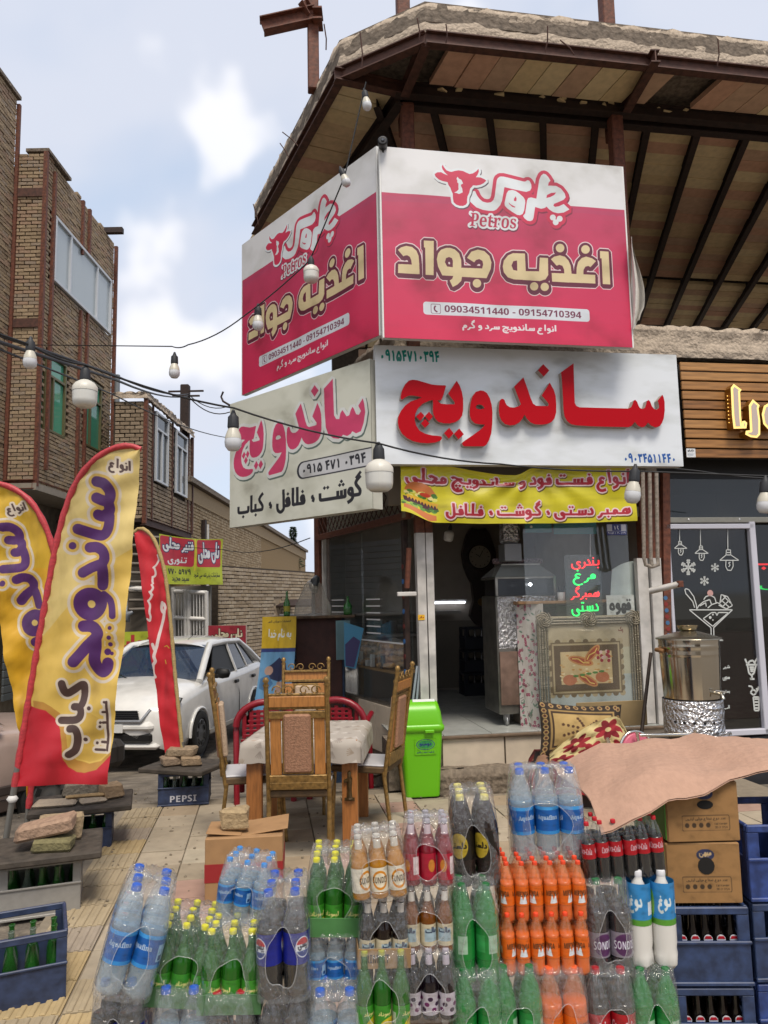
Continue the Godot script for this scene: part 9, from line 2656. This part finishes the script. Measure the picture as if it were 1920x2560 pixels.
	bottle_crate("blue crate on the pavement at the foot of the cola crates", v3(base.x + 0.005, base.y - 2 * h, base.z - 0.2), deg_to_rad(-2), blue, 0.285, 0.40, 0.268, "", "", "blue cola crates")
	for k in 4: bottle_crate(["blue crate at the foot of the tall crate stack", "second blue crate from the foot of the tall crate stack", "middle blue crate of the tall crate stack", "top blue crate of the tall stack under the tan cloth"][k], v3(base.x + 0.31, base.y - 2 * h + k * h, base.z - 0.22), 0.0, blue if k % 2 == 0 else "#15307a", 0.29, 0.40, 0.268, "", "", "blue cola crates")
	var card = mn(["#7d5a34", "#8f6a40", "#9a754a"], 0.85, 2.0)
	var pc = canvas(0.28, 0.2, 900, Color("#8d693f"))
	pc.fill([oval(v2(0.15, 0.165), 0.035, 0.02)], Color("#23284a")); put(pc, fa("میهن", 0.11), 0.125, 0.155, 0.05, 0.02, "#b59a70")
	pc.fill([rrect(0.055, 0.035, 0.245, 0.09, 0.006)], Color("#3a2a18")); pc.fill([rrect(0.057, 0.037, 0.243, 0.088, 0.005)], Color("#8d693f"))
	put(pc, fa("عدد دوغ نعناع میلی لیتری", 0.09), 0.07, 0.07, 0.16, 0.013, "#3a2a18")
	for k in 4: pc.fill([disc(v2(0.075 + k * 0.028, 0.055), 0.009, 10)], Color("#3a2a18"))
	put(pc, latin("Call Center", 1.0), 0.185, 0.055, 0.05, 0.008, "#3a2a18"); put(pc, latin("(98) 21 57524", 1.0), 0.185, 0.042, 0.05, 0.008, "#3a2a18")
	var pt = printed(pc.tex(2), 0.85)
	var ch = 0.215
	for k in 2:
		var o = thing("carton", ["brown carton with a torn hand hole standing on the blue crates", "brown carton with round brand mark, topmost under the tan cloth"][k], "box", v3(base.x + 0.0, base.y + h + k * ch, base.z - 0.2), deg_to_rad([-2.0, 1.0][k]), "printed cartons on the crates")
		part(o, "carton_body", mb().cbox(v3(0, ch / 2, 0), v3(0.27, ch - 0.004, 0.38), 0.004), card)
		part(o, "green_side", mb().box(v3(-0.137, ch / 2, 0), v3(0.004, ch - 0.02, 0.37)), m("#3f7a1c", 0.6))
		var q = _quad("print", v2(-0.13, 0.005), v2(0.13, ch - 0.008), 0.192, pt)
		o.add_child(q, true)
		part(o, "hand_hole", mb().prism(oval(v2(0.01, ch * 0.62), 0.03, 0.016 if k else 0.03, 14), 0.190, 0.194), m("#0d0a08", 0.9))
	var top = base.y + h + 2 * ch + 0.008
	var rows = []
	var nz2 = FastNoiseLite.new(); nz2.seed = 5; nz2.frequency = 3.0
	for j in 19:
		var row = []
		for i in 33:
			var fx = i / 32.0; var fz = j / 18.0
			var x = lerpf(base.x - 0.40, base.x + 0.75, fx); var z = lerpf(base.z - 0.66, base.z + 0.015 + 0.02 * sin(fx * 7.0) + 0.008 * sin(fx * 23.0) + 0.08 * (1.0 - smoothstep(0.1, 0.35, fx)), fz)
			var y = top + 0.016 + 0.035 * nz2.get_noise_2d(x * 0.8, z * 0.5) + 0.006 * sin(x * 19.0 + z * 8.0) * (0.4 + fz) + 0.010 * sin(x * 6.0 - z * 4.0)
			y -= 0.09 * pow(maxf(0.0, (base.x - 0.15 - x) / 0.25), 1.5)
			if z > base.z - 0.02: y -= (z - base.z + 0.02) * 0.6
			y += 0.02 * exp(-pow((x - base.x + 0.28) / 0.06, 2.0)) * fz
			if x > base.x + 0.15: y += 0.03 * minf(1.0, (x - base.x - 0.15) / 0.1)
			row.append(v3(x, y, z))
		rows.append(row)
	rows.reverse()
	var under = []
	for r in rows:
		var u2 = []
		for q in r: u2.append(q - v3(0, 0.006, 0))
		u2.reverse(); under.append(u2)
	one("felt_cloth", "tan felt cloth thrown over the cartons and blue crates", "cloth", mb().grid(rows).grid(under), mn(["#957260", "#a6826e", "#ad8a76"], 0.95, 5.0, 0.3))
func card_wood() -> StandardMaterial3D:
	if not M.has("pallet"): M.pallet = mn(["#5d4a35", "#786148"], 0.9, 3.0)
	return M.pallet
# ---------------------------------------------------------------- cables and bulbs
func small_bulb(p: Vector3, s: float, label: String, tilt = 0.0) -> void:
	var o = thing("light_bulb", label, "bulb", p, 0, "bulbs on the cables")
	o.rotation.z = tilt
	part(o, "globe", mb().lathe([v2(0, -0.045 * s), v2(0.02 * s, -0.041 * s), v2(0.031 * s, -0.026 * s), v2(0.033 * s, -0.008 * s), v2(0.031 * s, 0.004 * s)], 18), m("#c6c8cc", 0.3))
	part(o, "base_cone", mb().lathe([v2(0.0315 * s, 0.004 * s), v2(0.029 * s, 0.02 * s), v2(0.019 * s, 0.045 * s)], 18), m("#b9b5a8", 0.4))
	part(o, "lamp_holder", mb().lathe([v2(0.02 * s, 0.045 * s), v2(0.023 * s, 0.052 * s), v2(0.021 * s, 0.09 * s), v2(0.012 * s, 0.1 * s), v2(0.005 * s, 0.12 * s), v2(0, 0.121 * s)], 12), m("#23252a", 0.6))
func cable(label, pts: Array, r, group = "overhead cables") -> void:
	var P = []
	for k in pts.size() - 1:
		var a = at(pts[k][0], pts[k][1], pts[k][2]); var b = at(pts[k + 1][0], pts[k + 1][1], pts[k + 1][2])
		for g in 8:
			var t = g / 8.0
			P.append(a.lerp(b, t) - v3(0, (pts[k][3] if pts[k].size() > 3 else 0.0) * 4.0 * t * (1 - t), 0))
	var l = pts[-1]
	P.append(at(l[0], l[1], l[2]))
	one("cable", label, "cable", mb().tube(P, r, 6), m("#17181b", 0.6), Transform3D(), group)
func cables_and_bulbs() -> void:
	cable("thick twisted black cable carrying the big bulbs past the cream sign", [[-60, 815, 4.0], [75, 862, 4.3, 0.02], [212, 912, 4.6, 0.03], [585, 1020, 5.3, 0.03], [945, 1108, 5.6, 0.03], [1250, 1160, 6.2, 0.02], [1590, 1178, 6.55], [1920, 1190, 6.55], [2100, 1200, 6.55]], 0.007)
	cable("upper black supply cable crossing from the brick house to the post", [[-60, 818, 5.0], [280, 935, 9.0, 0.1], [470, 985, 18.8, 0.2], [580, 1012, 19.0]], 0.013)
	cable("lower black supply cable crossing to the post", [[-60, 836, 5.0], [290, 950, 9.0, 0.1], [470, 990, 18.8, 0.2], [575, 1030, 19.0]], 0.015)
	cable("thin black wire running below the supply cables", [[-60, 850, 5.0], [280, 985, 10.0, 0.1], [575, 1095, 17.0]], 0.009)
	cable("thin black wire from the brick house to the pink banner", [[60, 862, 11.0], [430, 866, 7.4, 0.02], [470, 862, 7.3, 0.04], [610, 790, 7.2, 0.02], [775, 650, 7.0], [862, 440, 6.6, 0.0], [915, 205, 6.6]], 0.006)
	cable("thin wire across the yard wall to the rusty column", [[400, 1364, 16.0], [560, 1374, 13.0, 0.1], [775, 1345, 9.0]], 0.006)
	cable("pale service wire under the slatted sign", [[1690, 1172, 6.6], [1750, 1178, 6.6, 0.01], [1920, 1196, 6.6]], 0.007)
	var big = [[212, 985, 4.6, 1.02, "big white bulb on the cable in front of the brick house"], [948, 1190, 5.6, 1.45, "large white bulb hanging at the corner of the cream sign"], [778, 685, 6.9, 0.98, "big white bulb with black ring hanging before the side-facing pink banner"]]
	for b in big: big_bulb(at(b[0], b[1], b[2]), b[3] * 1.25, b[4], 0.0, "bulbs on the cables")
	var sm = [[75, 900, 4.3, 1.15, "small bulb at the brick house end of the cable", 0.0], [436, 928, 7.4, 1.6, "small bulb hanging against the white clouds", 0.0], [583, 1100, 5.3, 1.8, "round bulb hanging at the edge of the cream sign", 0.0], [645, 808, 7.2, 1.6, "small bulb hanging in front of the side banner's lettering", 0.0], [864, 452, 6.6, 1.2, "small bulb on the wire at the top of the side banner", 0.35], [917, 260, 6.6, 1.25, "small bulb hanging under the roof edge", 0.15], [1582, 1232, 6.5, 2.1, "white bulb hanging beside the yellow banner", -0.15], [1912, 1258, 6.5, 2.0, "white bulb hanging under the slatted sign", -0.1]]
	for b in sm: small_bulb(at(b[0], b[1], b[2]), b[3], b[4], b[5])
	var o = thing("security_camera", "small round black camera on the upper corner of the pink banners", "camera", at(957, 358, 6.75))
	part(o, "housing", mb().lathe([v2(0, -0.05), v2(0.04, -0.05), v2(0.045, 0.04), v2(0.03, 0.05), v2(0, 0.04)], 16, Transform3D(Basis(Vector3.RIGHT, PI / 2), Vector3.ZERO)), m("#1a1a1c", 0.4))
	part(o, "lens", mb().lathe([v2(0.022, 0.045), v2(0.012, 0.056), v2(0, 0.058)], 14, Transform3D(Basis(Vector3.RIGHT, PI / 2), Vector3.ZERO)), m("#33363c", 0.1))
	part(o, "bracket", mb().tube([v3(0, 0.0, -0.03), v3(0, -0.06, -0.06)], 0.012, 6), m("#1a1a1c", 0.4))
